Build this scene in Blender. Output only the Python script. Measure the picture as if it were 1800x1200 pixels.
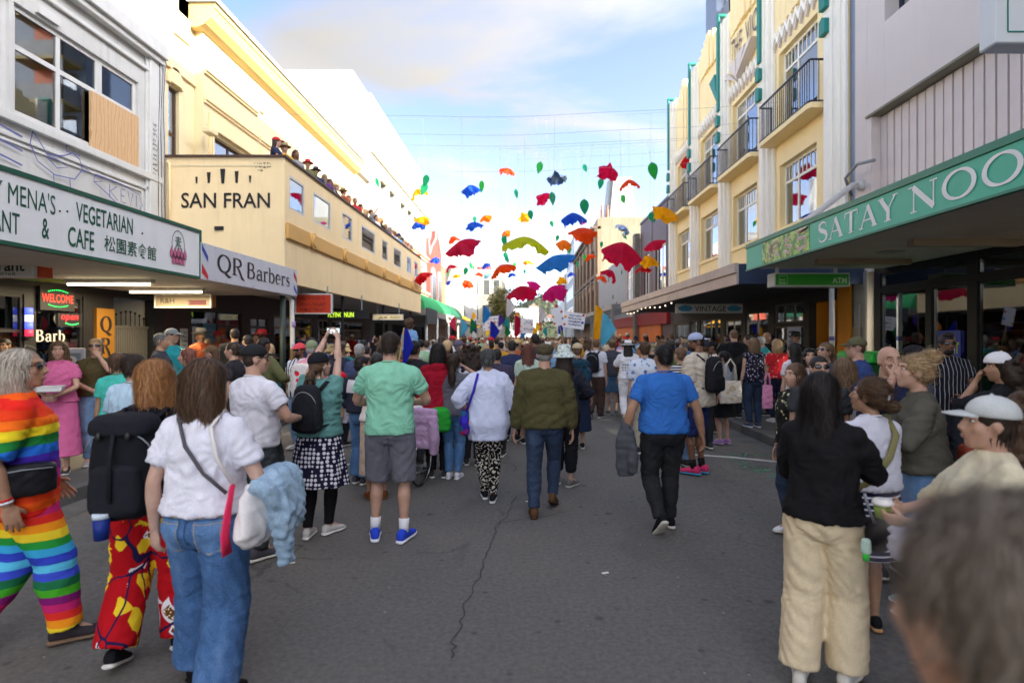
import bpy,bmesh,math,random
import numpy as np
from mathutils import Vector,Matrix,noise as mnoise
from mathutils.bvhtree import BVHTree
R=math.radians
random.seed(11);rng=np.random.default_rng(11)
for o in list(bpy.data.objects):bpy.data.objects.remove(o)
SC=bpy.context.scene
COL=SC.collection
# ------------------------------------------------------------ camera, sky, sun, exposure
cam_d=bpy.data.cameras.new("camera");cam=bpy.data.objects.new("camera",cam_d);COL.objects.link(cam)
cam.location=(0,0,1.8);cam.rotation_euler=(R(90),0,0)
cam_d.lens=20;cam_d.sensor_width=36;cam_d.clip_start=.05;cam_d.clip_end=4000
cam_d.shift_x=-25/1800;cam_d.shift_y=-8/1800
cam_d.dof.use_dof=True;cam_d.dof.focus_distance=5.6;cam_d.dof.aperture_fstop=1.5
SC.camera=cam
SUN_EL,SUN_AZ=25.0,115.0
sd=bpy.data.lights.new("sun",'SUN');sun=bpy.data.objects.new("sun",sd);COL.objects.link(sun)
sd.energy=2.0;sd.angle=R(.5);sd.color=(1,.89,.73)
to_sun=Vector((math.sin(R(SUN_AZ))*math.cos(R(SUN_EL)),math.cos(R(SUN_AZ))*math.cos(R(SUN_EL)),math.sin(R(SUN_EL))))
sun.rotation_euler=to_sun.to_track_quat('Z','Y').to_euler();sun.location=to_sun*80
W=bpy.data.worlds.new("World");SC.world=W;W.use_nodes=True
def build_world():
 nt=W.node_tree;N=nt.nodes;L=nt.links;N.clear()
 out=N.new('ShaderNodeOutputWorld');bg=N.new('ShaderNodeBackground');bg.inputs[1].default_value=.12
 sky=N.new('ShaderNodeTexSky');sky.sky_type='NISHITA';sky.sun_disc=False
 sky.sun_elevation=R(SUN_EL);sky.sun_rotation=R(SUN_AZ);sky.air_density=.34;sky.dust_density=.25;sky.ozone_density=.7
 tc=N.new('ShaderNodeTexCoord');sep=N.new('ShaderNodeSeparateXYZ');L.new(tc.outputs['Generated'],sep.inputs[0])
 zz=N.new('ShaderNodeMath');zz.operation='MAXIMUM';zz.inputs[1].default_value=.0;L.new(sep.outputs[2],zz.inputs[0])
 za=N.new('ShaderNodeMath');za.operation='ADD';za.inputs[1].default_value=.16;L.new(zz.outputs[0],za.inputs[0])
 dx=N.new('ShaderNodeMath');dx.operation='DIVIDE';L.new(sep.outputs[0],dx.inputs[0]);L.new(za.outputs[0],dx.inputs[1])
 dy=N.new('ShaderNodeMath');dy.operation='DIVIDE';L.new(sep.outputs[1],dy.inputs[0]);L.new(za.outputs[0],dy.inputs[1])
 cb=N.new('ShaderNodeCombineXYZ');L.new(dx.outputs[0],cb.inputs[0]);L.new(dy.outputs[0],cb.inputs[1])
 mp=N.new('ShaderNodeMapping');mp.inputs['Rotation'].default_value=(0,0,R(24));mp.inputs['Scale'].default_value=(.8,1.5,1)
 mp.inputs['Location'].default_value=(2.3,.9,0)
 L.new(cb.outputs[0],mp.inputs[0])
 n1=N.new('ShaderNodeTexNoise');n1.inputs['Scale'].default_value=1.15;n1.inputs['Detail'].default_value=7;n1.inputs['Roughness'].default_value=.52
 n1.inputs['Distortion'].default_value=.8;L.new(mp.outputs[0],n1.inputs[0])
 r1=N.new('ShaderNodeValToRGB');r1.color_ramp.elements[0].position=.44;r1.color_ramp.elements[1].position=.74
 r1.color_ramp.interpolation='EASE'
 L.new(n1.outputs[0],r1.inputs[0])
 hz=N.new('ShaderNodeMapRange');hz.inputs[1].default_value=.0;hz.inputs[2].default_value=.55;hz.inputs[3].default_value=.5;hz.inputs[4].default_value=.10
 L.new(sep.outputs[2],hz.inputs[0])
 mx0=N.new('ShaderNodeMath');mx0.operation='MULTIPLY_ADD';mx0.inputs[1].default_value=.82;L.new(r1.outputs[0],mx0.inputs[0]);L.new(hz.outputs[0],mx0.inputs[2])
 mx0.use_clamp=True
 mix=N.new('ShaderNodeMixRGB');L.new(mx0.outputs[0],mix.inputs[0]);L.new(sky.outputs[0],mix.inputs[1])
 vd=N.new('ShaderNodeVectorMath');vd.operation='DOT_PRODUCT';vd.inputs[1].default_value=tuple(to_sun);L.new(tc.outputs['Generated'],vd.inputs[0])
 g1=N.new('ShaderNodeMath');g1.operation='MULTIPLY_ADD';g1.inputs[1].default_value=-1.4;g1.inputs[2].default_value=1.49;L.new(vd.outputs['Value'],g1.inputs[0])
 g2=N.new('ShaderNodeMath');g2.operation='POWER';g2.inputs[1].default_value=-1.5;L.new(g1.outputs[0],g2.inputs[0])
 g3=N.new('ShaderNodeMath');g3.operation='MULTIPLY';g3.inputs[1].default_value=2.45;L.new(g2.outputs[0],g3.inputs[0])
 cc=N.new('ShaderNodeMixRGB');cc.blend_type='MULTIPLY';cc.inputs[0].default_value=1;cc.inputs[2].default_value=(1.05,1,.93,1);bw=N.new('ShaderNodeRGBToBW');L.new(sky.outputs[0],bw.inputs[0]);b2=N.new('ShaderNodeMath');b2.operation='MULTIPLY';b2.inputs[1].default_value=.95;L.new(bw.outputs[0],b2.inputs[0])
 mxx=N.new('ShaderNodeMath');mxx.operation='MAXIMUM';L.new(g3.outputs[0],mxx.inputs[0]);L.new(b2.outputs[0],mxx.inputs[1]);L.new(mxx.outputs[0],cc.inputs[1]);L.new(cc.outputs[0],mix.inputs[2])
 L.new(mix.outputs[0],bg.inputs[0]);L.new(bg.outputs[0],out.inputs[0])
build_world()
VS=SC.view_settings;VS.view_transform='Standard';VS.look='None';VS.exposure=2.88;VS.gamma=1;VS.use_curve_mapping=False
SC.render.engine='CYCLES';SC.cycles.use_denoising=True;SC.cycles.max_bounces=9;SC.cycles.diffuse_bounces=6
SC.cycles.transparent_max_bounces=10;SC.cycles.sample_clamp_indirect=6
SC.cycles.caustics_reflective=False;SC.cycles.caustics_refractive=False
# ------------------------------------------------------------ pixel helpers for laying the street out (photo pixels, 1800 wide)
def PX(x,Y):return (x-925)/1000*Y
def PZ(y,Y):return 1.8+(592-y)/1000*Y
def GY(y,z=0):return (1800-1000*z)/(y-592)
XL,XR=-8.25,7.4
def LY(x):return XL*1000/(x-925)
def RY(x):return XR*1000/(x-925)
# ------------------------------------------------------------ materials
MATS={}
def _new(name):
 m=bpy.data.materials.new(name);m.use_nodes=True
 nt=m.node_tree;b=nt.nodes['Principled BSDF']
 return m,nt,b
def _coord(nt,sc=1.0,kind='Object'):
 tc=nt.nodes.new('ShaderNodeTexCoord');mp=nt.nodes.new('ShaderNodeMapping')
 mp.inputs['Scale'].default_value=sc if hasattr(sc,'__len__')else (sc,sc,sc)
 nt.links.new(tc.outputs[kind],mp.inputs[0]);return mp.outputs[0]
def _noise(nt,vec,scale,detail=4,rough=.55,dist=0):
 n=nt.nodes.new('ShaderNodeTexNoise');n.inputs['Scale'].default_value=scale;n.inputs['Detail'].default_value=detail
 n.inputs['Roughness'].default_value=rough;n.inputs['Distortion'].default_value=dist
 nt.links.new(vec,n.inputs[0]);return n.outputs[0]
def _ramp(nt,fac,stops,interp='LINEAR'):
 r=nt.nodes.new('ShaderNodeValToRGB');cr=r.color_ramp;cr.interpolation=interp
 while len(cr.elements)<len(stops):cr.elements.new(.5)
 for e,(p,c)in zip(cr.elements,stops):e.position=p;e.color=(*c[:3],1)
 nt.links.new(fac,r.inputs[0]);return r.outputs[0]
def _mix(nt,fac,a,b,mode='MIX'):
 m=nt.nodes.new('ShaderNodeMixRGB');m.blend_type=mode
 for s,v in ((0,fac),(1,a),(2,b)):
  if hasattr(v,'is_output'):nt.links.new(v,m.inputs[s])
  elif s==0:m.inputs[0].default_value=v
  else:m.inputs[s].default_value=(*v[:3],1)
 return m.outputs[0]
def _bump(nt,b,h,strength=.3,dist=.01):
 bp=nt.nodes.new('ShaderNodeBump');bp.inputs['Strength'].default_value=strength;bp.inputs['Distance'].default_value=dist
 nt.links.new(h,bp.inputs['Height']);nt.links.new(bp.outputs[0],b.inputs['Normal']);return bp
def mul(c,k):return tuple(max(0,min(1,x*k))for x in c[:3])
def srgb(r,g,b):
 f=lambda u:(u/255/12.92)if u/255<=.04045 else ((u/255+.055)/1.055)**2.4
 return (f(r),f(g),f(b))
def paint(name,c,rough=.6,var=.12,scale=1.2,bump=.12,grime=.0,metallic=0,spec=.4):
 """painted / plastered surface: slow tone drift, vertical streaks of grime, fine relief"""
 if name in MATS:return MATS[name]
 m,nt,b=_new(name);v=_coord(nt)
 n=_noise(nt,v,scale,6,.6)
 col=_ramp(nt,n,[(.3,mul(c,1-var)),(.7,mul(c,1+var*.4))])
 if grime:
  vs=_coord(nt,(2.2,2.2,.22));g=_noise(nt,vs,2.5,6,.65)
  col=_mix(nt,_ramp(nt,g,[(.5,(0,0,0)),(.78,(grime,grime,grime))]),col,mul(c,.35))
 nt.links.new(col,b.inputs['Base Color'])
 b.inputs['Roughness'].default_value=rough;b.inputs['Metallic'].default_value=metallic
 b.inputs['Specular IOR Level'].default_value=spec
 if bump:
  _bump(nt,b,_noise(nt,v,38,5,.6),bump,.006)
 MATS[name]=m;return m
def fabric(name,c,rough=.85,var=.14,weave=420,fold=.2,sheen=.15):
 if name in MATS:return MATS[name]
 m,nt,b=_new(name);v=_coord(nt)
 n=_noise(nt,v,7,5,.6);n2=_noise(nt,v,160,2,.5)
 col=_ramp(nt,n,[(.32,mul(c,1-var)),(.68,mul(c,1+var*.5))])
 col=_mix(nt,.18,col,_ramp(nt,n2,[(.35,mul(c,.6)),(.65,mul(c,1.25))]))
 nt.links.new(col,b.inputs['Base Color']);b.inputs['Roughness'].default_value=rough
 b.inputs['Specular IOR Level'].default_value=.18
 vf=_coord(nt,(1,1,.55));h=_noise(nt,vf,8,3,.5,1.6);h2=_noise(nt,v,weave,2,.5)
 ad=nt.nodes.new('ShaderNodeMath');ad.operation='MULTIPLY_ADD';ad.inputs[1].default_value=.06
 nt.links.new(h2,ad.inputs[0]);nt.links.new(h,ad.inputs[2])
 _bump(nt,b,ad.outputs[0],fold,.03)
 MATS[name]=m;return m
def denim(name,c):
 if name in MATS:return MATS[name]
 m,nt,b=_new(name);v=_coord(nt)
 n=_noise(nt,_coord(nt,(1,1,.4)),6,6,.65);n2=_noise(nt,v,260,2,.5);n3=_noise(nt,_coord(nt,(1,1,2.6)),16,3,.6,1.2)
 col=_ramp(nt,n,[(.3,mul(c,.5)),(.52,c),(.72,tuple(min(1,x*1.15+.25*y*min(1,4*sum(c)/3))for x,y in zip(c,(.62,.74,.86))))])
 col=_mix(nt,.4,col,_ramp(nt,n2,[(.35,mul(c,.35)),(.68,tuple(min(1,x*1.2+.08)for x in c))]))
 col=_mix(nt,_ramp(nt,n3,[(.6,(0,0,0)),(.75,(.35,.35,.35))]),col,tuple(min(1,x*1.5+.012+.25*sum(c)/3)for x in c))
 nt.links.new(col,b.inputs['Base Color']);b.inputs['Roughness'].default_value=.9;b.inputs['Specular IOR Level'].default_value=.15
 h=_noise(nt,_coord(nt,(1,1,1.3)),11,4,.5,1.5);_bump(nt,b,h,.3,.03)
 MATS[name]=m;return m
def skin(name,c):
 if name in MATS:return MATS[name]
 m,nt,b=_new(name);v=_coord(nt)
 n=_noise(nt,v,14,4,.6)
 col=_ramp(nt,n,[(.3,(c[0]*.86,c[1]*.78,c[2]*.74)),(.7,mul(c,1.06))])
 nt.links.new(col,b.inputs['Base Color']);b.inputs['Roughness'].default_value=.52;b.inputs['Specular IOR Level'].default_value=.35
 b.inputs['Subsurface Weight'].default_value=.12;b.inputs['Subsurface Radius'].default_value=(.012,.005,.003);b.inputs['Subsurface Scale'].default_value=1
 _bump(nt,b,_noise(nt,v,180,3,.6),.12,.003)
 MATS[name]=m;return m
def hairm(name,c,c2=None):
 if name in MATS:return MATS[name]
 m,nt,b=_new(name);c2=c2 or mul(c,1.7)
 g=nt.nodes.new('ShaderNodeNewGeometry');v=_coord(nt,(1,1,.22))
 n=_noise(nt,v,95,4,.6)
 col=_ramp(nt,n,[(.3,mul(c,.55)),(.52,c),(.75,c2)])
 col=_mix(nt,.45,col,_ramp(nt,g.outputs['Random Per Island'],[(0,mul(c,.4)),(.5,c),(1,mul(c2,1.25))]))
 nt.links.new(col,b.inputs['Base Color']);b.inputs['Roughness'].default_value=.5;b.inputs['Specular IOR Level'].default_value=.22
 _bump(nt,b,n,.35,.008)
 MATS[name]=m;return m
def glassm(name='window_glass',tint=(.55,.6,.62),refl=.22,rough=.02):
 if name in MATS:return MATS[name]
 m=bpy.data.materials.new(name);m.use_nodes=True;nt=m.node_tree;nt.nodes.clear()
 out=nt.nodes.new('ShaderNodeOutputMaterial');t=nt.nodes.new('ShaderNodeBsdfTransparent');g=nt.nodes.new('ShaderNodeBsdfGlossy')
 t.inputs[0].default_value=(*tint,1);g.inputs['Roughness'].default_value=rough;g.inputs[0].default_value=(.9,.95,1,1)
 lw=nt.nodes.new('ShaderNodeFresnel');lw.inputs[0].default_value=1.5
 ma=nt.nodes.new('ShaderNodeMath');ma.operation='MULTIPLY_ADD';ma.inputs[1].default_value=.9;ma.inputs[2].default_value=refl;ma.use_clamp=True
 nt.links.new(lw.outputs[0],ma.inputs[0])
 mx=nt.nodes.new('ShaderNodeMixShader');nt.links.new(ma.outputs[0],mx.inputs[0]);nt.links.new(t.outputs[0],mx.inputs[1]);nt.links.new(g.outputs[0],mx.inputs[2])
 nt.links.new(mx.outputs[0],out.inputs[0]);MATS[name]=m;return m
def glow(name,c,strength):
 if name in MATS:return MATS[name]
 m,nt,b=_new(name);b.inputs['Base Color'].default_value=(*c,1);b.inputs['Emission Color'].default_value=(*c,1);b.inputs['Emission Strength'].default_value=strength
 MATS[name]=m;return m
 # ------------------------------------------------------------ mesh builder
class MB:
 def __init__(s):s.v=[];s.f=[];s.mi=[];s.cur=0
 def add(s,v,f):
  k=len(s.v);s.v.extend([tuple(p)for p in v]);s.f.extend([tuple(i+k for i in q)for q in f]);s.mi.extend([s.cur]*len(f));return s
 def box(s,x0,x1,y0,y1,z0,z1):
  if x0>x1:x0,x1=x1,x0
  if y0>y1:y0,y1=y1,y0
  if z0>z1:z0,z1=z1,z0
  v=[(x0,y0,z0),(x1,y0,z0),(x1,y1,z0),(x0,y1,z0),(x0,y0,z1),(x1,y0,z1),(x1,y1,z1),(x0,y1,z1)]
  return s.add(v,[(3,2,1,0),(4,5,6,7),(0,1,5,4),(1,2,6,5),(2,3,7,6),(3,0,4,7)])
 def prism(s,poly,axis,a,b):
  """2D polygon swept along an axis from a to b. axis 'x': poly=(y,z); 'y': poly=(x,z); 'z': poly=(x,y)"""
  def P(p,t):return {'x':(t,p[0],p[1]),'y':(p[0],t,p[1]),'z':(p[0],p[1],t)}[axis]
  n=len(poly);v=[P(p,a)for p in poly]+[P(p,b)for p in poly]
  f=[tuple(range(n))[::-1],tuple(range(n,2*n))]+[(i,(i+1)%n,n+(i+1)%n,n+i)for i in range(n)]
  return s.add(v,f)
 def tube(s,pts,r,n=8,cap=True):
  v,f=tube(pts,r,n,cap);return s.add(v,f)
 def ell(s,c,r,nu=12,nv=8,M=None):
  v,f=ell(c,r,M,nu,nv);return s.add(v,f)
 def build(s,name,mat,parent=None,smooth=False,bevel=0,fixn=True):
  me=bpy.data.meshes.new(name);me.from_pydata(s.v,[],s.f)
  for m in (mat if isinstance(mat,(list,tuple))else [mat]):me.materials.append(m)
  if isinstance(mat,(list,tuple)):me.polygons.foreach_set('material_index',s.mi)
  if fixn:
   bm=bmesh.new();bm.from_mesh(me);bmesh.ops.recalc_face_normals(bm,faces=bm.faces[:])
   bm.to_mesh(me);bm.free()
  if smooth:me.polygons.foreach_set('use_smooth',[True]*len(me.polygons))
  me.update()
  o=bpy.data.objects.new(name,me);COL.objects.link(o)
  if parent is not None:o.parent=parent
  if bevel:
   b=o.modifiers.new('bevel','BEVEL');b.width=bevel;b.segments=2;b.limit_method='ANGLE';b.angle_limit=R(40)
  return o
def tube(pts,rad,n=10,cap=True):
 P=np.array(pts,float);k=len(P)
 rr=np.array(rad,float)
 if rr.ndim==0:rr=np.full((k,2),float(rr))
 elif rr.ndim==1:rr=np.stack([rr,rr],1)
 T=np.zeros_like(P);T[1:-1]=P[2:]-P[:-2]if k>2 else 0;T[0]=P[1]-P[0];T[-1]=P[-1]-P[-2]
 T/=np.linalg.norm(T,axis=1)[:,None]+1e-9
 ref=np.array([1,0,0.])if abs(T[0][0])<.8 else np.array([0,1,0.])
 v=[];a=np.arange(n)*2*np.pi/n;u=ref
 for i in range(k):
  u=u-T[i]*u.dot(T[i]);u/=np.linalg.norm(u)+1e-9;w=np.cross(T[i],u)
  v.append(P[i]+np.outer(np.cos(a)*rr[i,0],u)+np.outer(np.sin(a)*rr[i,1],w))
 V=np.concatenate(v)
 f=[(i*n+j,i*n+(j+1)%n,(i+1)*n+(j+1)%n,(i+1)*n+j)for i in range(k-1)for j in range(n)]
 if cap:f+=[tuple(range(n))[::-1],tuple(range((k-1)*n,k*n))]
 return V,f
def ell(c,r,M=None,nu=14,nv=9):
 r=(r,r,r)if not hasattr(r,'__len__')else r
 v=[(0,0,1)];f=[]
 for i in range(1,nv):
  t=math.pi*i/nv
  for j in range(nu):v.append((math.sin(t)*math.cos(2*math.pi*j/nu),math.sin(t)*math.sin(2*math.pi*j/nu),math.cos(t)))
 v.append((0,0,-1));V=np.array(v)*np.array(r)
 if M is not None:V=V@np.array(M).T
 V=V+np.array(c)
 for j in range(nu):
  f.append((0,1+j,1+(j+1)%nu))
  for i in range(nv-2):f.append((1+i*nu+j,1+(i+1)*nu+j,1+(i+1)*nu+(j+1)%nu,1+i*nu+(j+1)%nu))
  f.append((1+(nv-2)*nu+j,len(V)-1,1+(nv-2)*nu+(j+1)%nu))
 return V,f
def loft(rings,cap=True):
 n=len(rings[0]);V=np.concatenate([np.array(r,float)for r in rings]);k=len(rings)
 f=[(i*n+j,i*n+(j+1)%n,(i+1)*n+(j+1)%n,(i+1)*n+j)for i in range(k-1)for j in range(n)]
 if cap:f+=[tuple(range(n))[::-1],tuple(range((k-1)*n,k*n))]
 return V,f
 # ------------------------------------------------------------ things and tags
def tag(o,label=None,cat=None,group=None,kind=None):
 if label:o['label']=label
 if cat:o['category']=cat
 if group:o['group']=group
 if kind:o['kind']=kind
 return o
def thing(name,label,cat,loc=(0,0,0),rz=0,group=None):
 o=bpy.data.objects.new(name,None);COL.objects.link(o);o.empty_display_size=.2
 o.location=loc;o.rotation_euler=(0,0,rz);return tag(o,label,cat,group)
def wall(mb,axis,plane,t,a0,a1,z0,z1,openings=()):
 """wall slab with real openings. axis 'x': slab between x=plane and plane+t running along y; 'y': between y=plane and plane+t along x.
    openings: (a0,a1,z0,z1)"""
 As=sorted({a0,a1,*[min(max(q,a0),a1)for o in openings for q in o[:2]]});Zs=sorted({z0,z1,*[min(max(q,z0),z1)for o in openings for q in o[2:]]})
 for i in range(len(As)-1):
  run=None
  for j in range(len(Zs)-1):
   ca,cz=(As[i]+As[i+1])/2,(Zs[j]+Zs[j+1])/2
   hole=any(o[0]<ca<o[1]and o[2]<cz<o[3]for o in openings)
   if not hole and run is None:run=Zs[j]
   if run is not None and (hole or j==len(Zs)-2):
    top=Zs[j]if hole else Zs[j+1]
    if axis=='x':mb.box(plane,plane+t,As[i],As[i+1],run,top)
    else:mb.box(As[i],As[i+1],plane,plane+t,run,top)
    run=None
 return mb
def window(parent,side,X,y0,y1,z0,z1,ms=(),ts=(),fm=None,gm=None,fw=.06,rec=.1,name='window',tbars=()):
 """framed window in a facade plane x=X. side=-1 left street wall (faces +x), +1 right wall (faces -x). ms: mullion y's, ts: transom z's
    each pane is a sub-part. tbars: glazing bars (y) only above the last transom"""
 s=side;xa=X+s*rec;xb=X+s*(rec+.06)
 mb=MB();h=fw/2
 mb.box(xa,xb,y0,y0+fw,z0,z1).box(xa,xb,y1-fw,y1,z0,z1).box(xa,xb,y0+fw,y1-fw,z0,z0+fw).box(xa,xb,y0+fw,y1-fw,z1-fw,z1)
 for m in ms:mb.box(xa+s*.003,xb-s*.003,m-h,m+h,z0+fw,z1-fw)
 for t in ts:mb.box(xa+s*.006,xb-s*.006,y0+fw,y1-fw,t-h,t+h)
 for m in tbars:mb.box(xa+s*.012,xb-s*.012,m-h*.4,m+h*.4,(max(ts)if ts else z0)+h,z1-fw)
 w=mb.build(name,fm,parent)
 ys=[y0+fw*.5,*sorted(ms),y1-fw*.5];zs=[z0+fw*.5,*sorted(ts),z1-fw*.5]
 if gm:
  for i in range(len(ys)-1):
   for j in range(len(zs)-1):
    MB().box(X+s*(rec+.025),X+s*(rec+.033),ys[i],ys[i+1],zs[j],zs[j+1]).build('pane',gm,w)
 return w
_fc={}
def frame_mat(o,ux,uy,uz):
 m=Matrix(((ux[0],uy[0],uz[0],o[0]),(ux[1],uy[1],uz[1],o[1]),(ux[2],uy[2],uz[2],o[2]),(0,0,0,1)));return m
def facing(side):
 """text axes: 'L' signs on left shops (face +x), 'R' right shops (face -x), 'C' towards the camera (-y), 'B' away"""
 return {'L':((0,1,0),(0,0,1),(1,0,0)),'R':((0,-1,0),(0,0,1),(-1,0,0)),'C':((1,0,0),(0,0,1),(0,-1,0))}[side]
def text(s,side,o,w,h,mat,parent=None,name='lettering',ext=.006,bold=.0,fit=True,shear=0,axes=None):
 """lettering fitted into a w x h box whose lower left corner (as read) is at o"""
 c=bpy.data.curves.new(name,'FONT');c.body=s;c.size=1;c.extrude=0;c.offset=bold;c.resolution_u=3;c.shear=shear
 t=bpy.data.objects.new('tmp',c);TS.collection.objects.link(t);TS.view_layers[0].update();dg=TS.view_layers[0].depsgraph
 me=bpy.data.meshes.new_from_object(t.evaluated_get(dg));bpy.data.objects.remove(t);bpy.data.curves.remove(c)
 V=np.zeros(len(me.vertices)*3);me.vertices.foreach_get('co',V);V=V.reshape(-1,3)
 if len(V):
  lo,hi=V.min(0),V.max(0);sc=np.array([w/max(1e-6,hi[0]-lo[0]),h/max(1e-6,hi[1]-lo[1]),1])if fit else np.array([h,h,1])
  V=(V-np.array([lo[0],lo[1],0]))*sc
 F=[tuple(p.vertices)for p in me.polygons];bpy.data.meshes.remove(me)
 return flat_shape(V[:,:2],F,side,o,mat,parent,name,ext,axes)
def flat_shape(V2,F,side,o,mat,parent=None,name='mark',ext=.006,axes=None):
 """thin raised flat shape (vinyl / cut letters) standing ext proud of plane at o"""
 ux,uy,uz=[np.array(a,float)for a in (axes or facing(side))]
 V2=np.array(V2);v=[tuple(np.array(o)+p[0]*ux+p[1]*uy+uz*ext)for p in V2]
 me=bpy.data.meshes.new(name);me.from_pydata(v,[],F);me.materials.append(mat);me.update()
 ob=bpy.data.objects.new(name,me);COL.objects.link(ob)
 if parent is not None:ob.parent=parent
 return ob
def strokes_shape(strokes,side,o,mat,parent=None,name='mark',ext=.006,axes=None):
 """strokes: list of (points, width or widths) in sign-plane metres -> thin strips; each strip a hair prouder than the last"""
 ux,uy,uz=[np.array(a,float)for a in (axes or facing(side))];V=[];F=[]
 for k,(pts,wd)in enumerate(strokes):
  P=np.array(pts,float);n=len(P)
  if n<2:continue
  wd=np.full(n,wd,float)if np.isscalar(wd)else np.interp(np.linspace(0,1,n),np.linspace(0,1,len(wd)),wd)
  T=np.gradient(P,axis=0);T/=np.linalg.norm(T,axis=1)[:,None]+1e-9;Nn=np.stack([-T[:,1],T[:,0]],1)
  e=ext+.0006*(k%9);b=len(V)
  for i in range(n):
   for sg in (1,-1):
    q=P[i]+Nn[i]*wd[i]/2*sg;V.append(tuple(np.array(o)+q[0]*ux+q[1]*uy+uz*e))
  F+=[(b+2*i,b+2*i+1,b+2*i+3,b+2*i+2)for i in range(n-1)]
 me=bpy.data.meshes.new(name);me.from_pydata(V,[],F);me.materials.append(mat);me.update()
 ob=bpy.data.objects.new(name,me);COL.objects.link(ob)
 if parent is not None:ob.parent=parent
 return ob
def arc(cx,cy,rx,ry,a0,a1,n=14):
 return [(cx+rx*math.cos(R(a0+(a1-a0)*i/(n-1))),cy+ry*math.sin(R(a0+(a1-a0)*i/(n-1))))for i in range(n)]
TK,TN=.17,.055
def SER(x,y,w=.2):return ([(x-w/2,y),(x+w/2,y)],.04)
GL={'S':(.62,[([(.54,.73),(.5,.9),(.36,.98),(.22,.96),(.11,.86),(.1,.72),(.2,.6),(.36,.52),(.5,.43),(.56,.29),(.52,.12),(.4,.03),(.25,.01),(.12,.08),(.06,.27)],[.03,.05,.07,.08,.12,.16,.18,.18,.18,.15,.1,.08,.06,.05,.03])]),'A':(.86,[([(.1,.02),(.42,.98)],TN),([(.4,.98),(.74,.02)],TK),([(.22,.34),(.6,.34)],.05),SER(.1,.02),SER(.73,.02,.26)]),'T':(.72,[([(.36,.02),(.36,.97)],TK),([(.04,.96),(.68,.96)],.05),([(.05,.97),(.04,.74)],.04),([(.67,.97),(.68,.74)],.04),SER(.36,.02,.3)]),'Y':(.78,[([(.1,.98),(.4,.45)],TK),([(.7,.98),(.4,.45)],TN),([(.4,.5),(.4,.02)],TK),SER(.1,.98,.26),SER(.7,.98),SER(.4,.02,.3)]),'N':(.86,[([(.14,.02),(.14,.96)],TN),([(.12,.97),(.72,.03)],TK),([(.72,.02),(.72,.98)],TN),SER(.14,.02),SER(.72,.98),SER(.08,.98,.2)]),'O':(.9,[(arc(.45,.5,.37,.48,90,450,30),[.05,.12,.17,.12,.05,.12,.17,.12,.05])]),'D':(.84,[([(.16,.02),(.16,.98)],TK),([(.1,.97),(.36,.97)]+arc(.36,.5,.38,.47,90,-90,18)+[(.1,.03)],[.045,.05,.08,.17,.08,.05,.045])]),'L':(.66,[([(.16,.02),(.16,.98)],TK),([(.1,.03),(.6,.03)],.05),([(.59,.02),(.61,.27)],.045),SER(.16,.98,.3)]),'E':(.7,[([(.16,.02),(.16,.98)],TK),([(.1,.03),(.62,.03)],.05),([(.1,.97),(.6,.97)],.05),([(.2,.52),(.46,.52)],.05),([(.61,.02),(.63,.26)],.045),([(.59,.98),(.6,.76)],.045),([(.46,.62),(.46,.42)],.04)]),'Q':(.92,[(arc(.45,.5,.36,.48,90,450,30),[.05,.14,.2,.14,.05,.14,.2,.14,.05]),([(.4,.06),(.55,-.06),(.72,-.18),(.9,-.2)],[.06,.14,.14,.03])]),'R':(.84,[([(.16,.02),(.16,.98)],.2),([(.1,.97),(.34,.97)]+arc(.36,.74,.24,.23,90,-90,14)+[(.2,.5)],[.045,.05,.16,.17,.08,.05]),([(.36,.5),(.54,.2),(.66,-.1),(.86,-.26)],[.08,.16,.16,.03]),SER(.16,.02,.3)]),'B':(.76,[([(.16,.02),(.16,.98)],.2),([(.08,.97),(.34,.97)]+arc(.34,.76,.21,.21,90,-90,14)+[(.2,.54)],[.045,.05,.16,.16,.07,.05]),([(.2,.53),(.36,.53)]+arc(.36,.28,.26,.25,90,-90,14)+[(.08,.03)],[.045,.05,.16,.18,.08,.05])]),'a':(.58,[(arc(.26,.46,.17,.2,170,0,10)+[(.43,.02)],[.1,.06,.06,.15,.15]),(arc(.25,.2,.16,.17,60,300,14),[.04,.1,.16,.1,.05]),([(.4,.04),(.54,.05)],.05)]),'r':(.46,[([(.14,.02),(.14,.66)],.16),(arc(.3,.46,.14,.19,160,40,8),[.05,.08,.12]),SER(.14,.02,.28),SER(.08,.65,.14)]),'b':(.62,[([(.13,.02),(.13,.98)],.15),(arc(.32,.34,.2,.32,130,-130,18),[.04,.08,.16,.16,.08,.04]),SER(.08,.98,.14)]),'e':(.56,[(arc(.28,.34,.2,.32,0,320,20),[.09,.06,.12,.17,.14,.06,.04]),([(.1,.36),(.47,.36)],.05)]),'s':(.48,[([(.4,.5),(.36,.62),(.24,.66),(.12,.58),(.12,.46),(.24,.36),(.38,.27),(.4,.13),(.28,.02),(.14,.04),(.07,.18)],[.03,.05,.06,.1,.13,.15,.13,.1,.06,.05,.03])]),' ':(.4,[])}
def serif_text(s,side,o,w,h,mat,parent=None,name='lettering',ext=.006,gap=.06,axes=None):
 out=[];x=0
 for ch in s:
  adv,st=GL[ch]
  for pts,wd in st:out.append(([(p[0]+x,p[1])for p in pts],wd))
  x+=adv+gap
 k=w/(x-gap)
 res=[]
 for pts,wd in out:
  res.append(([(p[0]*k,p[1]*h)for p in pts],(np.array(wd)*min(k,h)*1.3 if hasattr(wd,'__len__')else wd*min(k,h)*1.3)))
 return strokes_shape(res,side,o,mat,parent,name,ext,axes)
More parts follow.
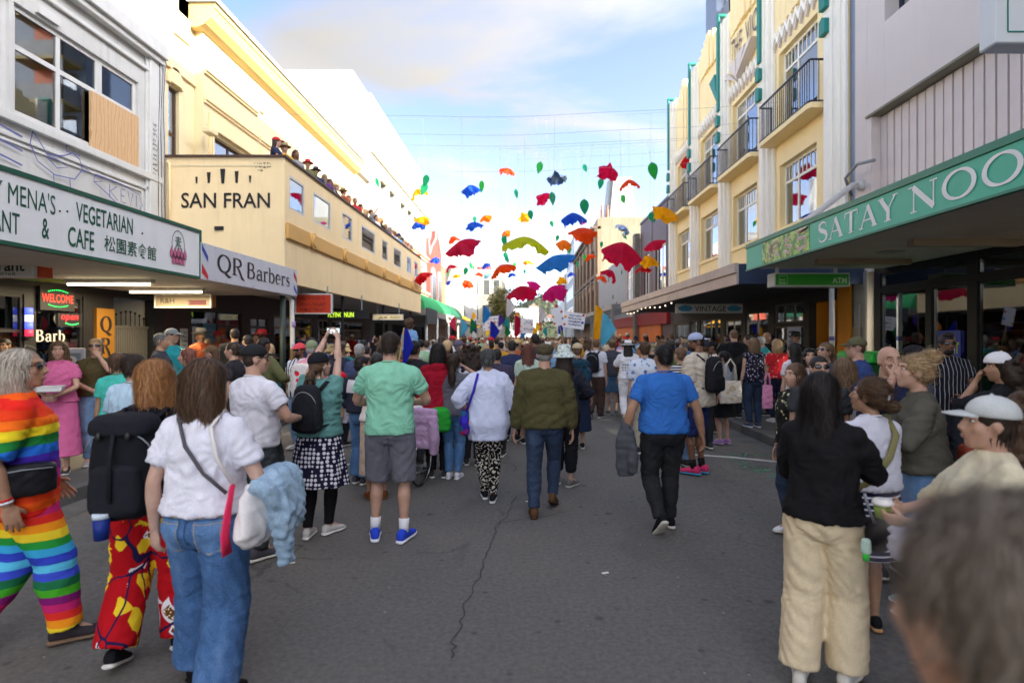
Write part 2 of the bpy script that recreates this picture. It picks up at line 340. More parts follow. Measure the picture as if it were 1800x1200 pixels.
def scribble(side,o,w,h,rows,mat,parent=None,name='lettering',seed=0,wd=.012,ext=.006,axes=None):
 """hand lettering too small to read: rows of quick pen strokes"""
 r=random.Random(seed);st=[]
 for i in range(rows):
  y=h*(1-(i+.5)/rows);x=w*(.03+.1*r.random());rh=h/rows*.33
  while x<w*(.86+.1*r.random()):
   n=r.randint(2,4);L=rh*r.uniform(.7,1.3)
   st.append(([(x+L*k/n+r.uniform(-.1,.1)*L,y+rh*r.uniform(-1,1))for k in range(n+1)],wd));x+=L*1.25
 return strokes_shape(st,side,o,mat,parent,name,ext,axes)
TS=bpy.data.scenes.new('workbench')
# ============================================================ ground, road, kerbs, hills
def asphalt():
 m,nt,b=_new('asphalt');v=_coord(nt)
 big=_noise(nt,v,.35,5,.6);mid=_noise(nt,v,3.0,6,.65,.4);fine=_noise(nt,v,140,3,.7);agg=_noise(nt,v,330,2,.6)
 col=_ramp(nt,big,[(.3,(0.102,0.096,0.092)),(.55,(0.127,0.121,0.115)),(.75,(0.153,0.145,0.139))])
 col=_mix(nt,.55,col,_ramp(nt,mid,[(.32,(0.084,0.081,0.078)),(.6,(0.141,0.135,0.128)),(.8,(0.165,0.158,0.150))]))
 col=_mix(nt,.5,col,_ramp(nt,fine,[(.35,(0.073,0.070,0.067)),(.62,(0.161,0.156,0.149))]))
 col=_mix(nt,_ramp(nt,agg,[(.64,(0,0,0)),(.74,(0.444,0.444,0.444))]),col,(0.275,0.267,0.249))
 n25=_noise(nt,v,28,4,.7);col=_mix(nt,.5,col,_ramp(nt,n25,[(.34,(.09,.083,.075)),(.5,(.145,.134,.122)),(.68,(.2,.186,.17))]))
 vo=nt.nodes.new('ShaderNodeTexVoronoi');vo.inputs['Scale'].default_value=1.6;nt.links.new(v,vo.inputs['Vector'])
 col=_mix(nt,_ramp(nt,vo.outputs['Distance'],[(.035,(.75,.75,.75)),(.075,(0,0,0))]),col,(.045,.043,.042))
 for sc_,r_,cc_ in ((5.5,.05,(.36,.35,.33)),(9,.045,(.3,.29,.27)),(17,.06,(.24,.235,.22))):
  vs=nt.nodes.new('ShaderNodeTexVoronoi');vs.inputs['Scale'].default_value=sc_;nt.links.new(v,vs.inputs['Vector'])
  col=_mix(nt,_ramp(nt,vs.outputs['Distance'],[(r_*.6,(.8,.8,.8)),(r_,(0,0,0))]),col,cc_)
 vd_=nt.nodes.new('ShaderNodeTexVoronoi');vd_.inputs['Scale'].default_value=4.3;nt.links.new(v,vd_.inputs['Vector'])
 col=_mix(nt,_ramp(nt,vd_.outputs['Distance'],[(.06,(.5,.5,.5)),(.12,(0,0,0))]),col,(.03,.03,.03))
 sm=_noise(nt,_coord(nt,(1,.5,1)),1.3,3,.6,.8)
 col=_mix(nt,_ramp(nt,sm,[(.6,(0,0,0)),(.72,(.4,.4,.4))]),col,(.085,.082,.079))
 v2=nt.nodes.new('ShaderNodeTexVoronoi');v2.feature='DISTANCE_TO_EDGE';v2.inputs['Scale'].default_value=.33
 wv=nt.nodes.new('ShaderNodeMixRGB');wv.blend_type='ADD';wv.inputs[0].default_value=.5
 nn=nt.nodes.new('ShaderNodeTexNoise');nn.inputs['Scale'].default_value=2.5;nn.inputs['Detail'].default_value=6;nt.links.new(v,nn.inputs[0])
 nt.links.new(v,wv.inputs[1]);nt.links.new(nn.outputs['Color'],wv.inputs[2]);nt.links.new(wv.outputs[0],v2.inputs['Vector'])
 gate=_ramp(nt,_noise(nt,v,.8,2),[(.52,(0,0,0)),(.6,(.6,.6,.6))])
 cr=_mix(nt,1,_ramp(nt,v2.outputs['Distance'],[(.0015,(1,1,1)),(.006,(0,0,0))]),gate,'MULTIPLY')
 col=_mix(nt,cr,col,(.035,.034,.033))
 nt.links.new(col,b.inputs['Base Color']);b.inputs['Roughness'].default_value=.82;b.inputs['Specular IOR Level'].default_value=.3
 ad=nt.nodes.new('ShaderNodeMath');ad.operation='ADD';nt.links.new(fine,ad.inputs[0]);nt.links.new(agg,ad.inputs[1])
 _bump(nt,b,ad.outputs[0],.5,.006)
 return m
def concrete_paving():
 m,nt,b=_new('footpath_paving');v=_coord(nt)
 n=_noise(nt,v,2.2,6,.65);f=_noise(nt,v,120,3,.6)
 col=_mix(nt,.4,_ramp(nt,n,[(.3,(.07,.067,.063)),(.7,(.12,.115,.108))]),_ramp(nt,f,[(.35,(.06,.058,.055)),(.65,(.14,.135,.13))]))
 nt.links.new(col,b.inputs['Base Color']);b.inputs['Roughness'].default_value=.85;_bump(nt,b,f,.3,.005);return m
M_ASPH,M_PAVE=asphalt(),concrete_paving()
M_KERB=paint('kerb_stone',(.12,.117,.113),.85,.3,3,.4,.3)
def ground():
 tag(MB().box(-900,900,-60,2500,-.4,-.06).build('ground',paint('far_ground',(.16,.17,.12),.9)),kind='structure')
 mb=MB();ys=np.concatenate([np.linspace(-14,20,35),np.linspace(25,170,30)]);xs=np.linspace(-5,4.1,14)
 V=[(x,y,-.03+.03*(1-((x+.45)/4.55)**2))for y in ys for x in xs];n=len(xs)
 F=[(i*n+j,i*n+j+1,(i+1)*n+j+1,(i+1)*n+j)for i in range(len(ys)-1)for j in range(n-1)]
 mb.add(V,F);road=tag(mb.build('road',M_ASPH,smooth=True),kind='structure')
 for nm,x0,x1 in (('footpath',-8.6,-5.16),('footpath',4.26,7.8)):
  tag(MB().box(x0,x1,-14,170,-.05,.12).build(nm,M_PAVE),kind='structure')
 for x0,x1 in ((-4.998,-4.62),(3.72,4.098)):
  V=[];ys2=np.arange(-12,60,.93);F=[]
  for y in ys2:V+=[(x,y,-.03+.03*(1-((x+.45)/4.55)**2)+.004)for x in (x0,x1)]
  F=[(2*i,2*i+1,2*i+3,2*i+2)for i in range(len(ys2)-1)];tag(MB().add(V,F).build('gutter',paint('gutter_concrete',(.135,.132,.126),.85,.35,2.5,.4,.4),fixn=False),kind='structure')
 for x0,x1 in ((-5.157,-5.0),(4.1,4.257)):
  k=MB().box(x0,x1,30,170,-.06,.125).build('kerb',M_KERB);tag(k,kind='structure')
  me=None;y=-2
  while y<29.9:
   if me is None:
    s=MB().box(x0,x1,0,1.592,-.06,.125).build('kerb_stone',M_KERB,k,bevel=.012);me=s.data
   else:
    s=bpy.data.objects.new('kerb_stone',me);COL.objects.link(s);s.parent=k
    b=s.modifiers.new('bevel','BEVEL');b.width=.012;b.segments=2
   s.location=(random.uniform(-.004,.004),y,random.uniform(-.006,.004));y+=1.6
 def sheet(name,pts,mat,z=.006):
  """flat marking over the crowned road"""
  V=[(x,y,-.03+.03*(1-((x+.45)/4.55)**2)+z)for x,y in pts]
  return MB().add(V,[tuple(range(len(V)))]).build(name,mat,road,fixn=False)
 Mw=paint('road_paint',(.62,.61,.58),.7,.3,9,.3,.35)
 def strip(name,pts,w,mat,z=.006):
  V=[];F=[]
  for i,(x,y)in enumerate(pts):
   a=pts[max(0,i-1)];c=pts[min(len(pts)-1,i+1)];dx,dy=c[0]-a[0],c[1]-a[1];L=math.hypot(dx,dy)+1e-9
   ww=w*(.5+random.random()*.5)if name=='crack' else w*.5
   for sg in (1,-1):
    X,Y=x-dy/L*ww*sg,y+dx/L*ww*sg;V.append((X,Y,-.03+.03*(1-((X+.45)/4.55)**2)+z))
   if i:F.append((2*i-2,2*i-1,2*i+1,2*i))
  return MB().add(V,F).build(name,mat,road,fixn=False)
 G=lambda px,py:(PX(px,GY(py)),GY(py))
 strip('bay_line',[G(1190,796),G(1290,802),G(1400,812)],.1,Mw)
 strip('bay_line',[(1.75,16.4),(3.9,16.3)],.1,Mw)
 strip('bay_line',[(-4.4,7.9),(-2.5,8.05)],.1,Mw)
 Mc=paint('crack_fill',(.06,.058,.055),.9)
 pts=[]
 for (x,y)in ((905,872),(893,905),(872,925),(868,950),(850,985),(842,1015),(818,1060),(808,1100),(797,1130),(795,1165)):pts.append(G(x,y))
 P2=[]
 for a,c in zip(pts[:-1],pts[1:]):
  for k in range(5):P2.append((a[0]+(c[0]-a[0])*k/5+random.uniform(-.018,.018),a[1]+(c[1]-a[1])*k/5))
 strip('crack',P2,.006,Mc)
 strip('crack',[(P2[9][0]+i*.09+random.uniform(-.02,.02),P2[9][1]+.05*i+random.uniform(-.05,.05))for i in range(9)],.005,Mc)
 Mg=paint('green_spray',(.05,.33,.17),.8,.5,30,.2)
 r=random.Random(4)
 for cx,cy,n,s in ((1105,782,9,22),(1300,806,8,26),(1330,826,5,16),(1355,833,4,12)):
  for k in range(n):
   x0=cx+r.uniform(-s,s);y0=cy+r.uniform(-s*.5,s*.5)
   strip('spray_mark',[G(x0,y0),G(x0+r.uniform(6,20),y0+r.uniform(-4,5)),G(x0+r.uniform(10,26),y0+r.uniform(-3,6))],.02,Mg,.005+.0004*k)
 Mlit=paint('scrap_paper',(.75,.74,.7),.8)
 for px,py in ((925,883),(1060,1010),(1010,760),(505,992)):
  x,y=G(px,py);sheet('litter',[(x,y),(x+.05,y+.02),(x+.045,y+.05),(x-.01,y+.03)],Mlit,.008)
ground()
def tree_leaves(name,parent,c,r,n,mat,seed=1,size=.12,squash=.8):
 """crown of leaf-sized faces in uneven clumps"""
 g=np.random.default_rng(seed);cl=g.normal(size=(26,3));cl/=np.linalg.norm(cl,axis=1)[:,None];cl*=(r*(.35+.62*g.random((26,1))))
 cl[:,2]*=squash;k=g.integers(0,26,n);P=np.array(c)+cl[k]+g.normal(size=(n,3))*r*.17
 d=g.normal(size=(n,3));d/=np.linalg.norm(d,axis=1)[:,None];e=np.cross(d,g.normal(size=(n,3)));e/=np.linalg.norm(e,axis=1)[:,None]+1e-9
 s=size*(.6+.8*g.random((n,1)))
 V=np.concatenate([P-d*s,P+e*s*.45,P+d*s,P-e*s*.45]);F=np.stack([np.arange(n),np.arange(n)+n,np.arange(n)+2*n,np.arange(n)+3*n],1)
 me=bpy.data.meshes.new(name);me.from_pydata(V.tolist(),[],F.tolist());me.materials.append(mat);me.update()
 o=bpy.data.objects.new(name,me);COL.objects.link(o);o.parent=parent;return o
def leafm(name,a,b_):
 m,nt,b=_new(name);g=nt.nodes.new('ShaderNodeNewGeometry');n=_noise(nt,_coord(nt),.6,3)
 col=_mix(nt,.5,_ramp(nt,g.outputs['Random Per Island'],[(0,mul(a,.55)),(.5,a),(1,b_)]),_ramp(nt,n,[(.35,mul(a,.7)),(.65,b_)]))
 nt.links.new(col,b.inputs['Base Color']);b.inputs['Roughness'].default_value=.6
 b.inputs['Transmission Weight'].default_value=0;return m
def hills():
 m,nt,b=_new('hill_bush');v=_coord(nt)
 n=_noise(nt,v,.045,7,.7);n2=_noise(nt,v,.25,4,.7)
 col=_mix(nt,.5,_ramp(nt,n,[(.35,(.018,.03,.011)),(.55,(.035,.05,.018)),(.7,(.07,.065,.03))]),_ramp(nt,n2,[(.3,(.014,.022,.009)),(.7,(.055,.06,.028))]))
 nt.links.new(col,b.inputs['Base Color']);b.inputs['Roughness'].default_value=.9
 g=np.random.default_rng(3);xs=np.linspace(-330,340,90);ys=np.linspace(520,900,24);V=[];n_=len(xs)
 for y in ys:
  for x in xs:
   t=min(1,max(0,(y-520)/230));ridge=33+9*math.sin(x*.018+.6)+5*math.sin(x*.05)+14*math.exp(-((x-30)/70)**2)-12*(x<-20)*min(1,(-20-x)/90)
   V.append((x,y,-2+ridge*t**.8+2.2*mnoise.noise((x*.06,y*.06,0))+1.3*mnoise.noise((x*.2,y*.2,5))))
 F=[(i*n_+j,i*n_+j+1,(i+1)*n_+j+1,(i+1)*n_+j)for i in range(len(ys)-1)for j in range(n_-1)]
 tag(MB().add(V,F).build('hill',m,smooth=True),kind='structure')
 lm=leafm('bush_leaf',(.03,.045,.015),(.06,.068,.026));N=9000
 k=g.integers(0,len(V),N);P=np.array(V)[k]+g.normal(size=(N,3))*np.array([4,6,1.2])+np.array([0,0,1.5])
 d=g.normal(size=(N,3));d/=np.linalg.norm(d,axis=1)[:,None];e=np.cross(d,g.normal(size=(N,3)));e/=np.linalg.norm(e,axis=1)[:,None];s=2.2*(.5+g.random((N,1)))
 Q=np.concatenate([P-d*s,P+e*s*.7,P+d*s,P-e*s*.7]);Fq=np.stack([np.arange(N)+q*N for q in range(4)],1)
 tag(MB().add(Q.tolist(),Fq.tolist()).build('hill_bush',lm,fixn=False),kind='stuff')
 wm=paint('house_white',(.3,.29,.28),.7);rm=paint('house_roof',(.3,.16,.12),.7);gm=paint('house_pane',(.06,.08,.1),.2)
 labs=['white house highest on the hill beyond the street','pale house on the green hill left of the far trees','small white house low on the hill slope','pale house on the hill right of the pink flower','white house half way up the hill with brown roof','house on the hill behind the far white building']
 for i,(x,y,z)in enumerate(((8,640,31),(-14,600,24),(24,575,17),(37,650,29),(17,610,22),(2,580,18))):
  t=thing('hill_house',labs[i],'house',(x,y,z),random.uniform(-.4,.4),'houses on the far hill')
  MB().box(-5,5,-4,4,0,5).build('wall',wm,t);MB().prism([(-5.6,5),(0,7.5),(5.6,5)],'y',-4.4,4.4).build('roof',rm,t)
  for sx in (-2.6,2.2):MB().box(sx-.9,sx+.9,-4.08,-3.99,1.6,3.6).build('window',gm,t)
hills()
def street_tree():
 t=thing('street_tree','yellow green street tree in the middle distance of the street','tree',(-2.9,78,0))
 bm=paint('bark',(.1,.075,.055),.9,.3,5,.4)
 mb=MB();mb.tube([(0,0,0),(.1,0,2),(0,.1,4.2)],[.2,.16,.12])
 g=random.Random(2)
 for k in range(9):
  a=k*.7;mb.tube([(0,.05,3+k*.25),(math.cos(a)*.9,math.sin(a)*.9,4.6+k*.3),(math.cos(a)*1.6,math.sin(a)*1.5,5.6+k*.33)],[.07,.045,.02],6)
 mb.build('trunk',bm,t,smooth=True)
 lm=leafm('street_leaf',(.075,.08,.016),(.2,.165,.035))
 tree_leaves('crown',t,(0,0,5.6),2.5,5200,lm,5,.17,1.05)
street_tree()
# ============================================================ left side of the street
M_WHT=paint('white_weatherboard',(.5,.5,.49),.62,.1,1.5,.2,.38)
M_WHT2=paint('white_trim',(.56,.56,.55),.5,.08,3,.1,.2)
M_GLASS=glassm();M_GLASSB=glassm('blue_glass',(.16,.24,.32),.42);M_GLASSD=glassm('dark_shop_glass',(.5,.52,.53),.1)
M_OLD=glassm('old_dusty_glass',(.62,.64,.66),.05)
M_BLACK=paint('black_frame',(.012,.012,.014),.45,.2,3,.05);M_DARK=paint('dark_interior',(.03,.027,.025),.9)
M_CREAM=paint('cream_plaster',srgb(236,212,166),.65,.07,.8,.12,.16)
M_CREAM2=paint('pale_cream_plaster',srgb(222,206,166),.65,.06,.9,.12,.1)
M_OCHRE=paint('ochre_trim',srgb(204,160,92),.6,.06,2,.1)
M_BRN=paint('brown_sash',srgb(76,56,46),.5,.15,3,.1)
M_SOF=paint('soffit',(.62,.6,.56),.7,.12,1.3,.1,.3)
M_STEEL=paint('grey_steel',(.27,.29,.31),.45,.1,3,.08,metallic=.15)
M_GRN=paint('shop_green',srgb(20,82,62),.5,.1,4,.05);M_PURP=paint('pen_blue',srgb(88,92,150),.6)
M_INK=paint('black_vinyl',(.015,.014,.014),.4)
M_LAMP=glow('tube_light',(1,.8,.48),1.6)
def white_shop():
 t=thing('shop_building','white two storey shop building with graffiti under plywood patched windows','building',(0,0,0));X=XL
 y0,y1=3.0,12.93
 ops=[(6.6,9.08,5.4,7.2),(9.16,12.1,5.4,7.2)]
 mb=wall(MB(),'x',X,-.3,y0,y1,3.3,8.05,ops);mb.box(X-9,X-.3,y0,y1,8.0,8.1)
 mb.box(X-9,X-.3,y1-.25,y1,0,8.2);mb.build('wall',M_WHT,t)
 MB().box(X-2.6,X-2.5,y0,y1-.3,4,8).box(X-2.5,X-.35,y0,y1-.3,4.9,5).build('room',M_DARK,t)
 window(t,-1,X,6.6,9.08,5.4,7.2,[8.0],[6.52],M_WHT2,M_OLD,.09,.06)
 window(t,-1,X,9.16,12.1,5.4,7.2,[10.1,11.02,11.1],[6.52],M_WHT2,M_OLD,.085,.06)
 cur=fabric('grey_curtain',(.27,.25,.235),.9);tan=paint('tan_blind',(.5,.28,.1),.8)
 for a,b_,m in ((9.22,10.02,cur),(10.3,10.6,cur),(6.7,8.95,tan)):
  n=40;ys=np.linspace(a,b_,n);V=[]
  for z in (5.42,7.1):
   for i,y in enumerate(ys):V.append((X-.28+.035*math.sin(i*1.35+.3*z)+.015*math.sin(i*.53),y+(.04*math.sin(i*.9)if z<6 else 0),z))
  MB().add(V,[(i,i+1,n+i+1,n+i)for i in range(n-1)]).build('curtain',m,t,smooth=True)
 pm,nt,b=_new('plywood');v=_coord(nt,(1,1,.35));w=nt.nodes.new('ShaderNodeTexWave');w.inputs['Scale'].default_value=3.2;w.inputs['Distortion'].default_value=9;w.inputs['Detail'].default_value=3;w.bands_direction='Y'
 nt.links.new(v,w.inputs[0]);nt.links.new(_ramp(nt,w.outputs[0],[(.1,(.45,.27,.13)),(.6,(.6,.4,.22)),(.95,(.5,.31,.16))]),b.inputs['Base Color']);b.inputs['Roughness'].default_value=.7
 MB().box(X+.005,X-.045,10.79,12.11,5.25,6.47).build('plywood_board',pm,t,bevel=.003)
 mb=MB()
 for z0,z1,d in ((7.98,8.27,.24),(7.86,7.98,.16),(7.56,7.64,.07),(5.22,5.36,.11),(4.98,5.06,.05),(3.56,3.78,.16),(3.9,3.97,.05)):
  mb.box(X+.001,X+d,y0,y1-.16,z0,z1)
 mb.build('cornice',M_WHT2,t,bevel=.012)
 MB().box(X,X+.05,12.3,12.36,3.4,7.9).box(X,X+.09,12.36,12.72,3.4,8.0).box(X,X+.06,12.72,12.93,3.4,8.1).build('pilaster',M_WHT2,t,bevel=.01)
 MB().box(X,X+.06,9.55,10.0,7.25,7.4).build('vent_box',M_WHT2,t)
 MB().box(X+.002,X+.035,6.2,12.2,4.0,4.04).box(X+.002,X+.035,6.2,12.2,4.9,4.94).box(X+.002,X+.035,12.16,12.2,4.04,4.9).build('panel_moulding',M_WHT2,t)
 wire=MB()
 for k in range(3):
  yy=12.62+.1*k;wire.tube([(X+.1+.012*math.sin(i*1.3+k),yy+.03*math.sin(i*.8+k),8.1-.45*i)for i in range(12)],.007,5)
 for k in range(9):wire.tube([(X+.12+.05*random.random(),12.5+random.random()*.35,3.45+random.random()*.15)for _ in range(4)],.009,5)
 wire.build('cable',M_INK,t)
 S=[]
 S.append(([(0,.95),(-.05,.65),(.1,.3),(.45,.12),(.9,.18),(1.08,.5),(1.02,.72),(.85,.82),(.7,.7),(.55,.62),(.3,.55),(.12,.8),(0,.95)],.022))
 S.append(([(.28,.48),(.5,.3),(.75,.42),(.5,.52),(.3,.5)],.02));S.append(([(.7,.95),(1.0,.98),(1.02,.82),(.7,.8),(.7,.95)],.02));S.append(([(1.06,.6),(1.3,.5),(1.08,.46)],.02))
 for x in (.42,.78):S.append(([(x,.14),(x+.02,-.12),(x-.1,-.2)],.02));S.append(([(x+.02,-.12),(x+.14,-.2)],.02))
 S.append(([(1.4,.5),(1.35,.3),(1.7,.1),(2.0,-.1),(2.6,-.18),(2.75,.1),(2.65,.38),(2.1,.5),(1.4,.5)],.02));S.append(([(1.4,.5),(1.6,.38),(1.38,.3)],.018))
 for pts in ([(1.78,.38),(1.78,.02)],[(1.98,.38),(1.8,.2),(2.0,.0)],[(2.22,.36),(2.1,.36),(2.1,.0),(2.24,0)],[(2.1,.18),(2.2,.18)],[(2.3,.36),(2.38,0),(2.46,.36)],[(2.56,.34),(2.56,0)]):S.append((pts,.02))
 for k in range(3):S.append(([(-1.0,.75-.32*k),(-.6,.8-.32*k),(-.2,.72-.32*k)],.03))
 strokes_shape([([(p[0]*.98,p[1]*.72+.2)for p in pts],w)for pts,w in S],'L',(X,9.45,4.33),M_PURP,t,'graffiti',.052)
 scribble('L',(X,12.42,5.2),.12,1.3,12,M_INK,t,'graffiti',5,.014,.095)
 MB().box(X-.01,X-.28,3,12.9,0,.0).build('threshold',M_DARK,t)if False else None
white_shop()
def left_shopfront():
 """ground floor of the white building, set just under its canopy"""
 t=thing('shopfront','black framed barber shopfront with lettered glass under the green and white canopy','shopfront',(0,0,0));X=XL
 ops=[(5.2,8.7,.5,2.75),(8.8,9.35,.12,2.5),(9.55,10.6,.7,2.55),(11.38,12.6,.12,2.6)]
 wall(MB(),'x',X,-.2,3,12.93,.12,3.3,ops).build('wall',M_BLACK,t)
 window(t,-1,X,9.55,10.6,.7,2.55,[],[],M_BLACK,M_GLASSD,.05,.02);window(t,-1,X,8.8,9.35,.12,2.5,[],[1.9],M_BLACK,M_GLASSD,.05,.02);window(t,-1,X,5.2,8.7,.5,2.75,[7.2],[2.2],M_BLACK,M_GLASSD,.05,.02)
 MB().box(X-3,X-2.9,3,12.9,0,3.3).box(X-3,X-.2,11.1,11.2,0,3.2).box(X-3,X-.2,12.7,12.9,0,3.2).build('back_wall',paint('shop_tan',srgb(190,172,140),.8),t)
 l_=bpy.data.lights.new('shop_lamp','AREA');l_.size=1.2;l_.energy=22;l_.color=(1,.84,.6);lo=bpy.data.objects.new('shop_lamp',l_);COL.objects.link(lo);lo.location=(X-1.6,9.8,3.1);lo.parent=t
 MB().box(X-2.2,X-1.0,9.7,9.9,3.12,3.16).build('ceiling_light',M_LAMP,t)
 MB().box(X-2.4,X-1.8,9.6,10.5,.12,1.2).build('counter',paint('shop_wood',(.12,.05,.03),.5),t)
 mb=MB()
 for k in range(22):mb.box(X-.16,X-.12,11.42+k*.053,11.455+k*.053,.15,1.98)
 mb.box(X-.17,X-.11,11.38,12.6,1.98,2.03);g=mb.build('gate',paint('gate_grey',(.13,.125,.115),.6,.2),t)
 sp=MB()
 for k in range(8):
  y=11.5+k*.14;h=.12+.16*math.sin(math.pi*(k+.5)/8);sp.tube([(X-.14,y,2.03),(X-.14,y,2.03+h)],.01,6);sp.ell((X-.14,y,2.05+h),.025,8,6)
 sp.build('spear_tops',M_BLACK,g)
 serif_text('QR','L',(X-.04,9.98,2.02),.42,.2,M_WHT2,t,'lettering');serif_text('Barb','L',(X-.04,9.6,1.72),.62,.2,M_WHT2,t,'lettering')
 MB().box(X-.05,X-.045,10.0,10.4,1.15,1.58).build('paper_notice',paint('paper',(.72,.7,.64),.8),t)
 scribble('L',(X-.044,10.03,1.2),.34,.34,4,M_INK,t,'print',9,.008,.002)
left_shopfront()
def canopy_left():
 t=thing('shop_canopy','flat white canopy over the vegetarian cafe and barber footpath','canopy',(0,0,0))
 MB().box(XL+.0,-5.28,2.5,12.9,2.74,2.9).build('soffit',M_SOF,t)
 MB().box(XL,-5.3,2.5,12.9,3.2,3.28).build('roof',M_STEEL,t)
 MB().box(-5.24,-5.2,12.0,12.88,2.69,2.74).build('lip',M_STEEL,t)
 MB().box(XL+.1,XL+.6,9.0,9.6,2.72,2.738).build('green_panel',paint('lime_panel',srgb(120,170,60),.6),t)
 for (Y,a,b_)in ((9.3,-7.5,-6.1),(10.9,-7.6,-6.17)):
  f=MB().box(a,b_,Y-.06,Y+.06,2.68,2.739).build('light_fitting',M_WHT2,t)
  MB().tube([(a+.03,Y-.03,2.655),(b_-.03,Y-.03,2.655)],.019,8).build('tube',M_LAMP,f,smooth=True)
 sp=bpy.data.lights.new('tube_glow','AREA');sp.shape='RECTANGLE';sp.size=1.4;sp.size_y=.05;sp.energy=16;sp.color=(1,.8,.5)
 for (Y,x)in ((9.3,-6.8),(10.9,-6.88)):
  lo=bpy.data.objects.new('tube_glow',sp);COL.objects.link(lo);lo.location=(x,Y,2.62);lo.parent=t
canopy_left()
def mena_sign():
 X=-5.2;z0,z1=2.76,3.45
 t=thing('fascia_sign','long white fascia sign with green vegetarian restaurant and cafe lettering','sign',(0,0,0))
 pan=paint('sign_white',srgb(228,231,234),.45,.06,2.5,.03,.12)
 MB().box(X-.07,X,2.6,6.8,z0,z1).build('panel',pan,t);MB().box(X-.07,X-.001,6.806,9.05,z0+.001,z1-.001).build('panel',pan,t)
 mb=MB().box(X-.09,X+.015,2.6,9.05,z1,z1+.05).box(X-.09,X+.015,2.6,9.05,z0-.04,z0).box(X-.09,X+.015,9.05,9.09,z0-.04,z1+.05);mb.build('frame',M_GRN,t)
 e=.004
 def put(s,a,b_,za,zb,**k):text(s,'L',(X,a,za),b_-a,zb-za,M_GRN,t,'lettering',e,**k)
 def yx(px):return 5.2*1000/(925-px)
 put("Y MENA'S",yx(-14),yx(97),3.14,3.36);put('RESTAURANT',4.92,yx(34),2.84,3.06,bold=.004);put('&',yx(73),yx(86),2.86,3.08,bold=.012)
 put('VEGETARIAN',yx(133),yx(233),3.14,3.36,bold=.012);put('CAFE',yx(119),yx(165),2.83,3.06,bold=.012)
 put('松園素食館',yx(183),yx(274),2.86,3.06,bold=.008)
 cy=yx(313)
 strokes_shape([(arc(0,.1,.15,.2,-20,200,22),.012)],'L',(X,cy,3.08),M_INK,t,'emblem',e)
 text('素','L',(X,cy-.08,3.1),.16,.2,M_GRN,t,'lettering',e)
 pk=paint('lotus_pink',srgb(205,110,150),.6)
 V=[];F=[]
 for k,(x,y,s)in enumerate(((-.16,0,.9),(-.08,.0,1),(0,0,1.1),(.08,0,1),(.16,0,.9),(-.12,-.09,.9),(-.04,-.09,1),(.04,-.09,1),(.12,-.09,.9))):
  b0=len(V);V+=[(x-.045*s,y),(x-.03*s,y-.07),(x+.03*s,y-.07),(x+.045*s,y),(x,y+.1*s)];F.append(tuple(range(b0,b0+5)))
 flat_shape(V,F,'L',(X,cy,3.04),pk,t,'lotus',e)
 strokes_shape([([(x-.045,y),(x-.03,y-.07),(x+.03,y-.07),(x+.045,y),(x,y+.1),(x-.045,y)],.008)for x,y in ((-.16,0),(-.08,0),(0,0),(.08,0),(.16,0),(-.12,-.09),(-.04,-.09),(.04,-.09),(.12,-.09))],'L',(X,cy,3.04),M_INK,t,'lotus_outline',e+.003)
 for px,z in ((105,3.2),(118,3.22),(250,3.2)):MB().ell((X,yx(px),z),.012,8,5).build('screw',M_INK,t)
mena_sign()
def qr_sign():
 X=-5.2;t=thing('fascia_sign','white fascia sign of the barbers with red and blue stripes','sign',(0,0,0));z0,z1=2.72,3.31
 def yx(px):return 5.2*1000/(925-px)
 a,b_=yx(351),yx(521)
 MB().box(X-.06,X+.02,a,b_,z0,z1).build('panel',paint('sign_grey',srgb(196,198,208),.45,.05,2,.03,.1),t,bevel=.004)
 rd=paint('barber_red',srgb(190,30,35),.5);bl=paint('barber_blue',srgb(35,65,165),.5);e=.024
 for m,q in ((bl,[(a+.02,z1-.02),(a+.2,z1-.2),(a+.2,z1-.3),(a+.02,z1-.12)][::1]),(rd,[(a+.02,z0+.26),(a+.2,z0+.08),(a+.2,z0+.0),(a+.02,z0+.1)]),(rd,[(b_-.2,z1-.04),(b_-.03,z1-.2),(b_-.03,z1-.3),(b_-.2,z1-.16)]),(bl,[(b_-.2,z0+.26),(b_-.03,z0+.1),(b_-.03,z0+.02),(b_-.2,z0+.14)])):
  flat_shape([(p[0],p[1])for p in q],[(0,1,2,3)],'L',(X,0,0),m,t,'stripe',e)
 dk=paint('sign_black_brown',srgb(34,24,26),.5)
 serif_text('QR','L',(X,yx(379),2.9),yx(427)-yx(379),.3,dk,t,'lettering',e,.02)
 serif_text('Barbers','L',(X,yx(431),2.89),yx(508)-yx(431),.3,dk,t,'lettering',e,.02)
 for k in range(12):
  for z in (z0+.03,z1-.03):MB().ell((X+.02,a+.1+k*(b_-a-.2)/11,z),.008,6,4).build('screw',M_STEEL,t)
qr_sign()
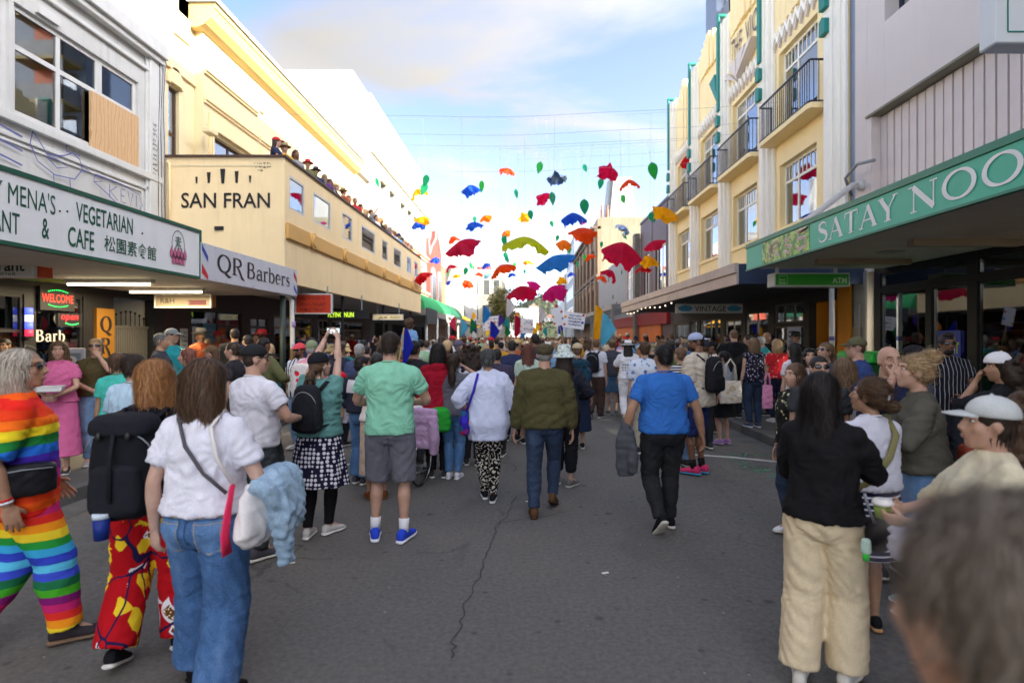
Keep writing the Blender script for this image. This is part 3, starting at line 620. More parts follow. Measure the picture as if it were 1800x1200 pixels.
def hung_sign(label,x0,x1,y0,y1,Y,front,dep=.25,side_mat=None,body=None,name='hanging_sign',z_hang=2.75):
 """projecting lightbox facing the camera. pixel box -> real box at depth Y; returns thing and a placer for lettering"""
 t=thing(name,label,'sign',(0,0,0));X0,X1,Z0,Z1=PX(x0,Y),PX(x1,Y),PZ(y1,Y),PZ(y0,Y)
 MB().box(X0+.02,X1-.02,Y,Y+dep,Z0+.02,Z1-.02).build('box',side_mat or body or M_WHT2,t)
 MB().box(X0,X1,Y-.02,Y+.03,Z0,Z0+.03).box(X0,X1,Y-.02,Y+.03,Z1-.03,Z1).box(X0,X0+.03,Y-.02,Y+.03,Z0+.03,Z1-.03).box(X1-.03,X1,Y-.02,Y+.03,Z0+.03,Z1-.03).build('frame',body or M_WHT2,t)
 MB().box(X0+.03,X1-.03,Y-.012,Y+.01,Z0+.03,Z1-.03).build('face',front,t)
 for x in (X0+(X1-X0)*.15,X1-(X1-X0)*.15):MB().tube([(x,Y+dep/2,Z1-.02),(x,Y+dep/2,z_hang)],.02,8).build('hanger',M_STEEL,t)
 return t,(lambda px,py:(PX(px,Y),Y-.012,PZ(py,Y)))
def left_signs():
 t,at=hung_sign('small white hanging sign with orange sides under the cafe canopy',-60,62,446,488,7.5,paint('sign_cream',srgb(190,186,178),.5,.08),.3,paint('sign_orange',srgb(205,78,42),.5))
 serif=text('restaurant','C',at(-72,477),PX(45,7.5)-PX(-72,7.5),.14,M_INK,t,'lettering',.004,bold=.02);text('8268','C',at(2,485),.2,.045,M_INK,t,'lettering',.004)
 t,at=hung_sign('narrow cream hanging sign with a dark red panel under the barber canopy',272,372,517,541,11.6,paint('sign_beige',srgb(150,138,116),.6,.1),.2,paint('sign_tan',srgb(180,120,60),.6))
 text('R&H','C',at(283,533),.28,.1,M_INK,t,'lettering',.004);scribble('C',at(312,537),.3,.12,1,paint('faint_brown',(.3,.22,.18),.7),t,'lettering',3,.012,.004)
 x,y,z=at(332,536);MB().box(x,x+.36,y-.004,y-.001,z,z+.1).build('red_panel',paint('deep_red',(.12,.012,.02),.5),t)
 t=thing('vertical_sign','tall orange barber sign with stacked black letters beside the gate','sign',(0,0,0));X=XL
 MB().box(X-.1,X+.06,10.85,11.32,.2,2.35).build('board',paint('sign_amber',srgb(128,88,28),.5,.08),t)
 for i,ch in enumerate('QRB'):serif_text(ch,'L',(X+.06,10.94,1.9-i*.42),.3,.3,M_INK,t,'lettering',.006)
 t=thing('neon_sign','red and green lit WELCOME sign in the barber window','sign',(0,0,0))
 MB().box(X+.012,X+.05,9.6,10.33,2.26,2.66).build('board',M_BLACK,t)
 red=glow('neon_red',(1,.03,.015),.55);grn=glow('neon_green',(.02,1,.15),.4)
 text('WELCOME','L',(X+.05,9.63,2.4),.66,.14,red,t,'lettering',.006)
 for dz in (.115,-.115):
  mb=MB()
  for k in range(11):
   u=(k-5)/5;mb.ell((X+.058,9.96+u*.2,2.47+dz+(.03 if dz>0 else -.03)*(1-u*u)),.009,6,4)
  mb.build('lamp_row',grn,t)
 t=thing('neon_sign','red lit open sign below the WELCOME sign','sign',(0,0,0))
 MB().box(X+.012,X+.045,9.97,10.52,1.98,2.22).build('board',M_BLACK,t);text('open','L',(X+.045,10.03,2.07),.38,.12,glow('neon_dim_red',(1,.02,.03),.3),t,'lettering',.006,shear=.2)
 strokes_shape([([(0,0),(.15,-.03),(.3,0)],.012)],'L',(X+.045,10.12,2.045),grn,t,'swash',.006)
 t=thing('barber_pole','blue and red lit barber pole by the left shop door','barber pole',(0,0,0))
 for i,m in enumerate((glow('pole_blue',(.08,.12,.9),.25),glow('pole_white',(.8,.8,1),.2),glow('pole_blue',(.08,.12,.9),.25),glow('pole_red',(.8,.03,.08),.2))):
  MB().tube([(X+.05,9.38,2.28-.12*i),(X+.05,9.38,2.17-.12*i)],.055,12).build('band',m,t,smooth=True)
 MB().box(X+.01,X+.07,9.31,9.45,1.78,1.81).build('bracket',M_BLACK,t)
left_signs()
def san_fran():
 t=thing('venue_building','cream corniced venue building with a deep projecting balcony over the footpath','building',(0,0,0));X=XL
 wall(MB(),'x',X,-.3,12.94,14.15,3.05,10.55,[(13.12,13.52,5.3,7.62)]).box(X-8,X-.3,12.94,13.2,3,10.55).build('end_bay',M_CREAM2,t)
 window(t,-1,X,13.12,13.52,5.3,7.62,[],[6.55],M_BRN,M_GLASSB,.06,.08)
 MB().box(X-.5,X+.1,12.75,14.15,10.553,10.68).box(X-.9,X-.503,12.7,13.05,10.553,10.72).build('parapet_cap',M_STEEL,t)
 MB().box(X+.001,X+.06,12.96,14.14,8.0,8.1).build('string_course',M_CREAM,t,bevel=.01);MB().box(X+.001,X+.05,13.3,13.9,8.9,9.5).build('raised_panel',M_CREAM,t,bevel=.01)
 hood=MB();hood.prism([(X,7.66)]+[(X,7.66)]if False else [(13.32+.3*math.cos(a),7.66+.42*math.sin(a))for a in np.linspace(0,math.pi,14)],'x',X+.001,X+.06);hood.prism([(13.32+.2*math.cos(a),7.68+.3*math.sin(a))for a in np.linspace(0,math.pi,14)],'x',X+.06,X+.09)
 hood.build('arched_hood',M_CREAM,t)
 Xm=X+.2;ops=[(14.6,16.6,5.2,7.0),(17.4,19.4,5.2,7.0),(20.4,22.4,5.2,7.0),(23.6,25.4,5.2,7.0)]
 wall(MB(),'x',Xm,-.3,14.15,30.0,3.05,9.5,ops).box(Xm-8,Xm-.3,14.15,14.4,3,9.5).box(Xm-8,Xm-.3,14.4,30,9.3,9.5).box(Xm-8,Xm-.3,29.8,30,3,9.3).build('wall',M_CREAM2,t)
 for o in ops:
  window(t,-1,Xm,*o,[(o[0]+o[1])/2],[6.2],M_BRN,M_GLASSB,.07,.12)
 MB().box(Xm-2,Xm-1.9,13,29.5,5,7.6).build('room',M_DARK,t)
 mb=MB()
 for y0,y1,z in ((14.2,17.0,8.45),(14.2,17.0,7.72),(17.1,22.6,7.72),(22.8,25.8,7.72)):mb.box(Xm+.001,Xm+.09,y0,y1,z,z+.11);mb.box(Xm+.001,Xm+.05,y0,y1,z-.07,z)
 for o in ops:
  for k in (-.12,.0):mb.box(Xm+.001,Xm+.06,o[0]+k-.08,o[0]+k-.0,5.2,7.05);mb.box(Xm+.001,Xm+.06,o[1]-k,o[1]-k+.08,5.2,7.05)
  mb.box(Xm+.001,Xm+.1,o[0]-.25,o[1]+.25,7.08,7.2);mb.box(Xm+.001,Xm+.06,o[0]-.2,o[1]+.2,7.2,7.5)
 mb.build('mouldings',M_CREAM,t,bevel=.012)
 d=MB()
 for k in range(20):d.ell((Xm+.03,15.0+k*.12,8.68),(.05,.05,.1),8,6)
 d.box(Xm+.001,Xm+.03,14.9,17.4,8.57,8.79);d.build('frieze_ornament',M_CREAM2,t,smooth=True)
 prof=[(Xm,9.38),(Xm+.08,9.40),(Xm+.2,9.46),(Xm+.34,9.6),(Xm+.42,9.82),(Xm+.45,9.84),(Xm+.45,9.96),(Xm-.2,9.96),(Xm-.2,9.38)]
 MB().prism([(p[0],p[1])for p in prof],'y',13.9,26.6).build('cornice',paint('cornice_yellow',srgb(214,190,130),.6,.06,1.5,.08),t,smooth=False)
 MB().box(Xm-.9,Xm+.5,13.85,26.65,9.961,10.1).build('parapet_cap',M_STEEL,t)
 MB().box(Xm-1.2,Xm-.2,13.5,14.1,9.4,9.96).build('cornice_return',M_CREAM,t)
 Xb=-5.5;zb,zt=3.05,5.88;y0,y1=12.95,29.7
 b=MB().box(X+.02,Xb-.2,y0,y0+.2,zb,zt).build('balcony_end_wall',M_CREAM,t)
 wy=[(13.2,14.1),(14.7,16.0),(17.0,18.0),(19.0,20.7),(21.7,22.6),(23.6,25.0),(26.2,27.2),(28.0,28.9)]
 ops=[(a,c,4.78,5.55)for a,c in wy]
 wall(MB(),'x',Xb,-.2,y0,y1,zb,zt,ops).build('balcony_street_wall',M_CREAM,t)
 MB().box(X+.2,Xb-.2,y0+.2,y1,zb+.02,zb+.25).box(X+.2,Xb-.21,y0+.21,y1,4.6,4.7).build('balcony_floor',M_SOF,t)
 MB().box(X+.02,Xb+.05,y0-.05,y0+.25,zt,zt+.05).box(Xb-.25,Xb+.05,y0+.25,y1,zt,zt+.05).build('parapet_cap',M_BRN,t)
 for a,c,z0,z1 in ops:window(t,-1,Xb,a,c,z0,z1,[],[],M_WHT2,M_GLASSB,.05,.0)
 for a,c in ((13.0,14.35),(14.75,16.9),(17.3,19.2),(19.6,21.6),(22.0,24.2),(24.6,27.0),(27.4,29.6)):MB().box(Xb+.001,Xb+.07,a,c,4.05,4.42).build('trim_panel',M_OCHRE,t,bevel=.02)
 for y in (14.55,17.1,19.4,21.8,24.4,27.2):MB().tube([(Xb+.001,y,4.24),(Xb+.1,y,4.24),(Xb+.101,y,4.24),(Xb+.13,y,4.24)],[.21,.21,.15,.15],20).build('roundel',M_OCHRE,t,bevel=.01)
 def at(px,py):return (PX(px,y0),y0,PZ(py,y0))
 text('SAN FRAN','C',at(319,366),PX(475,y0)-PX(319,y0),PZ(339,y0)-PZ(366,y0),M_INK,t,'lettering',.012,bold=.012)
 V=[];F=[]
 for px,ya,yb,w in ((346,311,323,4),(367.5,303,322,7),(392,297,323,9),(416.5,301,322,7),(440,309,321,4)):
  k=len(V);xa,_,za=at(px,ya);xb,_,zb2=at(px,yb);h=w/1000*y0/2
  V+=[(xa-h,za),(xa+h,za),(xb+h*.55,zb2),(xb-h*.55,zb2)];F.append((k,k+1,k+2,k+3))
 flat_shape(V,F,'C',(0,y0,0),M_INK,t,'emblem',.012)
 x,_,z=at(447,296)
 strokes_shape([([(0,.13),(.04,0),(.08,.13)],.012),(arc(.14,.07,.035,.05,0,360,10),.012),([(.2,.12),(.27,.12)],.012),([(.235,.12),(.235,.01)],.012),([(.2,.01),(.27,.01)],.012),([(.3,.13),(.31,.01),(.37,.04),(.37,.1),(.3,.13)],.012),([(.08,-.04),(.2,-.05),(.16,-.02)],.01),([(.2,-.05),(.16,-.09)],.01)],'C',(x,y0,z),M_INK,t,'graffiti',.008)
 x,_,z=at(378,405);MB().box(x,x+.2,y0-.03,y0-.001,z-.0,z+.09).build('vent',M_INK,t)
 MB().box(X+.1,Xb-.3,y0-.012,y0-.001,zt-.2,zt-.16).build('trim',M_CREAM2,t)
 x,_,z=at(300,280)
 MB().tube([(x-.05,y0-.04,zt-.1),(x,y0-.04,zt-.15),(x,y0-.04,3.7)],.03,8).build('downpipe',M_CREAM,t,smooth=True)
 f=thing('floodlight','cream floodlight on a short arm on the corner of the corniced venue','light',(X+.1,14.3,6.9))
 MB().tube([(0,0,0),(.2,-.1,.02),(.35,-.25,-.02)],.015,6).build('arm',M_INK,f);MB().box(.28,.5,-.5,-.15,-.14,.0).build('lamp_head',M_CREAM2,f,bevel=.03)
 ops=[(14.0,16.5,.5,2.5),(17.0,18.2,.12,2.4),(18.6,22.0,.6,2.5),(22.6,23.8,.12,2.5),(24.2,28.8,.6,2.5)]
 wall(MB(),'x',X,-.2,12.94,30,.12,3.05,ops).build('shop_wall',paint('maroon_front',(.035,.012,.012),.5,.2),t)
 for o in ops:window(t,-1,X,*o,[(o[0]+o[1])/2],[2.1],M_BLACK if o[0]<18 else paint('timber_sash',(.3,.22,.14),.5),M_GLASSD,.06,.03,'shop_window')
 MB().box(X-3,X-2.9,13,30,0,3).build('shop_back_wall',paint('dim_shop',(.08,.06,.045),.8),t)
 for y in (15.2,19.5,20.8,25.5,27):
  MB().box(X-2.6,X-2.2,y-.4,y+.4,.1,1.5).build('shelf',paint('shelf_wood',(.2,.13,.08),.6),t)
  MB().ell((X-1.5,y,2.3),.07,8,6).build('pendant_lamp',glow('warm_bulb',(1,.65,.3),4),t,smooth=True)
 ps=[paint('poster_a',srgb(200,205,210),.7),paint('poster_b',srgb(90,140,170),.7),paint('poster_c',srgb(190,90,70),.7),paint('poster_d',srgb(225,215,190),.7)]
 for i,(a,c,z0,z1)in enumerate(((14.05,14.4,1.5,2.05),(14.5,15.1,1.6,2.15),(15.15,15.8,1.25,1.75),(15.9,16.3,1.4,2.0),(13.55,13.85,1.5,2.0),(13.5,13.85,.9,1.4))):
  MB().box(X+.004,X+.01,a,c,z0,z1).build('poster',ps[i%4],t);scribble('L',(X,a+.04,z0+.05),c-a-.1,z1-z0-.1,4,(M_INK,M_PURP)[i%2],t,'print',i,.015,.012)
san_fran()
def left_posts():
 t=thing('canopy_post','dark green canopy post in front of the barber canopy end','post',(PX(497,12.4),12.4,.12));MB().tube([(0,0,0),(0,0,2.7)],.06,12).tube([(0,0,0),(0,0,.2)],.09,12).build('pole',paint('post_green',(.02,.035,.03),.5),t,smooth=True)
 t=thing('downpipe','white stickered downpipe beside the dark green canopy post','pipe',(PX(513,12.8),12.8,.12))
 MB().tube([(-.25,0,2.58),(-.05,0,2.57),(.0,0,2.5),(.02,0,1.2),(.1,0,0)],.05,12).build('pipe',M_WHT2,t,smooth=True)
 for z in (.9,1.4,1.9):MB().tube([(.03,0,z),(.025,0,z+.12)],.052,12).build('sticker',paint('sticker',srgb(150,130,175),.6),t,smooth=True)
 for i,(Y,lab)in enumerate(((17.5,'nearest'),(22.5,'middle'),(27.8,'farthest'))):
  t=thing('canopy_post','thin dark steel post under the cream balcony, %s of three'%lab,'post',(-5.65,Y,.12),group='posts under the cream balcony');MB().tube([(0,0,0),(0,0,2.93)],.05,10).box(-.1,.1,-.1,.1,0,.03).build('pole',M_BLACK,t)
 t,at=hung_sign('orange red hanging sign under the near end of the cream balcony',519,584,516,552,14.6,paint('orange_sign',srgb(185,52,22),.5,.12),.12,z_hang=3.1);scribble('C',at(522,549),.8,.42,3,paint('dull_red',srgb(140,40,22),.6),t,'lettering',2,.03,.005)
 t,at=hung_sign('black hanging sign with yellow green FLYING NUN letters',560,648,545,560,17.8,M_BLACK,.12,M_BLACK,M_BLACK,z_hang=3.1);text('FLYING NUN','C',at(577,557.5),PX(622,17.8)-PX(577,17.8),.16,glow('lime_letters',srgb(190,230,60),.2),t,'lettering',.005,bold=.02)
 t,at=hung_sign('pale hanging sign with small dark letters under the far balcony',655,709,552,562.5,22,glow('pale_sign',srgb(205,188,140),.08),.12,z_hang=3.1);text('KAZU','C',at(687,559.5),.35,.09,M_INK,t,'lettering',.005)
 strokes_shape([([(0,0),(.08,.08),(.16,.02)],.04),([(.2,.08),(.28,.03),(.3,.1)],.04)],'C',at(666,560.5),M_INK,t,'emblem',.005)
left_posts()
def white_tower():
 X=XL;t=thing('tall_building','tall plain white building rising behind the corniced venue with arched upper windows','building',(0,0,0));w=paint('bright_white_plaster',(.34,.335,.325),.7,.05,.4,.1,.12)
 y0,y1,zt=30.05,47,14.6;ops=[]
 for i,y in enumerate((32.2,34.4,37.4,39.6,41.8,44.2)):ops.append((y,y+1.0,8.6,10.6))
 ops+=[(y,y+1.0,5.6,7.4)for y in (32.2,34.4,37.4,39.6,41.8,44.2)]
 wall(MB(),'x',X,-.35,y0,y1,3.2,zt,ops).box(X-12,X-.35,y0,y0+.4,0,zt).box(X-12,X-.35,y0+.4,y1,zt-.3,zt-.02).box(X-12,X-.35,y1-.4,y1,0,zt-.3).build('wall',w,t)
 MB().box(X-9,X-.012,27.05,30.04,9.97,14.5).build('stair_block',w,t)
 for o in ops:
  window(t,-1,X,*o,[(o[0]+o[1])/2],[o[3]-.6],M_WHT2,M_GLASSD,.07,.2)
  if o[2]>8:MB().prism([(o[0]+.5+.62*math.cos(a),o[3]+.5*math.sin(a))for a in np.linspace(0,math.pi,12)],'x',X+.001,X+.14).build('arch',M_CREAM2,t)
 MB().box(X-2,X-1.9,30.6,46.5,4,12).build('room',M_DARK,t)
 mb=MB()
 for z,d in ((8.1,.25),(7.9,.12),(11.6,.12),(5.2,.35),(5.0,.2)):mb.box(X+.001,X+d,y0,y1,z,z+.18)
 mb.build('cornice',M_CREAM2,t,bevel=.02)
 MB().box(X-.36,X+.03,y0-.02,y1,zt,zt+.1).build('parapet_cap',w,t)
 wall(MB(),'x',X,-.2,y0,47,.12,3.2,[(31,34,.5,2.6),(35,40,.5,2.6),(41,46,.5,2.6)]).build('shop_wall',M_BLACK,t)
 MB().box(X-1.5,X-1.4,30,47,0,3).build('shop_back_wall',M_DARK,t)
white_tower()
def far_left():
 X=XL;red=paint('coral_plaster',srgb(222,110,88),.65,.08,.8,.1,.12);wt=paint('far_white',(.45,.445,.43),.7,.05,.6,.08)
 t=thing('gabled_building','coral red building with a curly white edged gable beyond the white tower','building',(0,0,0));y0,y1=47.1,58
 P=[(y0,3),(y1,3),(y1,9.4),(y1-.8,9.6),(y1-1.2,8.6),(y1-2.6,8.8),(y1-3.4,9.8),(y1-4.2,10.5),(y1-4.8,10.8),(y1-5.2,11.5),(y1-5.9,11.5),(y1-6.3,10.8),(y1-6.9,10.4),(y0+2.3,9.6),(y0+1.3,8.8),(y0+.8,10.1),(y0,10.1)]
 MB().prism(P,'x',X-.4,X).build('wall',red,t);MB().box(X-9,X-.4,y0,y1,3,8.6).build('side_wall',red,t)
 tr=MB()
 for a,c in zip(P[2:-1],P[3:]):tr.tube([(X+.02,a[0],a[1]),(X+.02,c[0],c[1])],.1,6)
 tr.build('gable_edge',M_WHT2,t)
 for y in (50.2,53.6):
  MB().prism([(y-1.25,7.2)]+[(y+1.25*math.cos(a),7.2+.75*math.sin(a))for a in np.linspace(math.pi,0,10)]+[(y+1.25,3.9),(y-1.25,3.9)],'x',X+.001,X+.12).build('window_surround',wt,t)
  w=MB().box(X+.12,X+.16,y-.95,y+.95,4.1,7.3).build('window',M_WHT2,t)
  for k in (-1,0,1):MB().box(X+.161,X+.17,y+k*.62-.26,y+k*.62+.26,4.3,7.1).build('pane',paint('dim_pane',(.08,.09,.09),.15),w)
 MB().box(X-4,X,30.2,58,.12,.14).build('threshold',M_DARK,t)
 a=thing('curved_awning','bright green barrel awning over the far left footpath','awning',(0,0,0))
 def barrel(y0,y1,mat,par,nm):
  prof=[(-5.35,3.3)]+[(-6.9+1.55*math.cos(q),3.3+1.15*math.sin(q))for q in np.linspace(0,math.pi/2,10)]+[(-8.2,4.45),(-8.2,3.3)]
  n=len(prof);mb=MB();ys=np.linspace(y0,y1,30);V=[]
  for i,y in enumerate(ys):
   for x,z in prof:V.append((x,y,z-.04*math.sin(i*1.55)**2))
  F=[(i*n+j,i*n+j+1,(i+1)*n+j+1,(i+1)*n+j)for i in range(29)for j in range(n-1)]+[tuple(range(n)),tuple(range(29*n,30*n))]
  return mb.add(V,F).build(nm,mat,par)
 barrel(30.0,40.5,fabric('awning_green',srgb(60,160,100),.8,.1,100),a,'cover')
 b=thing('curved_awning','dark green barrel awning beyond the bright green one','awning',(0,0,0));barrel(40.6,48,fabric('awning_dark_green',srgb(45,100,80),.8,.1,100),b,'cover')
 c=thing('shop_canopy','flat dark canopy with lettered fascia along the far left shops','canopy',(0,0,0));MB().box(X,-5.3,30,70,2.95,3.28).build('slab',paint('fascia_grey',(.2,.19,.175),.6),c)
 MB().box(-5.3,-5.25,30.1,33.6,2.5,3.35).build('fascia_panel',paint('fascia_slate',(.03,.035,.04),.5),c)
 for y0_,y1_,s,m in ((37.8,42,'BARBER SHOP',M_WHT2),(42.3,49,'BLACK CAT',M_WHT2)):
  MB().box(-5.3,-5.26,y0_,y1_,2.75,3.3).build('fascia_panel',paint('fascia_black',(.03,.03,.03),.5)if y0_>42 else paint('fascia_white',(.5,.49,.47),.5),c)
  scribble('L',(-5.26,y0_+.2,2.8),y1_-y0_-.4,.45,1,m if y0_>42 else M_INK,c,'lettering',int(y0_),.09,.01)
 for i,Y in enumerate((30.8,34.5,39.5,45)):
  p=thing('canopy_post','white canopy post along the far left footpath, number %s from the balcony'%('one','two','three','four')[i],'post',(-5.4,Y,.12),group='white canopy posts on the far left');MB().tube([(0,0,0),(0,0,2.85)],.07,10).build('pole',M_WHT2,p,smooth=True)
 def block(label,x0,x1,y0,y1,z,mat,wins=(),side='L',name='building',win_w=1.2,win_h=1.7,front=True):
  t=thing(name,label,'building',(0,0,0));MB().box(x0,x1,y0,y1,0,z).build('wall',mat,t);MB().box(x0-.05,x1+.05,y0-.05,y1+.05,z,z+.15).build('parapet_cap',mat,t)
  for (fx,a,zz)in wins:
   if fx=='y':
    w=MB().box(a-win_w/2-.1,a+win_w/2+.1,y0-.06,y0-.001,zz-.1,zz+win_h+.1).build('window',M_WHT2,t);MB().box(a-win_w/2,a+win_w/2,y0-.07,y0-.061,zz,zz+win_h).build('pane',paint('dim_pane',(.08,.09,.09),.15),w)
   else:
    xx=x1 if side=='L' else x0;d=.06 if side=='L' else -.06
    w=MB().box(xx+d*.02,xx+d,a-win_w/2-.1,a+win_w/2+.1,zz-.1,zz+win_h+.1).build('window',M_WHT2,t);MB().box(xx+d*1.01,xx+d*1.2,a-win_w/2,a+win_w/2,zz,zz+win_h).build('pane',paint('dim_pane',(.08,.09,.09),.15),w)
  return t
 globals()['block']=block
 block('low beige shop with a scalloped parapet beyond the coral gable',X-8,X,58.1,62,7.0,paint('beige_wall',srgb(190,172,150),.7))
 t=thing('chimney_wall','tall narrow beige party wall standing above the low far left shops','wall',(0,0,0));MB().prism([(-8.6,4),(-6.9,4),(-6.9,9.6),(-7.9,9.9),(-8.6,7.9)],'y',62.1,62.7).build('slab',paint('party_wall',srgb(196,186,160),.75),t)
 block('big blank white building beyond the coral gable',X-10,X,62.8,84,13.2,wt,[('x',y,z)for y in (65,68,71,74,77,80)for z in (4.2,7.2)],win_w=.35,win_h=.8)
 t=thing('church_front','dark pointed gothic gable low beside the blank white building','building',(0,0,0));MB().prism([(63,0),(72,0),(72,5.0),(71.3,5.5),(70.6,6.5),(69.5,5.2),(67.5,7.4),(65.5,5.2),(64.2,6.2),(63,4.9)],'x',X+.05,X+.5).build('gable',paint('slate_gable',(.06,.065,.075),.6),t)
 t=block('cream office building with two dark windows closing the far left street',-9.2,-3.9,92,112,13.0,paint('cream_office',srgb(160,154,142),.7),[('y',a,z)for a in (-8.2,-6.4,-4.8)for z in (4.6,8.6)],win_w=.95,win_h=2.4)
 block('white low building at the far end of the street',-4.6,3.2,150,160,9.2,wt,[('y',a,3.5)for a in (-3,-1,1)])
 block('grey tall white topped building beyond the blank white one',X-9,X+.3,84.2,91.8,14.2,wt,[])
 s=thing('rooftop_sign','red lettered white sign high on the far white building','sign',(0,0,0));MB().box(X+.001,X+.06,69.5,80,10.6,13.0).build('board',wt,s)if False else None
 text('MAJORS','C',(PX(838,83),83.9,PZ(474,83)),PX(863,83)-PX(838,83),.6,paint('sign_red',srgb(200,40,45),.5),s,'lettering',.03,bold=.03);scribble('C',(PX(845,83),83.9,PZ(480,83)),1.2,.4,1,M_INK,s,'lettering',3,.06,.03)
 MB().box(PX(836,83),PX(866,83),83.91,84.1,PZ(481,83),PZ(466,83)).build('board',wt,s)
 t=thing('yellow_awning','small yellow awning on the far left footpath','awning',(0,0,0));MB().prism([(-5.3,3.2),(-7.4,4.3),(-7.4,4.2),(-5.3,2.9)],'y',58,64).build('cover',fabric('awning_yellow',srgb(232,168,40)),t)
far_left()
# ============================================================ right side of the street
M_VIC=paint('vic_cream',srgb(250,228,172),.62,.05,.9,.1,.1);M_VIC2=paint('vic_white',srgb(246,243,232),.6,.05,1,.08,.1)
M_TEAL=paint('teal_trim',srgb(22,128,118),.5,.08,3,.05);M_IRON=paint('balcony_iron',(.03,.026,.045),.4)
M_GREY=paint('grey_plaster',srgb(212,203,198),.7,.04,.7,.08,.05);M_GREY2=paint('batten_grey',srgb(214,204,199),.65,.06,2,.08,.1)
M_SATAY=paint('satay_green',srgb(66,182,156),.45,.06,1.5,.04,.08);M_SATAY2=paint('satay_green_deep',srgb(36,124,104),.45,.08,2,.04)
M_GLV=glassm('vic_glass',(.62,.68,.72),.3);M_CURT=fabric('net_curtain',srgb(214,226,232),.9,.06,90,.6)
def vic():
 t=thing('hotel_building','cream art deco hotel with teal pilasters zigzag trim and iron balconies','building',(0,0,0));X=XR;P=[13.5,17.3,21.0,24.7,28.35]
 ops=[]
 for i in range(4):
  c=(P[i]+P[i+1])/2+.15;ops+=[(c-1.05,c+1.05,4.95,6.78),(c-1.1,c+1.1,7.62,10.05)]
 ops+=[(o[0],o[1],11.3,12.4)for o in ops[1::2][:0]]
 wall(MB(),'x',X,.35,13.1,28.7,3.2,12.9,ops).box(X+.35,X+9,13.1,13.4,3.2,12.9).box(X+.35,X+9,28.4,28.7,3.2,12.9).box(X+.35,X+9,13.4,28.4,12.5,12.7).build('wall',M_VIC,t)
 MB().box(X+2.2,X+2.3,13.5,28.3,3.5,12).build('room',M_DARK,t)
 for k,o in enumerate(ops):
  top=o[3]-.52
  window(t,1,X,*o,[o[0]+.62*(o[1]-o[0])+.0],[top],M_VIC2,M_GLV,.075,.16,tbars=[o[0]+(o[1]-o[0])*q for q in (.1,.21,.31,.41,.52,.72,.81,.9)])
  n=30
  for a,c in ((o[0]+.1,o[0]+1.15),)if k%2==0 else ((o[0]+.1,o[0]+.7),):
   ys=np.linspace(a,c,n);V=[(X+.42+.03*math.sin(i*1.2),y+.05*math.sin(i*.8)*(z<o[2]+.5),z)for z in (o[2],o[3])for i,y in enumerate(ys)]
   MB().add(V,[(i,i+1,n+i+1,n+i)for i in range(n-1)]).build('curtain',M_CURT,t,smooth=True)
  MB().box(X+.001,X-.06,o[0]-.1,o[1]+.1,o[2]-.12,o[2]-.001).build('window_sill',M_VIC,t)
 for i,p in enumerate(P):
  hi=13.5 if i else 14.4
  mb=MB().box(X-.10,X-.001,p-.45,p+.45,3.4,hi).box(X-.2,X-.1,p-.3,p+.3,3.4,hi-.1).box(X-.28,X-.2,p-.14,p+.14,3.4,hi-.2)
  mb.build('pilaster',M_VIC2,t,bevel=.02)
  tl=MB().box(X-.36,X-.282,p-.1,p+.1,10.1,hi+.06)
  for z in (9.55,8.95):tl.prism([(p-.14,z),(p+.14,z+.0),(p+.14,z+.34),(p,z+.42),(p-.14,z+.34)],'x',X-.4,X-.282)
  tl.box(X-.36,X+.2,p-.1,p+.1,hi+.06,hi+.16);tl.build('teal_fin',M_TEAL,t,bevel=.015)
 mb=MB()
 for i in range(4):
  w=P[i+1]-P[i]-.9
  for k in range(7):
   y=P[i]+.45+w*(k+.08)/7;d=abs(k-3);top=(13.2+[.55,.3,.1,0][d])if i not in (1,2)else 13.4+(.6 if i==1 else .25)*(1 if k>1 else .5)+.12*(3-d)
   mb.box(X-.05-.03*(3-d),X+.3,y,y+w*.84/7,10.75 if i not in (1,2)else 12.55,top)
 mb.build('parapet_flutes',M_VIC,t,bevel=.02)
 for i in range(4):
  a,b_=P[i]+.45,P[i+1]-.45;n=9;z=10.18;lo=[];hi=[]
  for k in range(n*2+1):
   y=a+(b_-a)*k/(2*n);lo.append((y,z+(.0 if k%2==0 else .3)))
  for dz,dd,nm,m in ((.12,.12,'zigzag_trim',M_VIC2),(0,.07,'zigzag_lower_band',M_GREY)):  # white zigzag trim, and a second band in grey plaster just below it
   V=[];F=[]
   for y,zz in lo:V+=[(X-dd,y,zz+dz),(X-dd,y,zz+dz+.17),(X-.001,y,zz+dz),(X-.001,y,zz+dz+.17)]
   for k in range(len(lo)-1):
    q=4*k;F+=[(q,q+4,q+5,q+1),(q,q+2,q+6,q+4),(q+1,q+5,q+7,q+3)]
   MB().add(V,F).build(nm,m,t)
 for s,a in (('THE',20.4),('VIC',19.1)):text(s,'R',(X,a,11.62),1.0 if s=='VIC' else .95,.72,paint('letter_grey',srgb(110,96,92),.6),t,'lettering',.05)
 fan=MB()
 for k,(a0,c0)in enumerate(((17.9,18.35),(18.6,19.3),(19.6,20.2),(20.5,20.95))):fan.prism([(19.4+(k-1.5)*.12,10.6),(c0,11.2+.12*(2-abs(k-1.5))),(a0,11.2+.12*(2-abs(k-1.5)))],'x',X-.32+.05*k,X-.02)
 fan.build('plaster_fan',M_GREY,t);MB().prism([(21.2,10.5),(22.1,11.6),(21.5,11.7)],'x',X-.3,X-.02).build('teal_leaf',M_TEAL,t)
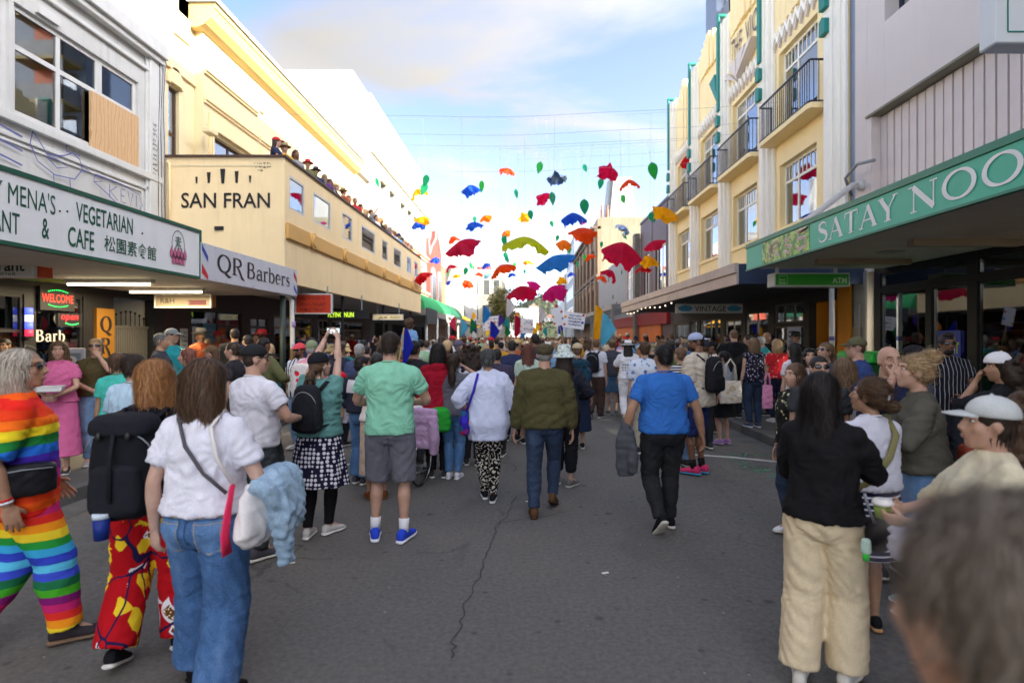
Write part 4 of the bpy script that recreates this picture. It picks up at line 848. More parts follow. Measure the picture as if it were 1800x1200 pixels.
 for i in range(4):
  c=(P[i]+P[i+1])/2+.1;y0,y1=c-1.62,c+1.42;xo=X-.5
  b=MB().prism([(X-.001,y0),(xo+.06,y0),(xo,y0+.12),(xo,y1-.12),(xo+.06,y1),(X-.001,y1)],'z',7.4,7.53).build('balcony',M_VIC,t)
  r=MB();path=[(X-.01,y0+.02),(xo+.03,y0+.02),(xo+.03,y1-.02),(X-.01,y1-.02)]
  for z,h in ((8.56,.035),(7.56,.02)):
   for (ax,ay),(bx,by)in zip(path[:-1],path[1:]):
    if ax==bx:r.box(ax-.025,ax+.025,min(ay,by)+.026,max(ay,by)-.026,z,z+h)
    else:r.box(min(ax,bx),max(ax,bx)+.024,ay-.025,ay+.025,z,z+h)
  n=26
  for k in range(n):y=y0+.05+(y1-y0-.1)*k/(n-1);r.box(xo+.022,xo+.038,y-.008,y+.008,7.53,8.56)
  for k in range(1,4):
   for y in (y0+.02,y1-.02):r.box(X-.5*k/4-.008,X-.5*k/4+.008,y-.008,y+.008,7.53,8.56)
  r.build('railing',M_IRON,b)
 c=thing('shop_canopy','grey metal edged canopy under the cream hotel','canopy',(0,0,0))
 MB().box(4.66,X,12.6,27.4,2.98,3.36).build('slab',paint('canopy_dark',(.06,.06,.062),.6),c)
 fm=paint('lead_fascia',srgb(176,164,158),.5,.16,1.4,.15,.3,.3)
 for k in range(6):
  y0=12.45+k*2.5;MB().box(4.6,4.655,y0,y0+2.494,2.95,3.2).build('fascia_panel',fm,c,bevel=.004);MB().box(4.56,4.655,y0,y0+2.494,3.206,3.42).build('fascia_panel',fm,c,bevel=.004)
 MB().box(4.66,X,12.44,12.56,2.96,3.4).build('end_panel',paint('navy_end',srgb(40,58,88),.5),c)
 lm=MB()
 for k in range(11):lm.ell((4.72,18.5+k*.8,2.9-.05*math.sin(k*.9)),.02,6,4)
 s=lm.build('festoon_lamps',glow('festoon_bulb',(1,.8,.55),.8),c);s['kind']='stuff'
 f=thing('shopfront','dim timber shopfronts of the vintage shop under the hotel canopy','shopfront',(0,0,0));X=XR
 ops=[(13.5,14.9,.12,2.7),(15.2,17.0,.5,2.1),(15.2,17.0,2.2,2.75),(17.4,19.2,.12,2.6),(19.6,21.2,.5,2.4),(21.7,24.2,.5,2.5),(24.6,25.6,.12,2.5),(25.9,28.2,.5,2.4)]
 wall(MB(),'x',X,.2,13.1,28.7,.12,3.2,ops).build('wall',paint('brown_front',(.035,.028,.024),.6,.2),f)
 for o in ops[1:]:window(f,1,X,*o,[(o[0]+o[1])/2]if o[2]<2 else [15.8,16.4],[],paint('weathered_frame',(.16,.14,.12),.6),M_GLASSD,.05,.04,'shop_window')
 MB().box(X+2.5,X+2.6,13.2,28.6,0,3.1).box(X+.2,X+2.5,17.1,17.2,.1,3.1).build('back_wall',paint('brown_room',(.09,.07,.05),.8),f)
 am=paint('amber_wall',srgb(205,132,22),.6,.06,1.2,.05)
 MB().box(X+1.0,X+1.1,13.4,15,.12,3.0).box(X+.201,X+1.0,14.9,15.0,.12,3.0).build('amber_recess',am,f)
 MB().box(X+.02,X-.03,12.95,13.48,.12,3.2).build('amber_pier',am,f)
 r=MB();[r.box(X+.3,X+.33,13.55+k*.13,13.57+k*.13,.15,1.25)for k in range(10)];r.box(X+.28,X+.35,13.5,14.9,1.25,1.3).box(X+.28,X+.35,13.5,14.9,1.1,1.13);r.build('railing',M_BLACK,f)
 pm=paint('placard_print',srgb(205,218,235),.6)
 MB().box(X-.02,X-.005,15.3,16.1,1.55,2.08).build('poster',pm,f);scribble('R',(X-.02,16.0,1.6),.6,.4,3,paint('print_blue',srgb(40,60,150),.6),f,'print',8,.03,.004)
 MB().box(X-.02,X-.005,15.6,16.7,1.05,1.5).build('poster',paint('poster_teal',srgb(50,140,150),.6,.3,6),f)
 gl=glow('warm_bulb',(1,.65,.3),4);dim=glow('lit_shop',(1,.6,.16),.3)
 MB().box(X+1.6,X+1.65,21.9,22.6,2.0,2.5).box(X+2.2,X+2.25,25.9,26.4,1.9,2.4).build('lit_panel',dim,f)
 for y,z in ((16.1,2.5),(18.2,2.3),(20.3,2.2),(23.4,2.3),(26.9,2.3)):MB().ell((X+1.2,y,z),.06,8,6).build('pendant_lamp',gl,f,smooth=True)
 for y in (18,20.5,23,27):MB().box(X+1.4,X+2.0,y-.5,y+.5,.1,1.6).build('shelf',paint('shelf_wood',(.2,.13,.08),.6),f)
 t2,at=hung_sign('long white hanging sign reading VINTAGE between two blue shapes',1188,1305,534,550.5,19,paint('vintage_white',srgb(205,203,196),.5,.05),.16,M_WHT2,z_hang=3.0)
 text('VINTAGE','C',at(1221,547.5),PX(1276,19)-PX(1221,19),.19,M_INK,t2,'lettering',.005,bold=.01)
 bl=paint('vintage_blue',srgb(70,150,190),.5,.25,20)
 for x0,x1 in ((1192,1217),(1278,1303)):
  a=at(x0,542);w=PX(x1,19)-PX(x0,19);pts=[(w/2+w/2*math.cos(q)*(1+.06*math.sin(7*q)),.1*math.sin(q)*(1+.1*math.sin(5*q)))for q in np.linspace(0,2*math.pi,30)[:-1]]
  flat_shape(pts,[tuple(range(len(pts)))],'C',a,bl,t2,'blue_car_shape',.005)
 Y=11.5;t3=thing('atm_sign','green hanging bank ATM sign with white frame under the satay canopy','sign',(0,0,0));x0,x1,z0,z1=PX(1361,Y),PX(1494,Y),PZ(503.5,Y),PZ(479.5,Y)
 MB().box(x0,x1,Y,Y+.34,z0,z1).build('box',paint('atm_case',srgb(200,200,200),.4),t3,bevel=.008);MB().box(x0+.025,x1-.025,Y-.008,Y-.001,z0+.025,z1-.025).build('face',paint('atm_green',srgb(40,140,30),.4,.06),t3)
 text('ATM','C',(x1-.36,Y-.008,z0+.07),.29,.11,paint('pale_print',srgb(190,220,180),.5),t3,'lettering',.004,bold=.03)
 sq=paint('pale_print',srgb(190,220,180),.5);strokes_shape([([(0,0),(.17,0)],.006),([(.17,0),(.17,.17)],.006),([(.17,.17),(0,.17)],.006),([(0,.17),(0,0)],.006)],'C',(x0+.09,Y-.008,z0+.05),sq,t3,'emblem',.004)
 text('Kiwi','C',(x0+.11,Y-.008,z0+.115),.1,.04,sq,t3,'lettering',.004);text('bank','C',(x0+.11,Y-.008,z0+.065),.12,.04,sq,t3,'lettering',.004)
 for x in (x0+.13,x1-.2):MB().tube([(x,Y+.17,z1),(x,Y+.17,3.22)],.035,10).build('hanger',M_WHT2,t3)
 d=thing('downpipe','white downpipe below the green ATM sign','pipe',(PX(1462,12.5),12.5,.12));MB().tube([(0,0,0),(0,0,2.85)],.055,12).build('pipe',M_WHT2,d,smooth=True)
 for z in (.7,1.25,1.6):MB().tube([(0,0,z),(0,0,z+.09)],.057,12).build('sticker',M_INK if z<1 else M_PURP,d)
 MB().box(.12,.45,.05,.35,0,2.9).build('dark_pier',M_BLACK,d)if False else None
 tp=thing('canopy_tie','white tie pipe running from the satay canopy edge up to the wall','pipe',(0,0,0));MB().tube([(4.85,9.9,3.8),(XR-.25,12.45,5.12),(XR+.02,12.55,5.16)],.06,12).build('pipe',M_WHT2,tp,smooth=True);MB().ell((XR-.03,12.52,5.14),.13).build('collar',M_WHT2,tp,smooth=True)
 MB().tube([(XR-.02,12.9,5.0),(XR-.25,12.75,5.35),(XR-.3,12.2,5.5),(XR-.1,11.9,5.5)],.035,8).build('drain',M_STEEL,tp,smooth=True)
vic()
def satay():
 t=thing('restaurant_building','grey plastered restaurant building with vertical battens above its green canopy','building',(0,0,0));X=XR
 MB().box(X+.05,X+.35,12.82,13.08,.12,16.2).build('flashing',paint('blue_steel',srgb(150,164,188),.4,.1,1,.05,.2,.4),t)
 y0=3.4
 wall(MB(),'x',X,.4,y0,12.35,6.57,16.4,[(8.0,11.75,8.3,10.3),(8.0,11.75,12,14)]).box(X-.0,X+.4,12.35,12.8,.12,16.4).box(X+.4,X+8,y0,12.8,16.1,16.4).box(X+.4,X+8,12.4,12.8,0,16.1).box(X+.4,X+8,y0,y0+.4,0,16.1).build('wall',M_GREY,t,bevel=.008)
 for z0,z1 in ((8.3,10.3),(12,14)):
  window(t,1,X,8.0,11.75,z0,z1,[9.2,10.5],[],paint('navy_frame',(.012,.014,.04),.4),M_GLASSB,.1,.3)
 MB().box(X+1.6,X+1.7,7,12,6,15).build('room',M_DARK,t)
 MB().box(X+.32,X+.4,y0,12.35,3.2,6.57).build('backing',paint('batten_gap',srgb(108,88,84),.8),t)
 MB().box(X+.0,X+.33,12.2,12.349,3.2,6.569).build('reveal',M_GREY2,t)
 me=None
 y=12.1
 while y>5.2:
  if me is None:o=MB().box(X+.2,X+.318,-.095,.095,3.2,6.5).build('batten',M_GREY2,t,bevel=.008);me=o.data
  else:
   o=bpy.data.objects.new('batten',me);COL.objects.link(o);o.parent=t
  o.location=(random.uniform(-.006,.006),y,0);y-=.232
 MB().box(X-.05,X+.3,y0,12.34,6.52,6.566).build('drip_edge',paint('drip_olive',(.2,.19,.13),.6),t)
 c=thing('shop_canopy','dark canopy over the satay restaurant footpath','canopy',(0,0,0))
 MB().box(4.66,X+.3,2.5,11.82,3.22,3.6).build('slab',paint('canopy_soffit',srgb(205,198,194),.7,.1,1.2,.05,.2),c)
 for yy,x0,x1 in ((10.4,5.3,7.0),(8.3,5.6,7.2)):MB().box(x0,x1,yy-.07,yy+.07,3.12,3.219).build('light_fitting',paint('old_fitting',srgb(150,132,112),.6,.15),c)
 MB().box(5.9,6.2,9.3,9.6,3.2,3.219).build('hatch',M_STEEL,c)
 s=thing('fascia_sign','sea green fascia sign with white satay noodle restaurant lettering','sign',(0,0,0));Xs=4.6;z0,z1=3.2,3.72
 def yx(px):return 4.6*1000/(px-925)
 MB().box(Xs,Xs+.055,2.5,11.88,z0,z1-.09).build('panel',M_SATAY,s);MB().box(Xs-.02,Xs+.07,2.5,11.9,z1-.088,z1).build('top_rail',M_SATAY2,s,bevel=.004);MB().box(Xs-.01,Xs+.06,2.5,11.9,z0-.03,z0-.001).build('bottom_rail',M_SATAY2,s)
 wv=paint('sign_letter_white',srgb(232,236,236),.5,.03)
 serif_text('SATAY','R',(Xs,yx(1438),3.27),yx(1438)-yx(1578),.31,wv,s,'lettering',.006,.05)
 serif_text('NOODLES','R',(Xs,yx(1599),3.27),(yx(1599)-yx(1790))*7/3.15,.31,wv,s,'lettering',.006,.07)
 lm,nt,b=_new('leaf_print');v=_coord(nt);n=_noise(nt,v,4,3,.5,2.5)
 nt.links.new(_ramp(nt,n,[(.35,srgb(20,110,60)),(.5,srgb(60,140,60)),(.52,srgb(196,214,120)),(.6,srgb(150,190,90))],'LINEAR'),b.inputs['Base Color']);b.inputs['Roughness'].default_value=.4
 MB().box(Xs-.008,Xs-.001,yx(1423),yx(1341),z0+.005,z1-.1).build('leaf_panel',lm,s)
 st=[]
 for i,pts in enumerate(([(0,.0),(.12,.26),(.16,.1),(.02,.2),(.3,.3),(.3,.18),(.12,.14),(.34,.0)],[(.5,.22),(.62,.26),(.56,.14),(.48,.06),(.62,0),(.7,.1),(.56,.14)],[(.86,.3),(1.1,.32),(.88,.28),(.86,.18),(1.04,.18),(1.06,.04),(.9,0),(.84,.06)])):st.append((pts,.055));
 strokes_shape([([(p[0]*1.35,p[1])for p in a],w)for a,w in st],'R',(Xs,yx(1352),3.27),wv,s,'lettering',.014)
 strokes_shape([([(p[0]*1.35,p[1])for p in a],.02)for a,w in st],'R',(Xs,yx(1352),3.27),paint('print_rose',srgb(190,110,110),.5),s,'lettering',.02)
 f=thing('shopfront','black framed restaurant windows under the satay canopy','shopfront',(0,0,0))
 ops=[(10.55,11.9,.12,2.72),(9.55,10.4,.3,2.72),(6.2,9.35,.3,2.72),(3.6,6.0,.3,2.72),(9.55,11.9,2.82,3.12),(6.2,9.35,2.82,3.12)]
 wall(MB(),'x',X,.15,3.4,12.1,.12,3.25,ops).build('frame',M_BLACK,f)
 for o in ops:window(f,1,X,*o,[],[],M_BLACK,M_GLASSD,.04,.03,'shop_window')
 bk=wall(MB(),'x',X+3.2,.1,3.4,12.3,0,3.2);bk.box(X+.15,X+3.2,12.2,12.34,0,3.2);bk.build('back_wall',paint('olive_lime_wall',srgb(140,150,60),.7,.1),f)
 MB().box(X+1.2,X+1.25,3.6,9.2,1.2,3.0).build('room_divider',paint('sand_wall',srgb(176,156,100),.7,.08),f)
 MB().box(X+.9,X+1.6,9.7,11.6,0.1,1.1).build('counter',paint('shop_wood',(.12,.05,.03),.5),f)
 MB().box(X+.6,X+.66,9.55,9.95,2.0,2.7).build('pillar_panel',paint('pillar_cream',srgb(214,192,130),.7),f)
 MB().box(X+.5,X+1.1,9.2,10.2,.9,1.35).build('red_cabinet',paint('cabinet_red',srgb(120,24,20),.5),f)
 MB().box(X+.5,X+1.4,7.0,8.6,3.0,3.06).build('ceiling_light',glow('strip_light',(1,.88,.62),3),f)
 MB().box(X-.02,X+.001,12.36,12.79,.12,3.25).build('pier_face',paint('pier_pale',srgb(150,146,138),.7,.1,2,.1,.3),f)
 me=None
 for k in range(9):
  o=MB().box(X-.035,X-.022,12.37,12.78,.16+k*.34,.16+k*.34+.33).build('pier_block',paint('pier_pale',srgb(150,146,138),.7),f,bevel=.004)
 MB().box(X-.12,X-.036,12.45,12.7,1.7,2.0).build('meter_box',paint('meter_grey',srgb(130,122,112),.6,.2),f,bevel=.01)
 MB().tube([(X-.08,12.5,2.0),(X-.07,12.5,2.5),(X-.05,12.75,2.6)],.015,6).tube([(X-.08,12.68,1.7),(X-.06,12.72,.2)],.02,6).build('conduit',M_STEEL,f)
 po=thing('wall_posters','red and magenta posters pasted on the pale pier by the restaurant','poster',(X,0,0));
 for z0,z1,m,sd_ in ((1.35,1.75,paint('poster_red',srgb(190,50,30),.6,.25,8),1),(.75,1.33,paint('poster_magenta',srgb(180,40,110),.6,.3,7),2)):
  MB().box(-.044,-.037,12.4,12.66,z0,z1).build('poster',m,po);scribble('R',(-.045,12.63,z0+.05),.2,z1-z0-.1,4,M_WHT2,po,'print',sd_,.014,.003)
 l_=bpy.data.lights.new('shop_lamp','AREA');l_.size=1.6;l_.energy=40;l_.color=(1,.88,.66)
 for yy in (7.8,10.6):lo=bpy.data.objects.new('shop_lamp',l_);COL.objects.link(lo);lo.location=(X+1.0,yy,2.97);lo.parent=f
 pp=thing('wall_poster','blue poster with yellow green letters in the restaurant window','poster',(X-.03,9.92,1.13));Hh=.78
 MB().box(-.012,.0,-.27,.27,0,Hh).build('sheet',paint('poster_blue',srgb(66,78,170),.5,.12,5),pp);text('PARA IT','R',(-.012,.25,.38),.5,.2,paint('poster_lime',srgb(196,212,50),.5),pp,'lettering',.004,bold=.03)
 strokes_shape([(arc(.28,.5,.15,.17,0,360,24),.03),([(.36,.64),(.2,.3)],.03)],'R',(-.012,.28,0),wv,pp,'emblem',.008)
 g=thing('green_container','bright green lidded bin behind the balding man by the restaurant','bin',(XR-.75,10.9,.12));MB().box(-.38,.38,-.5,.5,.0,1.2).build('container_body',paint('container_green_dark',srgb(20,90,40),.5),g,bevel=.04);MB().prism([(-.45,1.2),(.45,1.2),(.36,1.4),(-.36,1.4)],'y',-.56,.56).build('lid',paint('container_green',srgb(30,170,60),.45),g,bevel=.02)  # lidded shape stands for a green thing seen in the window glass
 bs=thing('blade_sign','white box blade sign with thin green border high on the grey building','sign',(0,0,0));w=paint('blade_white',srgb(214,220,222),.45,.05)
 MB().box(4.99,6.6,6.05,6.27,4.93,6.6).build('case',w,bs,bevel=.01);e=.004
 strokes_shape([([(.08,0),(.08,1.6)],.018),([(.08,0),(1.5,0)],.018),([(1.5,0),(1.5,1.6)],.018)],'C',(5.04,6.05,5.04),M_SATAY2,bs,'border',e);strokes_shape([([(.4,.75),(.55,.78),(.5,.68)],.03),([(.3,1.0),(.45,1.05)],.03),([(.3,.5),(.34,.42)],.03)],'C',(5.04,6.05,5.04),M_SATAY2,bs,'print',e)
 MB().box(4.995,6.595,6.055,6.265,4.915,4.928).build('base_plate',M_STEEL,bs);MB().box(6.6,X,6.1,6.2,5.2,5.3).box(6.6,X,6.1,6.2,6.3,6.4).build('bracket',M_STEEL,bs)
satay()
def far_right():
 X=XR;pur=paint('purple_panel',srgb(78,62,72),.55,.08,1,.05)
 t=thing('purple_building','dark plum clad building with one tall window beside the cream hotel','building',(0,0,0));ops=[(30.2,32.6,3.9,6.9),(34.2,35.8,4.2,6.9)]
 wall(MB(),'x',X,.3,28.75,36.8,.12,9.0,ops).box(X+.3,X+8,28.75,29,0,9).box(X+.3,X+8,36.5,36.8,0,9).build('wall',pur,t)
 for o in ops:window(t,1,X,*o,[(o[0]+o[1])/2],[],M_VIC2,M_GLASSB,.12,.12)
 MB().box(X-.06,X+.3,28.75,36.8,9.0,9.14).build('parapet_cap',M_BLACK,t);MB().box(X+1,X+1.1,29,36.4,3,8).build('room',M_DARK,t)
 for y in (29.9,33.4):MB().box(X-.02,X-.001,y,y+.04,3.3,9).build('panel_joint',M_BLACK,t)
 t=thing('white_shop','narrow white two storey shop with lattice windows and red trim','building',(0,0,0));
 MB().box(X,X+8,36.85,41,0,8.2).build('wall',paint('white_brick',srgb(205,204,198),.7,.08,3,.3),t)
 for k in range(3):
  y=37.7+k*1.25;w=MB().box(X-.08,X-.001,y-.5,y+.5,4.3,7.0).build('window',M_WHT2,t)
  for a in (-.24,.24):
   for z in (4.5,5.3,6.1):MB().box(X-.09,X-.081,y+a-.17,y+a+.17,z,z+.65).build('pane',paint('pale_pane',srgb(150,165,170),.2),w)
  MB().box(X-.3,X-.081,y-.5,y+.5,4.0,4.12).box(X-.3,X-.26,y-.5,y-.46,3.6,4.0).build('flower_box',paint('rust_box',srgb(150,60,40),.6),t)
 MB().box(X-.1,X-.001,40.9,41.05,3.5,8.0).build('red_edge',paint('trim_red',srgb(170,50,50),.6),t)
 MB().box(X-.35,X-.001,36.9,37.7,.1,8.5).build('brick_pier',paint('brick_grey',srgb(125,118,110),.8,.2,6,.5),t)
 t=thing('corrugated_building','pale ribbed cladding building with a low pitched gable beyond the white shop','building',(0,0,0));cm=paint('pale_cladding',srgb(170,175,176),.55,.05,1,.05,.12)
 MB().box(X+.06,X+8,41.1,58.5,0,8.0).build('wall',cm,t)
 me=None
 for k in range(43):
  if me is None:o=MB().box(X,X+.058,-.07,.07,3.4,8.05).build('rib',cm,t);me=o.data
  else:o=bpy.data.objects.new('rib',me);COL.objects.link(o);o.parent=t
  o.location=(0,41.3+k*.4,0)
 MB().prism([(X,8.0),(X+8,8.0),(X+3.5,10.6)],'y',41.1,41.4).build('gable',paint('gable_grey',srgb(170,178,180),.6),t)
 for y,z in ((44,6.8),(48.4,5.2),(51,6.9),(54.6,4.6),(46.5,4.5)):MB().ell((X-.02,y,z),(.04,.14,.2),8,6).build('vent',M_INK,t)
 v=thing('verandah','grey steel framed verandah with slatted roof on the right footpath','canopy',(0,0,0));sm=paint('verandah_grey',srgb(120,124,128),.5)
 MB().box(4.6,4.72,30.6,48,3.3,3.55).box(4.721,X,30.6,30.7,3.3,3.55).box(4.721,X,47.9,48,3.3,3.55).build('beam',sm,v)
 me=None
 for k in range(24):
  if me is None:o=MB().box(4.73,X-.02,-.1,.1,3.56,3.6).build('slat',sm,v);me=o.data
  else:o=bpy.data.objects.new('slat',me);COL.objects.link(o);o.parent=v
  o.location=(0,31+k*.72,0)
 for Y in (30.7,35.6,40.5,47.8):MB().box(4.58,4.74,Y-.08,Y+.08,.12,3.3).build('post',sm,v)
 MB().box(XR-.2,XR-.01,29.2,47,2.5,3.2).build('red_fascia',paint('fascia_red',srgb(150,30,35),.6),v)
 f=thing('shopfront','orange and navy shopfront under the steel verandah','shopfront',(0,0,0));MB().box(XR-.08,XR-.001,31,46,1.5,2.5).build('panel',paint('panel_orange',srgb(214,110,30),.6),f);MB().box(XR-.1,XR-.001,29.3,46,.12,1.49).build('base',paint('panel_navy',srgb(24,44,90),.6),f)
 cw=paint('stained_concrete',srgb(138,131,110),.8,.14,.5,.3,.55)
 t=thing('brick_building','brown old building with heavy cornice and a stained concrete side wall','building',(0,0,0))
 MB().box(X+.35,X+9,59,86,0,14.2).build('side_wall',cw,t)
 br=paint('brown_render',srgb(140,120,96),.75,.12,1,.2,.4);ops=[(61+4.2*i,63.6+4.2*i,z,z+2.7)for i in range(6)for z in (4.2,8.6)]
 wall(MB(),'x',X,.34,59,86,.12,13.0,ops).build('wall',br,t)
 for o in ops:window(t,1,X,*o,[(o[0]+o[1])/2],[o[2]+1.8],paint('old_sash',srgb(180,165,140),.6),M_GLASSD,.12,.15)
 mb=MB()
 for z,d in ((13.0,.7),(12.7,.35),(8.0,.25),(7.6,.12),(3.6,.25)):mb.box(X-d,X-.001,58.9,86,z,z+.28)
 mb.build('cornice',paint('cornice_brown',srgb(104,92,80),.75),t,bevel=.03);MB().box(X,X+.34,59,86,13.29,14.1).build('parapet',br,t)
 for k in range(7):MB().box(X-.2,X-.001,59.2+4.2*k,60.4+4.2*k,3.9,12.6).build('pilaster',br,t)
 MB().box(X-2.4,X,59.5,86,3.2,3.6).build('canopy',paint('far_canopy',srgb(90,96,104),.6),t)
 w=thing('roof_tower','plain white tapering tower on the roof of the stained concrete building','tower',(0,0,0));a,c=PX(1069,62),PX(1114,62)
 z0,z1=14.25,PZ(316,62);pr=[(a,z0),(c,z0),(c-.35,z1),(a+.45,z1)]
 MB().prism(pr,'y',61,63.5).build('shaft',paint('tower_white',srgb(160,160,158),.6,.04,.8,.06,.1),w);MB().prism([(a-.45,z0),(a-.01,z0),(a+.44,z1),(a+.05,z1)],'y',61.3,63.4).build('side_fin',M_STEEL,w)
 c1=thing('chimney_pots','pair of small chimney pots left of the white roof tower','chimney',(PX(1058,61),61,14.2))
 for dx in (0,.6):MB().tube([(dx,0,0),(dx,0,1.2)],.16,8).tube([(dx,0,1.2),(dx,0,1.7)],.1,8).build('pot',paint('pot_clay',srgb(160,110,90),.7),c1)
 block('tall blue grey panelled building beyond the brown cornice building',X-.1,X+9,87,103,17.0,paint('blue_grey',srgb(118,130,150),.5,.08),[('x',y,z)for y in (89,92,95,98,101)for z in (4.5,7.8,11,14)],'R',win_w=1.4,win_h=2.0)
 block('light grey building at the far right end of the street',X-.3,X+9,104,128,13.2,paint('light_grey',srgb(190,192,192),.6,.06),[('x',y,z)for y in (107,112,117,122)for z in (4.5,8.5)],'R')
 t=thing('apartment_tower','tall blue grey apartment tower with orange balconies behind the cream hotel','building',(0,0,0));x0=12.7
 MB().box(x0,x0+11,38,40.2,0,34).build('wall',paint('tower_blue',srgb(112,124,146),.5,.06),t)
 for k in range(8):
  z=14+k*2.8;MB().box(x0+.3,x0+3.6,36.4,37.99,z,z+.2).build('balcony',paint('balcony_olive',srgb(150,132,76),.6),t);MB().box(x0+.3,x0+.4,36.4,37.9,z+.2,z+1.2).box(x0+.3,x0+3.6,36.4,36.46,z+.2,z+1.2).build('balustrade',paint('balustrade_grey',srgb(120,122,128),.4),t)
  MB().box(x0+.6,x0+1.6,37.9,37.99,z+.3,z+2.5).build('window',M_GLASSB,t);MB().box(x0+2.0,x0+3.4,37.9,37.99,z+.2,z+2.79).build('orange_panel',paint('tower_orange',srgb(196,104,70),.6),t)
 for x in (x0+.35,x0+3.5):MB().box(x,x+.12,36.42,36.54,0,34).build('column',M_STEEL,t)
 block('plain brick building further back along the right footpath',X,X+9,-16,3.3,16.0,paint('brick_red',srgb(120,80,66),.8,.15,5,.4),[('x',y,z)for y in (-12,-8,-4,0)for z in (5,9,12.5)],'R')
 block('pale building further back along the left footpath',XL-9,XL,-16,2.9,11.0,paint('pale_back',srgb(170,165,155),.7),[('x',y,z)for y in (-12,-8,-4,0)for z in (5,8)])
far_right()
def block_haze():pass
# ============================================================ people
def remesh(prims,voxel,smooth=4,name='body',fold=0,seed=0,lam=.1,anchors=()):
 """fuse overlapping closed shapes into one continuous surface, relax it, and press cloth folds into it"""
 V=[];F=[]
 for v,f in prims:
  k=len(V);V.extend(map(tuple,v));F.extend(tuple(i+k for i in q)for q in f)
 me=bpy.data.meshes.new('src');me.from_pydata(V,[],F)
 bm=bmesh.new();bm.from_mesh(me);bmesh.ops.recalc_face_normals(bm,faces=bm.faces[:]);bm.to_mesh(me);bm.free()
 o=bpy.data.objects.new('src',me);TS.collection.objects.link(o)
 m=o.modifiers.new('r','REMESH');m.mode='VOXEL';m.voxel_size=voxel;m.use_smooth_shade=True
 if smooth:q=o.modifiers.new('s','SMOOTH');q.factor=.5;q.iterations=smooth
 TS.view_layers[0].update();out=bpy.data.meshes.new_from_object(o.evaluated_get(TS.view_layers[0].depsgraph))
 bpy.data.objects.remove(o);bpy.data.meshes.remove(me);out.name=name
 n=len(out.vertices)
 if fold and n:
  P=np.zeros(n*3);out.vertices.foreach_get('co',P);P=P.reshape(-1,3);Nn=np.zeros(n*3);out.vertex_normals.foreach_get('vector',Nn);Nn=Nn.reshape(-1,3)
  g=np.random.default_rng(seed);f=np.zeros(n)
  for k in range(5):
   d=g.normal(size=3)*np.array([.8,.8,1.0]);d/=np.linalg.norm(d);e=g.normal(size=3);e/=np.linalg.norm(e);L=lam*g.uniform(.6,1.5)
   w=np.sin(2*np.pi*(P@d)/L+g.uniform(0,6)+2.4*np.sin((P@e)*g.uniform(7,14)+g.uniform(0,6)))
   f+=(1-w*w)*g.uniform(.5,1)*(.5+.5*np.sin((P@g.normal(size=3))*9+g.uniform(0,6)))
  for ax,ay,az,rad,amp in anchors:
   d=np.sqrt((P[:,0]-ax)**2+(P[:,1]-ay)**2*.4+(P[:,2]-az)**2);ph=np.arctan2(P[:,2]-az,P[:,0]-ax);q=np.cos(g.integers(6,10)*ph+g.uniform(0,6)+1.3*np.sin(d*30));f+=amp*np.exp(-d/rad)*np.minimum(1,d/.03)*(1-np.abs(q))*2.2
  P+=Nn*((f-.6)*fold)[:,None];out.vertices.foreach_set('co',P.ravel())
 out.polygons.foreach_set('use_smooth',[True]*len(out.polygons));out.update()
 return out
def mobj(name,me,mat,parent):
 o=bpy.data.objects.new(name,me);COL.objects.link(o);o.parent=parent
 if not me.materials:me.materials.append(mat)
 elif me.materials[0]!=mat:o.material_slots[0].link='OBJECT';o.material_slots[0].material=mat
 return o
def join_mesh(list_vf,name):
 V=[];F=[]
 for v,f in list_vf:
  k=len(V);V.extend(map(tuple,v));F.extend(tuple(i+k for i in q)for q in f)
 me=bpy.data.meshes.new(name);me.from_pydata(V,[],F);me.polygons.foreach_set('use_smooth',[True]*len(me.polygons));me.update();return me
def mesh_vf(me):
 n=len(me.vertices);P=np.zeros(n*3);me.vertices.foreach_get('co',P);return P.reshape(-1,3),[tuple(p.vertices)for p in me.polygons]
TOR={'m':[(.80,.10,.085,0),(.85,.15,.108,-.005),(.91,.172,.122,-.008),(.98,.163,.115,-.004),(1.06,.152,.105,0),(1.15,.153,.106,0),(1.25,.166,.114,0),(1.32,.176,.118,0),(1.37,.170,.106,-.006),(1.41,.148,.09,-.014),(1.445,.112,.074,-.018),(1.475,.082,.066,-.016),(1.50,.064,.06,-.012),(1.53,.06,.06,-.006)],'f':[(.80,.11,.09,0),(.85,.16,.115,-.008),(.91,.180,.128,-.014),(.98,.166,.115,-.008),(1.06,.134,.095,0),(1.14,.130,.095,.002),(1.23,.143,.112,.012),(1.29,.15,.12,.016),(1.36,.150,.1,.004),(1.40,.130,.084,-.008),(1.435,.098,.068,-.014),(1.465,.07,.058,-.014),(1.49,.055,.054,-.01),(1.53,.052,.052,-.004)]}
def sup(hw,hd,cx,cy,z,n=22,e=2.35,wave=0,k=0,ph=0):
 a=np.arange(n)*2*np.pi/n;c,s_=np.cos(a),np.sin(a)
 r=(np.abs(c)**e+np.abs(s_)**e)**(-1/e)*(1+wave*np.sin(k*a+ph))
 return np.stack([cx+hw*r*c,cy+hd*r*s_,np.full(n,z)],1)
def tor_at(z,sex,add=0,w=1,straight=0):
 T=np.array(TOR[sex]);q=[np.interp(z,T[:,0],T[:,i])for i in (1,2,3)]
 hw,hd=q[0]*w,q[1]*(w*.6+.4 if w>1 else w)
 if straight and z<1.3:
  ch=[np.interp(1.31,T[:,0],T[:,i])for i in (1,2)];hw=max(hw,hw*(1-straight)+ch[0]*w*straight);hd=max(hd,hd*(1-straight)+ch[1]*w*straight)
 return hw+add,hd+add,q[2]
HAND={}
